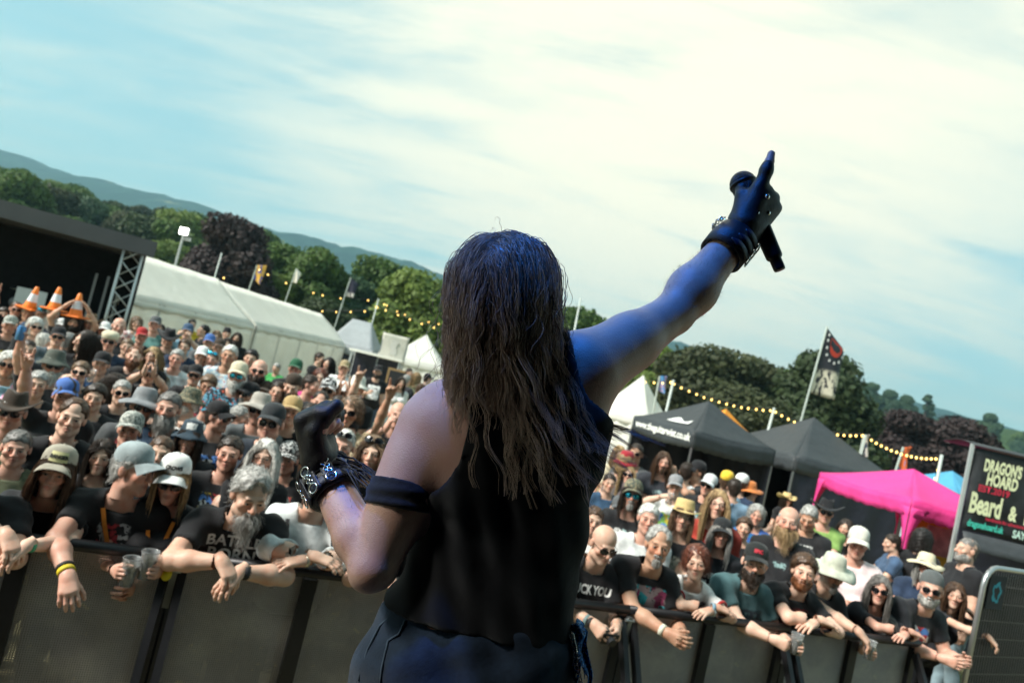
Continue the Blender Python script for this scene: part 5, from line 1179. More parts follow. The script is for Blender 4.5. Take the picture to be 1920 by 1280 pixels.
def chest_path(o, f, pts, r, mat, name):
    V, Q = f['shirt'][:2]; bvh = f.get('bvh')
    if bvh is None: bvh = f['bvh'] = BVHTree.FromPolygons([tuple(map(float, v)) for v in V], [tuple(map(int, q)) for q in Q])
    out_ = []
    for x, z in pts:
        h = bvh.ray_cast(Vector((x, -1.2, z)), Vector((0, 1, 0)))[0]; out_.append((x, (h.y if h else -.12) - .006, z))
    b = MB()
    for i in range(len(out_) - 1):
        b.bar(out_[i], out_[i + 1], .021, .003, up=(0, -1, 0))
    return b.build(name, mat, o)
BAND_O = cloth((.75, .24, .03))
# ---------------- front row, leaning on the barrier
def F(px, py, label, shirt, pose, hair=None, hcol='brown', scale=1.0, lean=None, off=.42, yaw=0, hz_=None, **k):
    scale *= .955; r = ray(px, py); ln = lean if lean is not None else 25.0
    for _ in range(6):
        back = off - .66 * scale * math.sin(R(ln)) + .0
        q0 = rail(0, -back); den = BN[0] * r[0] + BN[1] * r[1]; d = (BN @ (q0 - CAM[:2])) / den; p = CAM + r * d
        if lean is None: ln = math.degrees(math.acos(min(1, max(.55, (p[2] / scale - .95 - .03) / .66))))
    s_ = float((p[:2] - BP) @ BU); po = dict(lean=ln, h=.0115, seed=px % 7); po.update(pose); face_ = math.degrees(math.atan2(-p[0], p[1]) * .85 - BANG); po['hyaw'] = max(-60, min(62, pose.get('hyaw', 0) + (face_ if abs(pose.get('hyaw', 0)) < 50 else 0))); po.setdefault('hpitch', -3); po.setdefault('twist', -10 if face_ < -30 else 0); rl = RAIL / scale
    rest_ = px in (600, 1310, 1650, 1512)
    for nm, sg in (('L', 1), ('R', -1)):
        if rest_ and ('w' + nm not in pose or px == 1512): po['w' + nm] = (-sg * .03, -off / scale - .06, rl + (.045 if nm == 'L' else .075)); po['p' + nm] = (0, .2, -1); po['e' + nm] = (sg * 1, -.2, -.25); po['d' + nm] = (-sg * .95, -.30, -.12); po['h' + nm] = 'flat'
        if 'w' + nm not in po: po['w' + nm] = (sg * .045, -off / scale - .17, rl + (-.01 if nm == 'L' else .028)); po.setdefault('p' + nm, (0, .3, -1)); po.setdefault('e' + nm, (sg * 1, -.1, -.45)); po.setdefault('d' + nm, (-sg * .55, -.5, -.55))
    f = figure(f'front{px}', po); x, y = rail(s_, -off); rz = BANG + R(yaw); h = Matrix.Rotation(rz, 2) @ Vector((f['xhead'] * scale, 0)); x -= h.x; y -= h.y
    o = person(f, (x, y, 0), rz, scale, shirt=shirt, hair=hair, hcol=hcol, label=label, group='people leaning on the barrier', eyes=True, **k); return o, f
o, f = F(100, 890, 'long-haired youth in a cream trucker cap leaning on the barrier with clasped hands', PR([O_, (.2, .08, .02)], zc=1.13, hw=.12, hh=.05), dict(head='f1', fat=.1, hroll=4), 'long', 'brown', .92, hat='cap', hatm=cloth((.33, .30, .24)), skin='l')
cap_text(o, f, 'RANGER', .026, plain((.03, .03, .02), .7), .080, plain((.62, .58, .30), .7)); band(o, f, 'L', .02, (.05, .35, .20))
o, f = F(248, 890, 'man in a grey cap and orange lanyard looking aside over the barrier', PR([R_, (.4, .4, .4)], zc=1.18, hw=.07, hh=.10), dict(head='m1', fat=.55, hyaw=62, hroll=4, wR=(-.10, -.66, 1.13), dR=(.3, -.6, -.6), pR=(.2, .4, -1), eR=(-1, .2, .2), wL=(.20, -.34, 1.02), hR='relaxed'), 'short', 'grey', .98, hat='cap', hatm=cloth((.30, .35, .36)), skin='r')
band(o, f, 'R', .03, (.60, .45, .02), .034); band(o, f, 'R', .055, (.02, .02, .02), .036, .008); chest_path(o, f, [(-.075, 1.36), (-.05, 1.28), (-.02, 1.20), (.01, 1.12), (.03, 1.06)], .01, BAND_O, 'lanyard')
o, f = F(325, 893, 'blonde woman in a white cap and orange lanyard holding two cups', BK, dict(head='f1', fem=1, fat=.3, sleeve=0, hpitch=10, wL=(.07, -.38, 1.20), wR=(-.14, -.38, 1.18), hL='grip', hR='grip', pL=(-.9, .2, 0), pR=(.9, .2, 0), dL=(-.2, -.9, .25), dR=(.2, -.9, .25), eL=(1, .2, -1), eR=(-1, .2, -1)), 'longs', 'blond', .93, lean=8, off=.30, hat='cap', hatm=cloth((.72, .72, .70)), glasses='sun', skin='r')
cap_text(o, f, 'CROWS', .028, plain((.02, .02, .02), .7), .082); cup(o, f, 'R', 'plastic cup of dark beer in the right hand of the woman in the white cap'); cup(o, f, 'L', 'plastic cup of dark beer in the left hand of the woman in the white cap')
chest_path(o, f, [(-.065, 1.40), (-.05, 1.32), (-.02, 1.22), (.005, 1.14)], .01, BAND_O, 'lanyard'); chest_path(o, f, [(.065, 1.40), (.05, 1.32), (.03, 1.22), (.01, 1.14)], .01, BAND_O, 'lanyard')
o, f = F(468, 935, 'grey-haired man with a long goatee in a BATTLE BORN shirt looking down', BK, dict(head='m2', fat=.7, hyaw=22, hpitch=12), 'thickrec', 'grey', 1.03, bd='tail', bcol='grey')
decal_text(o, f, 'BATTLE', .080, 1.235, WH, bold=.002); decal_text(o, f, 'BORN', .088, 1.160, WH, bold=.002); band(o, f, 'L', .03, (.015, .015, .018), .032, .018, 'watch')
o, f = F(600, 905, 'man in a white henley shirt and black braces with folded hands on the barrier', cloth((.66, .70, .70)), dict(head='m1', fat=.6, sleeve=1.75), 'short', 'dkgrey', 1.0, lean=20)
band(o, f, 'L', .02, (.55, .52, .42), .031, .012, 'watch', .3, .8); chest_path(o, f, [(-.13, 1.40), (-.125, 1.30), (-.12, 1.20), (-.12, 1.10), (-.12, 1.0)], .01, BK, 'brace'); chest_path(o, f, [(.13, 1.40), (.125, 1.30), (.12, 1.20), (.12, 1.10), (.12, 1.0)], .01, BK, 'brace')
F(745, 990, 'person in black hidden behind the elbow of the singer with a hand on the barrier', BK, dict(head='m1', fat=.3), 'short', 'dark', .95)
F(-62, 905, 'person in black at the far end of the barrier with an elbow on the rail', BK, dict(head='m3', fat=.5), 'short', 'dark', 1.0)
o, f = F(1130, 1020, 'bald man in black sunglasses and a lettered black shirt holding a small camera', BK, dict(head='m2', fat=.5, hyaw=28, hpitch=14, wL=(.07, -.56, 1.13), wR=(-.10, -.56, 1.13), hL='grip', hR='grip', pL=(-.8, .3, -.4), pR=(.8, .3, -.4), dL=(-.3, -.8, -.3), dR=(.3, -.8, -.3)), None, 'dark', .98, glasses='sun', skin='m')
decal_text(o, f, 'FUCK YOU', .085, 1.25, WH, squeeze=.66, bold=.003); decal_text(o, f, 'ZILLA CAMPING', .042, 1.165, WH, squeeze=.9, bold=.001); band(o, f, 'R', .02, (.02, .02, .02)); band(o, f, 'R', .05, (.15, .22, .22), .033); band(o, f, 'L', .02, (.10, .12, .16))
a = (world_of(o, f, 'L', (0, -.04, .09)) + world_of(o, f, 'R', (0, -.04, .09))) / 2; b = MB(); b.box((0, 0, 0), (.11, .05, .07)); b.tube([(0, -.025, 0), (0, -.06, 0)], .026, 16); b.box((-.03, 0, .042), (.03, .03, .016)); e = b.build('compact_camera', plain((.012, .012, .014), .35), None, bevel=.003); e.location = a; e.rotation_euler = (.3, 0, BANG); tag(e, 'small black camera held by the bald man in sunglasses', 'camera')
o, f = F(1238, 1030, 'tanned man with short grey hair in a black shirt with red and teal print', PR([(.30, .05, .12), T_, (.4, .3, .3)], zc=1.19, hw=.13, hh=.075, fill=.8), dict(head='m3', fat=.5, hyaw=8, wL=(.12, -.60, 1.08), wR=(-.02, -.62, 1.10)), 'receding', 'grey', 1.03, skin='t', bd='goatee', bcol='grey')
for sx in (-.05, .06): pass
band(o, f, 'R', .03, (.70, .68, .55), .033, .014); band(o, f, 'L', .03, (.55, .05, .05), .033, .012)
o, f = F(1310, 1060, 'woman with short auburn hair in a white ringer shirt with red trim', PR([(.05, .05, .07)], (.78, .78, .76), zc=1.20, hw=.11, hh=.10, fill=.7), dict(head='f1', fem=1, fat=.4, hroll=-6), 'pixie', 'auburn', .95, skin='m')
for nm in 'LR':
    S, El = f['uarm'][nm]; u = (El - S) / np.linalg.norm(El - S); fr = frame(u, (0, 0, 1)); m = Matrix.Identity(4)
    for i in range(3):
        for j in range(3): m[i][j] = float(fr[i][j])
        m[i][3] = float((S + u * .62 * .285)[i])
    b = MB(); b.lathe([(.054, -.016), (.064, -.014), (.064, .004), (.052, .006)], 20); b.build('sleeve_trim', RED, o, True, mw=m)
band(o, f, 'L', .03, (.45, .5, .5), .028, .012, 'watch', .3, .7); band(o, f, 'R', .03, (.2, .35, .45), .028)
o, f = F(1420, 1062, 'brown-bearded man in a black cap with red lettering and a teal shirt', PR([(.02, .03, .04), (.05, .06, .06), (.35, .4, .05)], (.055, .115, .125), zc=1.16, hw=.13, hh=.07, fill=.8), dict(head='m2', fat=.6, hyaw=4, wL=(.16, -.60, 1.13), wR=(.0, -.60, 1.15), hL='grip', hR='fist', dL=(.1, -.9, .1), pL=(-.9, .2, 0)), 'short', 'dark', 1.0, bd='full', bcol='dark', hat='cap', hatm=cloth((.018, .02, .02)), skin='l')
cap_text(o, f, 'EPIC', .034, plain((.5, .03, .05), .7), .080); cup(o, f, 'L', 'plastic cup with printed side held by the bearded man in the teal shirt')
o, f = F(1512, 1078, 'young man with brown hair and short beard in a black shirt with red print', PR([(.25, .01, .015), (.12, .01, .01)], zc=1.19, hw=.10, hh=.09, fill=.7), dict(head='m3', fat=.3, hyaw=6, wL=(.04, -.62, 1.07), wR=(.10, -.66, 1.09)), 'thick', 'brown', 1.0, bd='short', bcol='red', skin='l')
o, f = F(1560, 1075, 'man in a pale floppy hat looking down beside the young bearded man', BK, dict(head='m3', fat=.4, hyaw=30, hpitch=12, wL=(.15, -.58, 1.09), hL='grip', dL=(.2, -.9, .1), pL=(-.9, .2, 0)), 'short', 'grey', 1.0, off=.55, hat='sunhat', hatm=cloth((.50, .52, .42)), bd='goatee', bcol='grey', skin='m')
cup(o, f, 'L', 'white paper cup held over the barrier by the man in the floppy hat')
o, f = F(1650, 1108, 'woman with long grey hair and big black sunglasses at the barrier', BK2, dict(head='f2', fem=1, fat=.4), 'long', 'dkgrey', .93, glasses='sun', skin='r')
o, f = F(1752, 1112, 'man in a grey bandana and black sunglasses with a short grey beard', PR([R_, W_, B_], (.016, .018, .022), zc=1.19, hw=.06, hh=.05, fill=.9), dict(head='m2', fat=.8, wL=(.12, -.58, 1.12), wR=(-.12, -.58, 1.12)), 'crop', 'dkgrey', 1.02, hat='bandana', hatm=cloth((.10, .11, .11)), glasses='sun', bd='short', bcol='grey', skin='r')
F(1795, 1120, 'brown-haired woman with an arm raised to her face next to the fence', BK2, dict(head='f1', fem=1, fat=.4, wL=(.16, -.34, 1.45), eL=(1, -.4, -.4), hL='relaxed'), 'long', 'brown', .93, off=.75)
# ---------------- second and third rows, right
P(1215, 972, 64, 'md1', 'old man with white hair in a dark waistcoat over a white shirt', PR([Y_, (.1, .1, .1)], (.62, .63, .62), zc=1.22, hw=.09, hh=.09), 'short', 'white', 6, skin='r')[0]
o, f = P(1185, 928, 56, 'md3', 'man in mirrored blue sunglasses and a camouflage cap', PR([W_, (.3, .4, .4)], zc=1.27, hw=.15, hh=.07), 'longs', 'dark', 0, hat='cap', hatm=DCAMO, glasses='blue', bd='goatee', bcol='grey', skin='r')
P(1280, 968, 60, 'mf2', 'long-haired man in a straw trilby and glasses with folded arms', PR([(.12, .12, .10), (.22, .2, .16)], zc=1.20, hw=.13, hh=.12, fill=.7), 'longs', 'ltbrown', 0, hat='straw', hatm=STR, glasses='glass', skin='m')
o, f = P(1345, 945, 56, 'md3', 'tall person with long blond hair and glasses in a red shirt', cloth((.36, .045, .03)), 'longx', 'blond', 0, glasses='glass', skin='l')
decal_text(o, f, 'DEEP', .10, 1.20, cloth((.70, .32, .03)), bold=.004)
o, f = P(1352, 1000, 58, 'md1', 'man with long grey hair in a black cap and lettered black hoodie', BK2, 'long', 'grey', 2, hat='cap', hatm=cloth((.02, .022, .024)), skin='r')
decal_text(o, f, 'EXPERIENCE', .072, 1.27, WH, squeeze=.62, bold=.002); decal_text(o, f, 'BLACK', .085, 1.19, WH, squeeze=.8, bold=.003)
P(1418, 965, 44, 'fd', 'grey-haired woman in a bright blue top', pattern((.03, .16, .36), (.05, .10, .30), 12.0), 'bob', 'grey', 0, skin='r')
P(1478, 978, 62, 'md2', 'big bald man with a long pale beard in a black shirt', PR([(.2, .3, .3)], zc=1.30, hw=.04, hh=.02), 'ring', 'grey', -4, bd='long', bcol='blond', skin='r')
P(1470, 1030, 56, 'fd', 'blonde woman in dark glasses and a black shirt with a yellow print', PR([(.55, .50, .05), (.4, .38, .05)], zc=1.18, hw=.07, hh=.06, fill=.9), 'bob', 'blond', 0, glasses='sun', skin='l')
P(1516, 970, 46, 'mlook', 'man with short grey hair looking down in a black shirt with white print', PR([W_], zc=1.22, hw=.09, hh=.12), 'short', 'grey', -10, skin='t')
P(1548, 960, 36, 'mf1', 'man in a black cowboy hat and lime green shirt with folded arms', PR([Y_], (.22, .36, .10), zc=1.26, hw=.10, hh=.03), 'short', 'dark', 0, hat='cowboy', hatm=BK, glasses='sun', skin='r')
o, f = P(1265, 912, 42, 'mdr', 'man in a grey cap drinking from a cup in a white printed shirt', PR([(.1, .2, .5), G_, Y_], (.70, .70, .68), zc=1.20, hw=.11, hh=.12, fill=.9), 'short', 'dark', 0, hat='cap', hatm=cloth((.26, .26, .27)), skin='m')
cup(o, f, 'R', 'pale plastic cup at the lips of the man in the grey cap', False)
P(1328, 910, 40, 'mds', 'laughing man in a white and black cap and dark glasses', PR([T_, R_, W_], zc=1.22, hw=.12, hh=.08, fill=.9), 'short', 'dark', -20, hat='cap', hatm=cloth((.60, .60, .60)), glasses='sun', skin='r')
P(1177, 888, 40, 'fd', 'woman with long loose blond hair and dark sunglasses', cloth((.12, .11, .11)), 'longw', 'blond', 0, glasses='sun', skin='l')
P(1174, 868, 34, 'fs', 'person in a dark red hat behind the loose-haired blonde woman', cloth((.25, .2, .2)), 'bob', 'blond', 140, hat='bucket', hatm=cloth((.30, .02, .03)))
P(1192, 850, 32, 'md1', 'man in sunglasses standing at the opening of the first black gazebo', GY, 'crop', 'dark', -10, glasses='sun', skin='t')
P(1160, 852, 30, 'fd', 'blonde woman beside the man at the opening of the black gazebo', CRM, 'longs', 'blond', 10, skin='l')
P(1243, 866, 33, 'mc1', 'man with long brown hair in a dark polo shirt inside the black gazebo', PR([(.3, .4, .4)], (.03, .032, .04), zc=1.30, hw=.05, hh=.015), 'long', 'brown', 6, bd='goatee', skin='r')
P(1287, 885, 32, 'md1', 'person in a white shirt seen from behind beside the drinking man', WH, 'short', 'dark', 170, skin='m')
P(1305, 884, 32, 'mph', 'man in a black cap looking at his phone by the black gazebo', BK, 'short', 'dark', -60, hat='cap', hatm=BK, skin='t')
P(1362, 902, 31, 'md3', 'person in a yellow cap and pale blue shirt seen from behind', SKY, 'short', 'brown', 170, hat='cap', hatm=cloth((.70, .45, .04)))
P(1376, 915, 33, 'mls', 'person in a faded denim jacket seen from behind', cloth((.16, .25, .34)), 'short', 'dark', 185)
P(1391, 908, 31, 'md1', 'person in a white cap turned towards the black gazebo', NVY, 'short', 'brown', 150, hat='cap', hatm=WH)
P(1406, 922, 31, 'mc1', 'man in an orange brimmed hat and black shirt turned away', BK, 'short', 'dark', 120, hat='sunhat', hatm=cloth((.55, .18, .05)))
P(1475, 938, 24, 'fd', 'woman in a straw cowboy hat at the stall of the second black gazebo', BK, 'longs', 'dark', 30, hat='cowboy', hatm=STR)
P(1608, 1018, 56, 'mh', 'man in a white baseball cap and pale pink shirt looking at his hands', PNK, 'short', 'grey', 0, hat='cap', hatm=cloth((.66, .64, .56)), skin='r')
o, f = P(1812, 1030, 45, 'md2', 'stout grey-bearded man in a black shirt and pale jeans turned to one side', BK, 'crop', 'dkgrey', -62, trousers=cloth((.20, .28, .32)), bd='short', bcol='grey', skin='m'); band(o, f, 'L', .02, (.7, .7, .68), .032, .014, 'watch', .4)
P(1735, 1062, 50, 'mc1', 'bearded man in glasses and a cream wide-brimmed hat', NVY, 'longs', 'grey', 0, hat='sunhat', hatm=STR2, glasses='glass', bd='full', bcol='grey', skin='r')
P(1672, 1018, 34, 'mh', 'person in a denim jacket leaning over the pink table', DEN, 'short', 'dark', -80)
P(1730, 1012, 40, 'md1', 'person with bushy black hair seen from behind at the pink gazebo', BK, 'curly', 'black', 160)
P(1700, 1015, 30, 'fd', 'woman sitting in shade under the pink gazebo', BK2, 'longs', 'dark', -30, skin='t')
P(1142, 905, 36, 'mls', 'person in a dark blue jumper half hidden by the back of the singer', cloth((.03, .07, .13)), 'short', 'dark', 10)
P(1112, 975, 52, 'mds', 'man in a white shirt half hidden behind the waist of the singer', WH, 'short', 'brown', 10)
P(1160, 955, 46, 'md2', 'man in a black and white patterned shirt behind the mirrored sunglasses man', pattern((.03, .03, .035), (.5, .5, .48), 26.0), 'short', 'dark', 0, hat='cap', hatm=GY)
P(1395, 990, 42, 'md3', 'person in a black shirt between the blue top woman and the hoodie man', BK, 'thick', 'brown', -6)
P(1585, 990, 34, 'fd', 'woman in black near the wooden display rack', BK, 'long', 'dark', -20)
# ---------------- rows on the left
o, f = P(135, 782, 70, 'mds', 'smiling young man with swept brown hair in a plain black shirt', BK, 'receding', 'brown', 4, skin='l')
P(243, 806, 62, 'md3', 'older man in a pale camouflage cap and black shirt', BK, 'crop', 'grey', 0, hat='cap', hatm=CAMO, skin='r')
P(355, 822, 58, 'md1', 'person with long dark hair in a dark blue bucket hat with a white badge', PR([B_, W_, Y_], zc=1.15, hw=.10, hh=.15), 'long', 'dark', -4, hat='bucket', hatm=PR([W_], (.03, .05, .07), zc=.09, hw=.03, hh=.015, fill=1.0), skin='m')
P(22, 772, 58, 'md2', 'man in a brown brimmed hat and sunglasses wearing an olive shirt', OLV, 'short', 'grey', 0, hat='cowboy', hatm=BRN, glasses='sun', skin='r')
P(122, 742, 58, 'mur', 'man in a blue and brown cap and glasses raising a horned hand', PR([(.2, .2, .2)], zc=1.2, hw=.06, hh=.06), 'short', 'grey', 8, hat='cap', hatm=pattern((.08, .16, .42), (.06, .05, .045), 6.0), glasses='glass', skin='r')
P(268, 762, 58, 'md1', 'man in a wide grey bucket hat and sunglasses wearing a grey shirt', PR([(.3, .05, .05)], (.085, .09, .095), zc=1.36, hw=.16, hh=.01), 'short', 'grey', 6, hat='sunhat', hatm=cloth((.22, .23, .24)), glasses='sun', skin='r')
P(315, 765, 58, 'md2', 'man with grey hair and a long grey beard in a patched denim waistcoat', pattern((.05, .08, .13), (.012, .012, .014), 7.0, (.5, .14, .05)), 'short', 'dkgrey', -4, bd='long', bcol='grey', skin='r')
P(352, 752, 46, 'myl', 'white-bearded man in a patterned brown hat and white shirt with a rucksack', WH, 'short', 'white', -30, hat='bucket', hatm=DCAMO, bd='full', bcol='white', glasses='glass')
P(410, 782, 52, 'myr', 'man in a black cap and sunglasses in a black shirt with coloured print', PR([R_, B_, W_], zc=1.18, hw=.10, hh=.14), 'short', 'dark', 10, hat='cap', hatm=BK, glasses='sun', skin='r')
P(450, 782, 42, 'myr', 'man with cropped grey hair in profile between two dark caps', BK, 'crop', 'grey', 30, skin='r')
P(485, 768, 50, 'md1', 'man in a beige sun hat and sunglasses wearing a grey logo shirt', PR([W_], (.10, .115, .12), zc=1.26, hw=.05, hh=.03), 'short', 'grey', -4, hat='sunhat', hatm=cloth((.36, .33, .29)), glasses='sun', skin='r')
P(508, 792, 58, 'md2', 'man in a charcoal cap and big sunglasses wearing dark blue', cloth((.02, .028, .04)), 'crop', 'dark', -8, hat='cap', hatm=cloth((.03, .034, .038)), glasses='sun', skin='r')
P(495, 856, 68, 'fd', 'woman with long white hair and glasses in a black shirt', BK, 'longx', 'white', -4, glasses='glass', skin='l')
P(538, 860, 58, 'md2', 'man in a black cap covered with silver studs', PR([(.35, .05, .04), (.5, .35, .05)], zc=1.22, hw=.12, hh=.14), 'short', 'dark', -6, hat='cap', hatm=pattern((.014, .014, .016), (.6, .6, .58), 34.0), skin='r')
P(468, 888, 76, 'ft', 'woman with dark hair and a tattooed arm behind the grey-haired man', BK, 'long', 'dark', 4, skin='l')
P(545, 772, 48, 'md3', 'man in a tan cap and black shirt with orange print', PR([O_, Y_], zc=1.20, hw=.10, hh=.08), 'short', 'brown', 0, hat='cap', hatm=cloth((.42, .29, .13)), skin='l')
o, f = P(656, 772, 50, 'fu', 'woman in sunglasses and a leopard blouse making a horned hand', LEO, 'pixie', 'ltbrown', -8, glasses='sun', skin='t')
P(745, 778, 42, 'mph', 'bald man holding a camera up to his face beside the shoulder of the singer', PR([G_], zc=1.2, hw=.06, hh=.1), None, 'dark', 6, skin='r')
P(642, 836, 58, 'md2', 'red-faced man with white hair and sunglasses pushed up', BK, 'short', 'white', -4, glasses='sun', gpos=1, skin='r')
P(650, 808, 50, 'md1', 'person in a black beanie behind the red-faced white-haired man', BK2, 'crop', 'dark', 0, hat='beanie', hatm=BK)
P(697, 850, 66, 'md3', 'man with long light brown hair frowning in a black shirt with red print', PR([R_, W_], zc=1.16, hw=.11, hh=.05), 'longx', 'ltbrown', -4, glasses='sun', gpos=1, skin='l')
P(652, 890, 76, 'myr', 'man with brown collar-length hair behind the wrist of the singer', BK2, 'longs', 'brown', 16, skin='r')
P(700, 935, 70, 'fd', 'blonde woman mostly hidden behind the arm of the singer', PR([W_, Y_], zc=1.2, hw=.1, hh=.1), 'bob', 'blond', 0)
P(580, 780, 46, 'mpt', 'man with a pointing arm next to the tan cap man', BK, 'short', 'dark', -20, skin='m')
P(615, 770, 40, 'fs', 'smiling woman pointing ahead between the tan cap and the leopard blouse', PR([W_, R_], zc=1.2, hw=.1, hh=.1), 'longs', 'blond', 0, skin='r')
P(632, 762, 38, 'md2', 'man in a leaf camouflage shirt behind the smiling woman', DCAMO, 'short', 'dark', 0)
# middle rows
o, f = P(100, 685, 48, 'mur', 'white-bearded man in a dark green bucket hat lifting a can', PR([G_, Y_, R_], zc=1.15, hw=.13, hh=.12), 'short', 'white', 10, hat='bucket', hatm=cloth((.08, .09, .075)), glasses='sun', bd='full', bcol='white', skin='r'); can(o, f, 'R', 'blue and gold drink can held up by the man in the green hat')
P(15, 682, 48, 'fd', 'grey-haired woman in sunglasses wearing a pink top and pale denim waistcoat', pattern((.25, .42, .50), (.70, .36, .48), 5.0), 'bob', 'white', 4, glasses='sun', skin='t')
P(150, 698, 44, 'md3', 'person in pale-rimmed sunglasses and a black shirt with a white patch', PR([W_], zc=1.22, hw=.08, hh=.05, fill=1.0), 'short', 'ltbrown', 0, glasses='sun', skin='l')
o, f = P(190, 682, 40, 'mdr', 'man in a black cap drinking from a cup in a blue and red jersey', cloth((.03, .07, .16)), 'short', 'dark', 0, hat='cap', hatm=BK, skin='m'); cup(o, f, 'R', 'cup tipped to the mouth of the man in the blue jersey', False)
P(252, 668, 36, 'md2', 'man with a red beard and receding hair in a black shirt', PR([(.3, .1, .4), T_, W_], zc=1.16, hw=.14, hh=.07), 'receding', 'red', 0, bd='full', bcol='red', skin='l')
P(286, 668, 34, 'fs', 'woman with tousled blond hair leaning sideways', BK, 'longw', 'blond', -20)
P(331, 672, 33, 'md1', 'grey-haired man in a white printed shirt', PR([(.4, .42, .42)], (.68, .70, .70), zc=1.2, hw=.1, hh=.08), 'short', 'grey', 0, skin='r')
P(280, 702, 38, 'mcl', 'man in a black cap and sunglasses clapping above his head', BK, 'short', 'dark', 4, hat='cap', hatm=BK, glasses='sun')
P(218, 722, 46, 'myr', 'person with long dark hair and glasses in profile', BK, 'long', 'dark', 20, glasses='glass')
P(228, 735, 48, 'mpt', 'man with cropped grey hair and sunglasses stretching out an arm', BK, 'crop', 'grey', 10, glasses='sun', skin='m')
P(365, 704, 36, 'md3', 'man in a black cap and black logo shirt with sunglasses', PR([W_], zc=1.28, hw=.09, hh=.02), 'short', 'dark', 0, hat='cap', hatm=BK, glasses='sun')
P(390, 722, 38, 'mh', 'person in pale glasses holding hands to the mouth', PR([W_, R_], zc=1.2, hw=.1, hh=.1), 'thick', 'ltbrown', 0, glasses='glass', skin='t')
P(445, 704, 40, 'md1', 'white-bearded man in mirrored sunglasses and an open floral shirt', pattern((.02, .02, .025), (.10, .30, .42), 22.0, (.50, .10, .06)), 'short', 'white', -2, hat='cap', hatm=CRM, glasses='blue', bd='full', bcol='white', skin='r')
P(466, 740, 40, 'myl', 'man in a black skull cap and sunglasses beside the beige sun hat', NVY, 'short', 'grey', 10, hat='cap', hatm=BK, glasses='sun', bd='goatee', bcol='grey')
P(497, 735, 36, 'md1', 'person in a dark cap holding a cup in front of the bald man', BK, 'short', 'dark', -10, hat='cap', hatm=BRN)
P(485, 695, 36, 'md2', 'bald man with a dark beard and sunglasses in a black shirt', PR([W_], zc=1.25, hw=.05, hh=.06), None, 'dark', 0, glasses='sun', bd='short', bcol='dark', skin='r')
P(430, 665, 33, 'md1', 'silver-haired man in a pale blue patterned shirt', FLO, 'short', 'white', -4, skin='t')
P(396, 674, 30, 'md3', 'man in black with blue sunglasses on his head', PR([T_], zc=1.2, hw=.08, hh=.06), 'crop', 'brown', 0, glasses='blue', gpos=1, skin='r')
P(378, 668, 30, 'mf1', 'man in a white cap with folded arms', BK, 'short', 'dark', 0, hat='cap', hatm=WH)
P(470, 672, 28, 'md2', 'dark-haired man in a black shirt with an orange arc print', PR([O_], zc=1.24, hw=.12, hh=.03), 'thick', 'black', -4)
P(548, 725, 38, 'mtank', 'bearded man in a black vest and backward cap looking down', PR([(.2, .2, .2)], zc=1.2, hw=.08, hh=.05), 'short', 'dark', -4, hat='capback', hatm=BRN, bd='short', bcol='dark')
P(553, 692, 29, 'mc1', 'man in a green cap and black shirt', BK, 'short', 'dark', -4, hat='cap', hatm=cloth((.02, .10, .05)), skin='r')
P(583, 722, 34, 'myr', 'man with cropped hair in a black and white patterned shirt', pattern((.02, .02, .022), (.45, .45, .43), 24.0), 'crop', 'dark', 20, skin='r')
P(600, 708, 30, 'fd', 'woman with dark red hair in a pink shirt', PR([W_], (.62, .06, .25), zc=1.25, hw=.06, hh=.06), 'bob', 'auburn', 0, glasses='glass', skin='l')
P(614, 732, 36, 'mul', 'man in a black and white cap and sunglasses with an arm up', BK, 'short', 'dark', 0, hat='cap', hatm=pattern((.02, .02, .02), (.6, .6, .6), 20.0), glasses='sun')
P(645, 738, 34, 'mcl', 'man in a white peaked visor cap clapping his hands', DCAMO, 'short', 'dark', 0, hat='cap', hatm=WH, glasses='sun')
P(668, 728, 34, 'md1', 'person in a white bucket hat and black shirt', BK, 'short', 'brown', -10, hat='bucket', hatm=cloth((.66, .62, .54)), skin='r')
P(645, 690, 25, 'mc2', 'man in a white shirt and khaki cap standing by the steel barriers', WH, 'short', 'dark', 0, hat='cap', hatm=KH, skin='r')
P(708, 697, 19.5, 'mshort', 'man in a black lettered jumper and blue denim shorts standing alone on the grass', PR([W_], zc=1.22, hw=.12, hh=.14, fill=.9), 'short', 'dark', 4, hat='cap', hatm=BK, trousers=DEN, shoes=WH, bd='short', bcol='dark')
P(752, 717, 19, 'fl', 'woman in a white hooded jacket and pale denim shorts', pattern((.62, .60, .58), (.66, .64, .62), 9.0), 'long', 'dark', 10, trousers=cloth((.32, .42, .46)), skin='l')
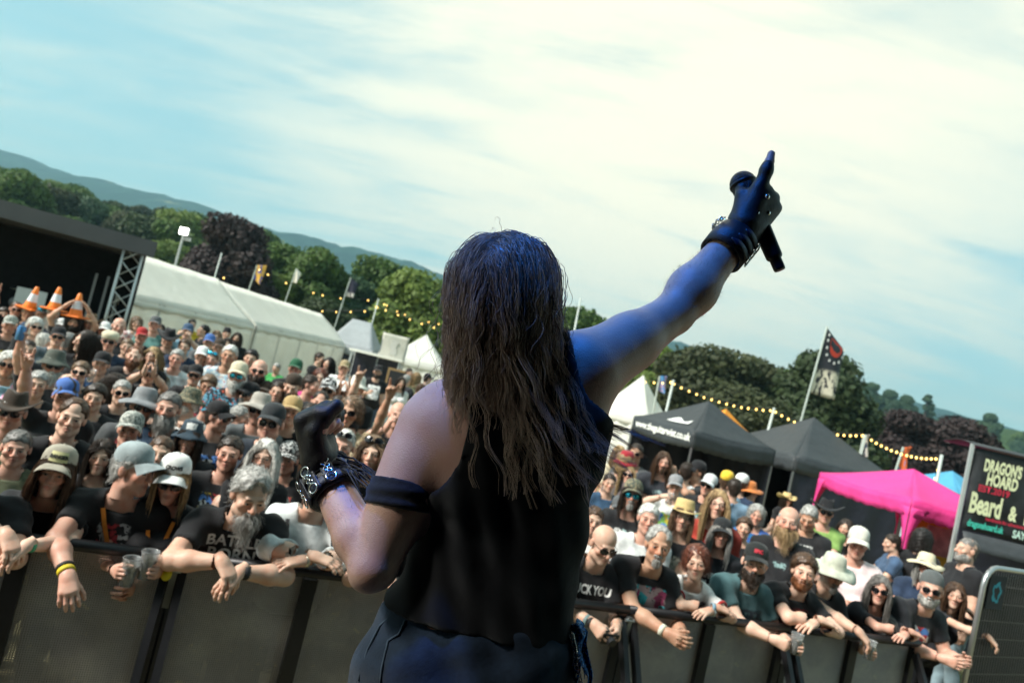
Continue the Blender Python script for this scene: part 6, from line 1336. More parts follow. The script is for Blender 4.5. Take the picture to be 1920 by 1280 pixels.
for (x, y, hp, fg, lb, sh, hr, hc, yw, kw) in ((768, 698, 17, 'md1', 'dark-haired man in black at the end of the bar queue', BK, 'short', 'dark', 60, {}), (763, 712, 17, 'md3', 'grey-haired person in the bar queue in front of the white tent', BK2, 'short', 'grey', 150, {}), (782, 707, 17, 'fd', 'blonde woman in the bar queue', OLV, 'longs', 'blond', 140, {}), (802, 710, 16, 'mc1', 'man in a dark cap standing in the bar queue', GY, 'short', 'dark', 120, dict(hat='cap', hatm=BK)), (790, 730, 18, 'mh', 'person in a green shirt bending over in the bar queue', cloth((.05, .12, .12)), 'thick', 'brown', 90, {}),
        (818, 722, 17, 'md1', 'person in a grey jacket nearest the hair of the singer', GY, 'short', 'dark', 160, {}), (828, 735, 17, 'fd', 'woman with dark red hair by the white tent', BK, 'bob', 'auburn', 120, {}), (600, 672, 22, 'mf1', 'man in a black polo shirt beside the end of the marquee', BK, 'short', 'dark', 60, {}), (616, 682, 21, 'fd', 'dark-haired woman in a black printed shirt beside the marquee end', PR([W_], zc=1.2, hw=.1, hh=.12), 'long', 'black', -30, {}), (518, 690, 19, 'mh', 'grey-haired person in a green shirt sitting against the marquee wall', cloth((.05, .30, .08)), 'short', 'grey', -30, {})):
    P(x, y, hp, fg, lb, sh, hr, hc, yw, **kw)
# back rows
P(18, 610, 32, 'mc2', 'man in a camouflage cap and black logo shirt', PR([W_, Y_], zc=1.24, hw=.09, hh=.04), 'short', 'dark', 6, hat='cap', hatm=CAMO, skin='r')
P(66, 612, 32, 'fc', 'white-haired woman in sunglasses sipping a drink', BK, 'bob', 'white', 20, glasses='sun', skin='l')
P(78, 590, 27, 'md1', 'man with blue sunglasses pushed up on a brown cap', DEN, 'short', 'dark', 0, hat='cap', hatm=BRN, glasses='blue', gpos=1, skin='r')
P(30, 580, 27, 'mur', 'man in sunglasses reaching up under the first traffic cone', BK, 'crop', 'brown', 10, glasses='sun', skin='r')
P(6, 590, 27, 'md3', 'dark-haired person in black at the edge of the back row', BK, 'thick', 'dark', 10)
cones = []
cones.append(P(52, 588, 27, 'md1', 'person in black wearing the first traffic cone', BK, 'short', 'grey', 6, skin='t'))
cones.append(P(98, 590, 27, 'md1', 'white-bearded man wearing a traffic cone as a hat', cloth((.05, .07, .10)), 'short', 'white', 4, bd='long', bcol='white'))
cones.append(P(138, 604, 28, 'mco', 'dark-haired man holding a traffic cone on his head with both hands', PR([R_, (.5, .02, .1)], zc=1.26, hw=.12, hh=.05, fill=.9), 'curly', 'black', 4, bd='short', bcol='black', skin='t'))
P(168, 606, 27, 'md2', 'man in a brown cowboy hat beside the third traffic cone', BK, 'long', 'dark', 0, hat='cowboy', hatm=cloth((.14, .085, .04)))
P(114, 612, 26, 'fd', 'person in a white visor cap in the back row', SKY, 'bob', 'white', 0, hat='cap', hatm=WH)
P(108, 632, 34, 'md3', 'man in a black cap and sunglasses wearing a slate grey shirt', cloth((.06, .085, .10)), 'short', 'dark', 6, hat='cap', hatm=BK, glasses='sun', skin='l')
P(128, 640, 33, 'md2', 'broad person in a plain white shirt turned away from the stage', WH, 'short', 'grey', 160)
P(82, 640, 32, 'mls', 'person in a white long-sleeved shirt behind the raised can', WH, 'short', 'white', 150)
P(160, 640, 38, 'myl', 'person with long dark brown hair turned aside in a black shirt', PR([(.2, .2, .2)], zc=1.25, hw=.12, hh=.02), 'longx', 'dark', -10, skin='l')
P(205, 640, 34, 'md1', 'old man in a cream flat cap and round sunglasses', NVY, 'short', 'white', 0, hat='flatcap', hatm=CRM, glasses='sun', skin='r')
P(195, 620, 27, 'md1', 'man in a white cap and reddish shirt in the back rows', cloth((.35, .12, .14)), 'short', 'white', 0, hat='cap', hatm=WH, skin='r')
P(223, 612, 28, 'md2', 'bald man in a black shirt beside the truss tower', BK, 'ring', 'grey', 10, skin='r')
P(265, 630, 26, 'md2', 'man in a red cap and black shirt with red print', PR([R_, W_], zc=1.24, hw=.12, hh=.05), 'short', 'dark', 10, hat='cap', hatm=RED, skin='r')
P(256, 606, 22, 'fs', 'woman in a white flowered top behind the red cap', pattern((.6, .6, .58), (.4, .1, .1), 22.0), 'bob', 'ltbrown', 10)
P(290, 608, 24, 'md2', 'man in a grey cap and sea green shirt', cloth((.10, .22, .20)), 'short', 'dark', 0, hat='cap', hatm=GY, skin='r')
P(300, 618, 20, 'fd', 'person in an orange top behind the sea green shirt', cloth((.6, .12, .03)), 'long', 'dark', 0)
P(316, 635, 27, 'mtank', 'man in a black brimmed hat and black vest with a white badge print', PR([W_], zc=1.22, hw=.08, hh=.08), 'short', 'dark', 0, hat='cowboy', hatm=BK)
P(351, 622, 27, 'mph', 'man in a slate cap and pale blue shirt raising both hands', SKY, 'short', 'dark', 0, hat='cap', hatm=DEN)
P(360, 608, 20, 'mc1', 'person in a yellow shirt behind the pale blue shirt', cloth((.65, .42, .03)), 'short', 'black', 20)
P(381, 620, 20, 'md3', 'dark-haired man in black standing in profile by the marquee wall', BK, 'short', 'black', -70)
P(405, 632, 21, 'fd', 'woman with long fair hair in the group by the marquee wall', OLV, 'long', 'ltbrown', 0)
P(425, 626, 20, 'md1', 'man in a black beanie in the group by the marquee wall', SKY, 'short', 'black', 10, hat='beanie', hatm=BK)
P(426, 645, 21, 'fs', 'woman with dark hair in the group by the marquee wall', BK, 'longs', 'dark', 0)
P(444, 634, 22, 'md2', 'bearded man with long hair and a black jacket by the marquee wall', BK, 'long', 'dark', -10, bd='long', bcol='dark')
P(392, 642, 24, 'mc1', 'man in a bright blue cap and grey shirt', GY, 'short', 'dark', 0, hat='cap', hatm=BLU)
P(345, 650, 27, 'md1', 'man with short brown hair in a navy shirt in the middle rows', NVY, 'short', 'brown', 0)
P(410, 652, 26, 'md3', 'man in a dark cap and grey jumper in the middle rows', GY, 'short', 'dark', 0, hat='cap', hatm=BRN)
P(238, 650, 30, 'md1', 'man in black with sandy hair behind the red-bearded man', BK, 'short', 'ltbrown', 6)
P(180, 652, 33, 'fd', 'woman with fair hair in a dark top behind the drinking man', BK2, 'longs', 'ltbrown', 0)
P(52, 655, 38, 'md2', 'man with a shaved head in a charcoal shirt beneath the raised can', cloth((.03, .03, .035)), 'crop', 'dark', 10)
P(70, 720, 48, 'md1', 'man with grey hair in black behind the blue and brown cap', BK, 'short', 'grey', 6)
P(178, 745, 50, 'md1', 'person in dark clothes behind the smiling young man', BK, 'thick', 'dark', 0)
P(520, 735, 38, 'md3', 'dark-haired man in a navy shirt beside the backward cap', NVY, 'short', 'dark', -4)
P(600, 755, 40, 'md2', 'man with thinning hair in black in front of the patterned shirt', BK, 'receding', 'dark', 0, skin='r')
P(430, 850, 66, 'md1', 'man in a dark shirt with a bright print beneath the grey logo shirt', PR([B_, W_, R_, Y_], zc=1.22, hw=.11, hh=.14), 'short', 'dark', 0, skin='r')
P(300, 850, 66, 'md3', 'man in plain black behind the orange lanyards', BK, 'crop', 'brown', 0)
P(190, 855, 66, 'fc', 'woman in black with a pale wristband behind the grey cap', BK, 'longs', 'dark', 0)
P(30, 840, 66, 'md2', 'man in an olive shirt behind the end of the barrier', OLV, 'short', 'dkgrey', 6, skin='r')
# traffic cones worn as hats
CONEM = NB('traffic_cone'); _v = CONEM.coord(); _z = CONEM.sep(_v)[2]
CONEM.set(CONEM.mix(CONEM.math('MULTIPLY', CONEM.step(_z, .14, .143), CONEM.step(_z, .30, .297)), (.85, .20, .01), (.75, .75, .78)), .45)
for (o, f), lb, tl in zip(cones, ('orange and white traffic cone tilted over a raised arm', 'orange and white traffic cone worn on the white-bearded head', 'orange and white traffic cone held on a head with both hands'), (.10, .0, -.05)):
    m = Matrix.LocRotScale(o.location, o.rotation_euler, o.scale) @ f['headM']; p = m @ Vector((0, .01, .085)); e = empty('traffic_cone', p); e.rotation_euler = (0, tl, 0); tag(e, lb, 'traffic cone', 'traffic cones worn as hats'); e.scale = (.82,) * 3
    b = MB(); b.lathe([(.115, .0), (.118, .03), (.098, .08), (.060, .30), (.030, .43), (.020, .44), (0, .44)], 20); b.build('cone', CONEM.m, e, True)
    b = MB(); b.box((0, 0, 0), (.34, .34, .035)); b.build('base', plain((.80, .17, .01), .5), e, bevel=.012)
# ------------------------------------------------------------------ the singer, seen from behind
def A3(px, py, d): return np.array(at(px, py, d))
base = np.array([float(at(880, 1270, 1.29)[0]), float(at(880, 1270, 1.29)[1]), DECK]); so = empty('person', base); tag(so, 'long-haired singer in a sleeveless denim vest seen from behind raising a microphone', 'person')
Q_ = lambda px, py, d: tuple(A3(px, py, d) - base)
SL, EL, WL = Q_(808, 805, 1.27), Q_(702, 1060, 1.20), Q_(612, 893, 1.33)
SR, ER, WR = Q_(1108, 688, 1.27), Q_(1262, 588, 1.40), Q_(1378, 447, 1.49)
tor = [C(Q_(870, 800, 1.27), Q_(1050, 730, 1.27), .070, None, .06), C(Q_(905, 870, 1.28), Q_(1028, 842, 1.28), .092, None, .08), C(Q_(890, 985, 1.29), Q_(1005, 978, 1.29), .088, None, .08), C(Q_(868, 1090, 1.29), Q_(972, 1087, 1.29), .088, None, .08), C(Q_(820, 1185, 1.28), Q_(958, 1187, 1.28), .100, None, .08), C(Q_(785, 1285, 1.28), Q_(945, 1285, 1.28), .112, None, .08),
       C(Q_(930, 745, 1.28), Q_(845, 772, 1.27), .046, .060, .05), C(Q_(950, 740, 1.28), Q_(1070, 690, 1.27), .046, .060, .05), E(Q_(868, 850, 1.235), (.062, .035, .085), .06), E(Q_(1060, 800, 1.235), (.06, .035, .085), .06)]
nk = [C(Q_(938, 755, 1.28), Q_(948, 650, 1.27), .056, .053, .03)]
def lerp(a, b, t): return tuple(np.array(a) + (np.array(b) - np.array(a)) * t)
bump_ = lambda a, b, t, off: tuple(np.array(lerp(a, b, t)) + np.array(off))
armL = [C(SL, lerp(SL, EL, .18), .056, .056, .05), C(SL, EL, .051, .043, .03), E(lerp(SL, EL, .45), (.054, .054, .10), .04, frame(np.array(EL) - np.array(SL), (0, -1, 0))), C(EL, lerp(EL, WL, .30), .040, .045, .008), C(lerp(EL, WL, .30), WL, .045, .032, .010), E(tuple(np.array(EL) + np.array([-.010, -.012, -.016])), (.024, .022, .026), .02)]
armR = [C(SR, lerp(SR, ER, .2), .060, .057, .05), C(SR, lerp(SR, ER, .45), .049, .052, .03), C(lerp(SR, ER, .45), ER, .052, .041, .03), C(ER, lerp(ER, WR, .30), .041, .047, .015), C(lerp(ER, WR, .30), WR, .047, .034, .03)]
HLp = np.array(Q_(800, 1290, 1.28)); HRp = np.array(Q_(955, 1290, 1.28)); KL = HLp + np.array([-.13, .06, -.40]); KR = HRp + np.array([.05, .02, -.42]); AL_ = np.array([KL[0] - .02, KL[1] - .05, .07]); AR_ = np.array([KR[0] + .01, KR[1] - .03, .07])
leg = [C(tuple(HLp), tuple(KL), .098, .062, .04), C(tuple(KL), tuple(AL_), .060, .042, .03), C(tuple(HRp), tuple(KR), .098, .062, .04), C(tuple(KR), tuple(AR_), .060, .042, .03)]
ft_ = [C((*AL_[:2], .045), (AL_[0] - .03, AL_[1] + .17, .04), .046, .038, .02), C((*AR_[:2], .045), (AR_[0] + .03, AR_[1] + .17, .04), .046, .038, .02)]
allp = tor + nk + armL + armR + leg + ft_
V, Q = polygonise(lambda P: union(P, allp), (-.62, -.40, -.03), (.95, .60, 2.05), .0062)
V0 = V + base
keep = np.ones(len(V), bool)
for W, El in ((WL, EL), (WR, ER)):
    u = np.array(W) - np.array(El); u /= np.linalg.norm(u); keep &= ~(((V - np.array(W)) @ u > -.01) & (np.linalg.norm(V - np.array(W), axis=1) < .1))
V, Q, _ = keep_faces(V, Q, keep)
parts = [(V, Q)]
# hands
def hand_at(W, zdir, palm, prims, mirror, sc, h, lim=-.045):
    fr = frame(zdir, -np.asarray(palm, float)); v, q = polygonise(lambda P: union(P, prims), (-.10, -.13, -.06), (.13, .06, .22), h); v, q, _ = keep_faces(v, q, v[:, 2] > lim)
    if mirror: v = v.copy(); v[:, 0] *= -1; q = q[:, ::-1]
    return (v * sc) @ fr.T + np.array(W), q, fr
zR = np.array(Q_(1444, 362, 1.49)) - np.array(Q_(1392, 438, 1.49)); pR_ = np.array(CF) * .80 - np.array(CR) * .50 + np.array(CU) * .1
zL = np.array(Q_(588, 785, 1.33)) - np.array(Q_(606, 868, 1.32)); pL_ = np.array(CR) * .90 - np.array(CF) * .30
def custom(kind):
    pr = hand_prims(kind, .0096); return pr
hR = hand_at(Q_(1394, 436, 1.49), zR, pR_, custom('point'), False, 1.10, .004); hL = hand_at(Q_(606, 872, 1.325), zL, pL_, custom('fist'), True, 1.10, .004)
parts += [hR[:2], hL[:2]]
# head
HRs = np.stack([-CR * .985 + CF * .12, np.zeros(3), np.zeros(3)], 1); upv = CU * .995 + CR * .05; upv = upv - CF * .12; upv /= np.linalg.norm(upv); xv = HRs[:, 0] - upv * (HRs[:, 0] @ upv); xv /= np.linalg.norm(xv); yv = np.cross(upv, xv); HRs = np.stack([xv, yv, upv], 1)
hpos = np.array(Q_(946, 577, 1.25)); hv, hq, ht = head_mesh('m1', HV['m1']); hv2 = hv @ HRs.T + hpos; parts.append((hv2, hq))
off = 0; VV = []; QQ = []; TT = []
for v, q in parts: VV.append(v); QQ.append(q + off); off += len(v); TT.append(ht if len(v) == len(ht) and q is hq else np.zeros((len(v), 3), np.float32))
def singer_skin():
    b = NB('singer_skin'); v = b.coord(); n = b.noise(v, 14, 4, .6); n2 = b.vor(v, 420); n3 = b.noise(v, 90, 3, .7); n4 = b.noise(v, 34, 2)
    c = b.mix(b.step(n, .35, .75), (.64, .40, .31), (.60, .33, .25)); b.set(c, b.math('MULTIPLY_ADD', n3, .2, .36), 0, .45)
    b.b.inputs['Subsurface Weight'].default_value = .10; b.b.inputs['Subsurface Radius'].default_value = (.010, .004, .002); b.b.inputs['Subsurface Scale'].default_value = .5
    b.bump(b.math('ADD', n2, n3), .34, .0014); return b.m
SKS = singer_skin()
link('body', mesh_np('body', np.concatenate(VV), np.concatenate(QQ), tint=np.concatenate(TT)), SKS, so)
# fine hair on the arms
Vb = VV[0]; rh = np.random.default_rng(3); near = np.zeros(len(Vb), bool)
for a_, b_ in ((EL, WL), (ER, WR)):
    a_, b_ = np.array(a_), np.array(b_); t_ = np.clip((Vb - a_) @ (b_ - a_) / ((b_ - a_) @ (b_ - a_)), 0, 1); near |= (np.linalg.norm(Vb - (a_ + t_[:, None] * (b_ - a_)), axis=1) < .062) & (t_ > .02) & (t_ < .74)
ix = rh.choice(np.nonzero(near)[0], 900); p_ = Vb[ix].astype(float); e_ = .003; g_ = np.stack([union((p_ + np.eye(3)[i] * e_).astype(np.float32), allp) - union((p_ - np.eye(3)[i] * e_).astype(np.float32), allp) for i in range(3)], 1); g_ /= np.linalg.norm(g_, axis=1, keepdims=True) + 1e-6
dw = rh.normal(size=(900, 3)) * .5 + np.array([0, 0, .3]); L_ = rh.uniform(.005, .012, (900, 1)); Sh = np.stack([p_, p_ + (g_ * .7 + dw * .3) * L_ * .5, p_ + (g_ * .55 + dw * .7) * L_], 1); v_, q_ = strand_mesh(Sh, .00022, .3)
link('arm_hair', mesh_np('arm_hair', v_, q_), hair_mat((.40, .30, .22)), so)
# clothes
def fv(P):
    q = P; d = union(P, tor + [C(Q_(785, 1300, 1.28), Q_(965, 1300, 1.28), .118, None, .05)]) - .010 - .0025 * np.sin(60 * q[:, 2] + 30 * q[:, 0] + 2 * np.sin(25 * q[:, 0])) - .002 * np.sin(110 * q[:, 0] + 40 * q[:, 2])
    d = smax(d, .124 - np.linalg.norm(P - np.array(Q_(772, 802, 1.24)), axis=1), .006); d = smax(d, .098 - np.linalg.norm(P - np.array(Q_(1140, 690, 1.265)), axis=1), .006)
    ax = (P - np.array(Q_(944, 745, 1.28))); d = smax(d, .062 - np.linalg.norm(ax - np.outer(ax @ upv, upv), axis=1), .006)
    hem = np.array(Q_(900, 1150, 1.28)); return smax(d, -((P - hem) @ (CU * .98 + CR * .1)) - .012 * np.sin(9 * P[:, 0]), .006)
V, Q = polygonise(fv, (-.45, -.35, .55), (.45, .35, 1.62), .0058)
def denim(c, name):
    b = NB(name); v = b.coord(); n = b.noise(v, 9, 5, .65); wv = b.n('ShaderNodeTexWave'); wv.inputs['Scale'].default_value = 300; wv.inputs['Distortion'].default_value = 1.5; b.l(b.coord(rot=(0, .8, .3)), wv.inputs[0]); n2 = b.noise(v, 45, 4, .7)
    b.set(b.mix(b.step(n, .35, .75), c, tuple(q * 2.2 for q in c)), .9, 0, .2, .1); b.bump(b.math('ADD', b.math('MULTIPLY', wv.outputs[0], .4), b.math('MULTIPLY', n2, 1.4)), .6, .004); return b.m
ve = link('vest', mesh_np('vest', V, Q), denim((.0035, .004, .0055), 'black_denim'), so)
def fj(P):
    d = union(P, tor[4:6] + leg + [C(tuple(HLp), tuple(HRp), .10, None, .05)]) - .013 - .004 * np.sin(34 * P[:, 2] + 22 * P[:, 0] + 2.5 * np.sin(18 * P[:, 0])) - .002 * np.sin(75 * P[:, 2] - 40 * P[:, 0])
    top = np.array(Q_(870, 1125, 1.28)); return smax(smax(d, (P - top) @ (CU * .98 + CR * .12), .006), .06 - P[:, 2], .004)
V, Q = polygonise(fj, (-.5, -.4, .0), (.45, .4, 1.2), .0075)
je = link('jeans', mesh_np('jeans', V, Q), denim((.016, .030, .055), 'blue_denim'), so)
V, Q = polygonise(lambda P: smax(union(P, ft_ + [C((*AL_[:2], .16), (*AL_[:2], .05), .052, .052, .02), C((*AR_[:2], .16), (*AR_[:2], .05), .052, .052, .02)]) - .008, .002 - P[:, 2], .01), (-.5, -.4, -.03), (.5, .5, .25), .012)
link('boots', mesh_np('boots', V, Q), leather(), so)
# jeans seams and pocket
def surf_path(fn_sdf, pts, r, mat, name, parent):
    P_ = []
    for p in pts:       # march from the camera towards the point
        o_ = CAM - base; dr = np.array(p) - o_; L_ = np.linalg.norm(dr); dr /= L_; t = L_ - .5
        for _ in range(60):
            q = o_ + dr * t; dd = float(fn_sdf(q[None].astype(np.float32))[0])
            if dd < .0008: break
            t += max(.0008, dd * .7)
        P_.append(tuple(o_ + dr * (t - .0015)))
    b = MB(); b.tube(P_, r, 6); return b.build(name, mat, parent, True)
SEAM = denim((.05, .08, .12), 'seam_thread')
surf_path(fj, [Q_(752, 1138, 1.28), Q_(712, 1172, 1.28), Q_(690, 1215, 1.28), Q_(672, 1275, 1.28)], .0022, SEAM, 'side_seam', je)
surf_path(fj, [Q_(760, 1162, 1.28), Q_(748, 1188, 1.28), Q_(728, 1200, 1.28), Q_(716, 1250, 1.28), Q_(712, 1290, 1.28)], .0022, SEAM, 'pocket_seam', je)
# ---- gloves
def glove(prims_all, W, fr, mirror, sc, name, cut=.52):
    pr = prims_all[:5]; k = 5
    for i in range(4):
        a = prims_all[k]; pr = pr + [a]; b_ = prims_all[k + 1]; pr = pr + [('c', b_[1], lerp(b_[1], b_[2], .45), b_[3], b_[4], b_[5])]; k += 3
    pr = pr + [prims_all[k], prims_all[k + 1], ('c', prims_all[k + 2][1], lerp(prims_all[k + 2][1], prims_all[k + 2][2], .9), prims_all[k + 2][3], prims_all[k + 2][4], .006)]
    f = lambda P: union(P, [p if p[0] == 'e' else (*p[:5], p[5] * .9) for p in pr]) - .0034 - .0009 * np.sin(150 * P[:, 2] + 90 * P[:, 0] + 3 * np.sin(60 * P[:, 1])) * (P[:, 2] < .02) - .0006 * np.sin(160 * P[:, 0] + 90 * P[:, 2] + 2 * np.sin(70 * P[:, 2]))
    v, q = polygonise(lambda P: smax(f(P), -.030 - P[:, 2], .003), (-.10, -.13, -.06), (.13, .06, .22), .0042)
    if mirror: v = v.copy(); v[:, 0] *= -1; q = q[:, ::-1]
    return link(name, mesh_np(name, (v * sc) @ fr.T + np.array(W), q), leather(), so)
hpR = custom('point'); hpL = custom('fist')
gR = glove(hpR, Q_(1394, 436, 1.49), hR[2], False, 1.13, 'glove'); gL = glove(hpL, Q_(606, 872, 1.325), hL[2], True, 1.13, 'glove')
CHROME = plain((.75, .75, .74), .18, 1.0, .05, 30)
def on_hand(W, fr, local, mirror, sc=1.13):
    l = np.array(local, float); l[0] *= -1 if mirror else 1; return np.array(W) + fr @ (l * sc)
for x, z in ((.018, .036), (-.004, .052), (.020, .072)):
    c = on_hand(Q_(1394, 436, 1.49), hR[2], (x, .0225, z), False); b = MB(); b.lathe([(0, .0035), (.004, .0028), (.0058, 0), (.0058, -.002)], 12); m = Matrix.Identity(4); f3 = frame(hR[2][:, 1], (0, 0, 1))
    for i in range(3):
        for j in range(3): m[i][j] = float(f3[i][j])
        m[i][3] = float(c[i])
    b.build('stud', CHROME, gR, True, mw=m)
# ---- wrist cuffs
def cuff(El, W, r, t0, t1, name):
    u = np.array(W) - np.array(El); L_ = np.linalg.norm(u); u /= L_; c = np.array(El) + u * L_ * .5 * (t0 + t1); ln = L_ * (t1 - t0); fr = frame(u, -np.array(CF)); b = MB()
    b.lathe([(r[0], -ln / 2), (r[0] + .005, -ln / 2), (r[0] + .006, 0), (r[1] + .005, ln / 2), (r[1], ln / 2)], 28); m = Matrix.Identity(4)
    for i in range(3):
        for j in range(3): m[i][j] = float(fr[i][j])
        m[i][3] = float(c[i])
    o = b.build(name, leather((.014, .015, .020), .28), so, True, mw=m); return o, ln, r       # local z along the arm, local y towards the camera
def cyl(r, a, z): return (r * math.sin(a), r * math.cos(a), z)
def torus(b, c, R1, r2, nrm_a, n=14):
    ct = np.array(c); y = np.array([math.sin(nrm_a), math.cos(nrm_a), 0]); x = np.array([math.cos(nrm_a), -math.sin(nrm_a), 0]); z = np.array([0, 0, 1.0])
    b.tube([tuple(ct + (x * math.cos(2 * math.pi * k / n) + z * math.sin(2 * math.pi * k / n)) * R1 + y * .002) for k in range(n + 1)], r2, 6, False)
cL, lnL, rL = cuff(EL, WL, (.041, .038), .76, 1.04, 'wrist_cuff')
for k, a in enumerate((-.55, .15, .85)):
    b = MB(); b.grid(lambda u, v: cyl(.0505, a - .24 + .48 * u, -lnL * .46 + lnL * .92 * v), 6, 6); b.build('leather_plate', leather((.016, .022, .040), .22), cL, True, solid=.003)
    for z in (-.022, .020):
        b = MB(); torus(b, cyl(.055, a, z), .0095, .0016, a); b.build('ring', CHROME, cL, True)
    b = MB()
    for j in range(4): torus(b, cyl(.0555, a + (.05 if j % 2 else -.05), -.008 + .006 * j), .0042, .0010, a, 8)
    b.build('chain', CHROME, cL, True)
for z in (-.016, .016):
    b = MB(); b.lathe([(.0475, z - .008), (.0505, z - .008), (.0505, z + .008), (.0475, z + .008)], 28); b.build('strap', leather((.10, .10, .10), .35), cL, True)
rf = random.Random(4)
for k in range(26):
    a = -1.9 + .9 * rf.random(); z0 = rf.uniform(-.03, .03); g = Vector(np.array([-.30, 0, 0]) @ np.eye(3)); p0 = np.array(cyl(.050, a, z0)); dn = np.array(cL.matrix_local.inverted().to_3x3() @ Vector((rf.uniform(-.35, .0), rf.uniform(-.1, .1), -1.0))); L_ = rf.uniform(.05, .13)
    b = MB(); b.tube([tuple(p0), tuple(p0 + np.array(cyl(.014, a, 0)) + dn * L_ * .25), tuple(p0 + np.array(cyl(.016, a, 0)) + dn * L_ * .65 + np.array([.004 * rf.uniform(-1, 1), 0, 0])), tuple(p0 + np.array(cyl(.012, a, 0)) + dn * L_)], [.0016, .0015, .0013, .0009], 5); b.build('fringe', leather((.010, .010, .012), .4), cL, True)
for k in range(5):
    z = .030 + .003 * k; b = MB(); b.tube([cyl(.049 + .002 * (k % 2), 2 * math.pi * q / 24, z + .003 * math.sin(q + k)) for q in range(25)], .0024, 6, False); b.build('cord', leather((.012, .012, .014), .3), cL, True)
cR, lnR, rR = cuff(ER, WR, (.044, .040), .76, 1.04, 'wrist_cuff')
for k, z in enumerate((-.020, .0, .020)):
    b = MB(); b.grid(lambda u, v: cyl(.0515 - .0015 * u, -.95 + (1.25 - .12 * k) * u, z + (-.0075 + .015 * v) * (1 - .9 * max(0, u - .75) / .25)), 14, 2); b.build('strap', leather((.016, .024, .045), .2), cR, True, solid=.003)
    b = MB(); a0 = -1.05; pts = [cyl(.055, a0 - .14, z - .009), cyl(.055, a0 + .14, z - .009), cyl(.055, a0 + .14, z + .009), cyl(.055, a0 - .14, z + .009), cyl(.055, a0 - .14, z - .009)]; b.tube(pts, .0018, 6, False); b.tube([cyl(.056, a0, z - .009), cyl(.056, a0, z + .009)], .0012, 6); b.build('buckle', CHROME, cR, True)
b = MB()
for j in range(12): torus(b, cyl(.052, 1.2 + .12 * j, .026 + .003 * math.sin(j)), .0052, .0013, 1.2 + .12 * j + (1.2 if j % 2 else 0), 8)
b.build('chain', CHROME, cR, True)
# ---- fabric arm band
u = np.array(EL) - np.array(SL); c = np.array(lerp(SL, EL, .50)); fr = frame(u, -np.array(CF)); m = Matrix.Identity(4)
for i in range(3):
    for j in range(3): m[i][j] = float(fr[i][j])
    m[i][3] = float(c[i])
arml_only = lambda P: union(P, armL[:3])
def fband(P):
    ax = (P - c) @ (u / np.linalg.norm(u)); tl = ax + .18 * ((P - c) @ CR); d = arml_only(P) - .0055 - .0016 * np.sin(260 * tl + 18 * P[:, 0]); return smax(d, np.abs(tl) - .023, .004)
V, Q = polygonise(fband, tuple(c - .13), tuple(c + .13), .0045); link('arm_band', mesh_np('arm_band', V, Q), cloth((.012, .013, .017), .8), so)
# ---- hair
rg = np.random.default_rng(21)
COL = (((0, -.01, -.30), (.205, .100, .115)), ((0, .02, -.1), (.062, .062, .13)), ((0, -.02, -.44), (.17, .115, .22)))
def locks(n, kids, zend, wave, rad, sweep=0.0):
    G = grow(rg, n, .4, 22, wave, .01, 1.1, COL, False, zend); n, m, _ = G.shape; t = np.linspace(0, 1, m)
    if sweep:
        G = G[G[:, 0, 0] < .02]; n = len(G); amp = rg.uniform(.15, 1.0, n)[:, None] * t[None] ** 2.0
        G[:, :, 0] -= sweep * amp; G[:, :, 2] += .02 * amp; G[:, :, 1] += .05 * amp
    off_ = rg.normal(size=(n, kids, 1, 3)) * rad * np.array([1, 1, .3]); env = (1.0 - .75 * t ** .8 + .25 * t ** 4)[None, None, :, None]
    ph = rg.uniform(0, 6.28, (n, kids, 1)); wv_ = .0035 * np.stack([np.sin(ph + 9 * t), np.cos(1.3 * ph + 8 * t), 0 * ph + 0 * t], -1) * t[None, None, :, None]
    S = G[:, None] + off_ * env + wv_; return S.reshape(-1, m, 3)
S1 = locks(900, 14, -.13, .0085, .009); S2 = locks(200, 7, -.19, .016, .006); S3 = locks(170, 8, -.30, .015, .006, .14); S4 = locks(90, 3, -.20, .030, .016)
S4 = S4 + rg.normal(size=(len(S4), 1, 3)) * np.array([.035, .015, .01]) * (np.linspace(0, 1, S4.shape[1]) ** 1.5)[None, :, None]
S5 = grow(rg, 16, .12, 22, .012, .0, 1.1, (), False); k5 = np.linspace(0, 1, S5.shape[1]); S5[:, :, 2] += (rg.uniform(.01, .05, (len(S5), 1)) * np.sin(k5 * 2.2)[None])
hm_ = Matrix.Identity(4)
for i in range(3):
    for j in range(3): hm_[i][j] = float(HRs[i][j]) * 1.04
    hm_[i][3] = float(hpos[i])
def hair_s():
    b = NB('singer_hair'); v = b.coord(scale=(240, 240, 5)); n = b.noise(v, 1.0, 3, .6); z = b.sep(b.coord())[2]
    c = b.mix(b.step(n, .3, .75), (.36, .25, .19), (.80, .62, .50)); c = b.mix(b.math('MULTIPLY', b.step(z, -.06, -.30), .5), c, (.55, .42, .32))
    b.set(c, .36, 0, .5); b.b.inputs['Anisotropic'].default_value = .5
    tr = b.n('ShaderNodeBsdfTranslucent'); b.l(c, tr.inputs[0]); ms = b.n('ShaderNodeMixShader'); ms.inputs[0].default_value = .35; b.l(b.b.outputs[0], ms.inputs[1]); b.l(tr.outputs[0], ms.inputs[2]); b.l(ms.outputs[0], b.o.inputs[0]); return b.m
HM = hair_s()
VV = []; QQ = []; off = 0
for S, r in ((S1, .00062), (S2, .00055), (S3, .00055), (S4, .00045), (S5, .0004)):
    v, q = strand_mesh(S, r, .4); VV.append(v); QQ.append(q + off); off += len(v)
hb = lambda P: smax(smin(ell_d(P, (0, .022, .034), (.080, .097, .088)), ell_d(P, (0, .072, -.05), (.078, .034, .125)), .05) - wob(P, .004), -ell_d(P, (0, -.12, -.05), (.075, .11, .13)), .01)
v, q = polygonise(hb, (-.14, -.14, -.32), (.14, .16, .18), .006); VV.append(v); QQ.append(q + off)
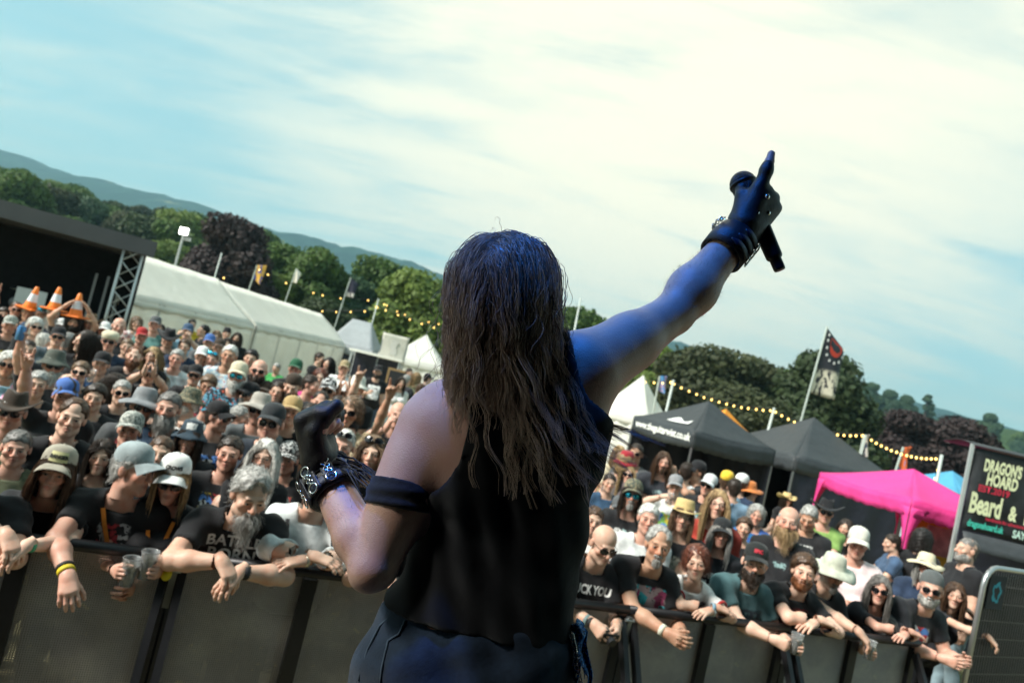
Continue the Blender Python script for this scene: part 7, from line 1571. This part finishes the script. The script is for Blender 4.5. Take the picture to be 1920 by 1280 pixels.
ho_ = link('hair', mesh_np('hair', np.concatenate(VV), np.concatenate(QQ)), HM, so, mw=hm_)
# ---- bandana in the back pocket, chain
BAN = pattern((.05, .22, .60), (.015, .03, .08), 140.0, (.30, .50, .80))
p0 = [Q_(1082, 1160, 1.24), Q_(1092, 1172, 1.24), Q_(1098, 1200, 1.235), Q_(1094, 1230, 1.235), Q_(1100, 1262, 1.235)]; p1 = [Q_(1068, 1178, 1.23), Q_(1070, 1190, 1.225), Q_(1078, 1215, 1.22), Q_(1084, 1240, 1.22), Q_(1092, 1268, 1.22)]
def interp(pts, v): s_ = v * (len(pts) - 1); i = min(int(s_), len(pts) - 2); return np.array(lerp(pts[i], pts[i + 1], s_ - i))
b = MB()
for k, (sh, tw) in enumerate(((0.0, 0.0), (.010, .6), (-.006, 1.4))):
    b.grid(lambda u, v: tuple(interp(p1, v) * (1 - u) + interp(p0, v) * u + np.array([.006 * math.sin(9 * v + tw) + sh, .008 * math.sin(7 * u + 5 * v + tw) - sh, 0]) + np.array([0, 0, -.01 * k])), 8, 20)
b.build('bandana', BAN, so, True, solid=.0012)
b = MB()
for j in range(18):
    c = np.array(interp([Q_(1072, 1192, 1.215), Q_(1078, 1215, 1.21), Q_(1080, 1245, 1.21), Q_(1090, 1290, 1.21)], j / 17)); torus(b, tuple(c), .0045, .0011, 1.3 * (j % 2), 8)
b.build('chain', CHROME, so, True)
# ---- microphone (held, a thing of its own)
mh, mt = Vector(at(1394, 347, 1.53)), Vector(at(1461, 503, 1.47)); mo = empty('microphone', mt); tag(mo, 'black handheld microphone gripped in the raised glove', 'microphone')
ax = (mh - mt); Lm = ax.length; q = ax.to_track_quat('Z', 'Y').to_matrix().to_4x4()
MIC = plain((.016, .018, .022), .38, .3, .1, 40)
b = MB(); b.lathe([(0, -.004), (.0115, -.004), (.0125, 0), (.0125, .022), (.0155, .024), (.0175, .028), (.0190, Lm * .45), (.0215, Lm * .78), (.0235, Lm * .86), (.0255, Lm * .90)], 28); b.build('handle', MIC, mo, True, mw=q)
b = MB(); zc = Lm + .002; b.lathe([(.0255, Lm * .90), (.0275, zc - .016)] + [(.0295 * math.cos(a), zc + .0295 * math.sin(a)) for a in np.linspace(-.35, 1.57, 10)], 28)
gm = NB('mic_grille'); vo = gm.n('ShaderNodeTexVoronoi'); vo.inputs['Scale'].default_value = 420; vo.inputs['Randomness'].default_value = 0; gm.l(gm.coord(), vo.inputs['Vector']); gm.set((.03, .034, .042), .35, .8); gm.bump(vo.outputs[0], 1.0, .002)
b.build('grille', gm.m, mo, True, mw=q); b = MB(); b.lathe([(.0285, zc - .003), (.0302, zc - .003), (.0302, zc + .003), (.0285, zc + .003)], 28); b.build('band', MIC, mo, True, mw=q)
# ------------------------------------------------------------------ haze
b = MB(); b.box((0, 1050, 192), (5600, 3400, 386)); hzo = b.build('haze', None); hzo['kind'] = 'stuff'
hm = bpy.data.materials.new('haze'); hm.use_nodes = True; hm.node_tree.nodes.clear()
ho = hm.node_tree.nodes.new('ShaderNodeOutputMaterial'); hv_ = hm.node_tree.nodes.new('ShaderNodeVolumePrincipled')
hv_.inputs['Color'].default_value = (.36, .64, .76, 1); hv_.inputs['Density'].default_value = .00028; hv_.inputs['Anisotropy'].default_value = .2
hm.node_tree.links.new(hv_.outputs[0], ho.inputs['Volume']); hzo.data.materials.append(hm)
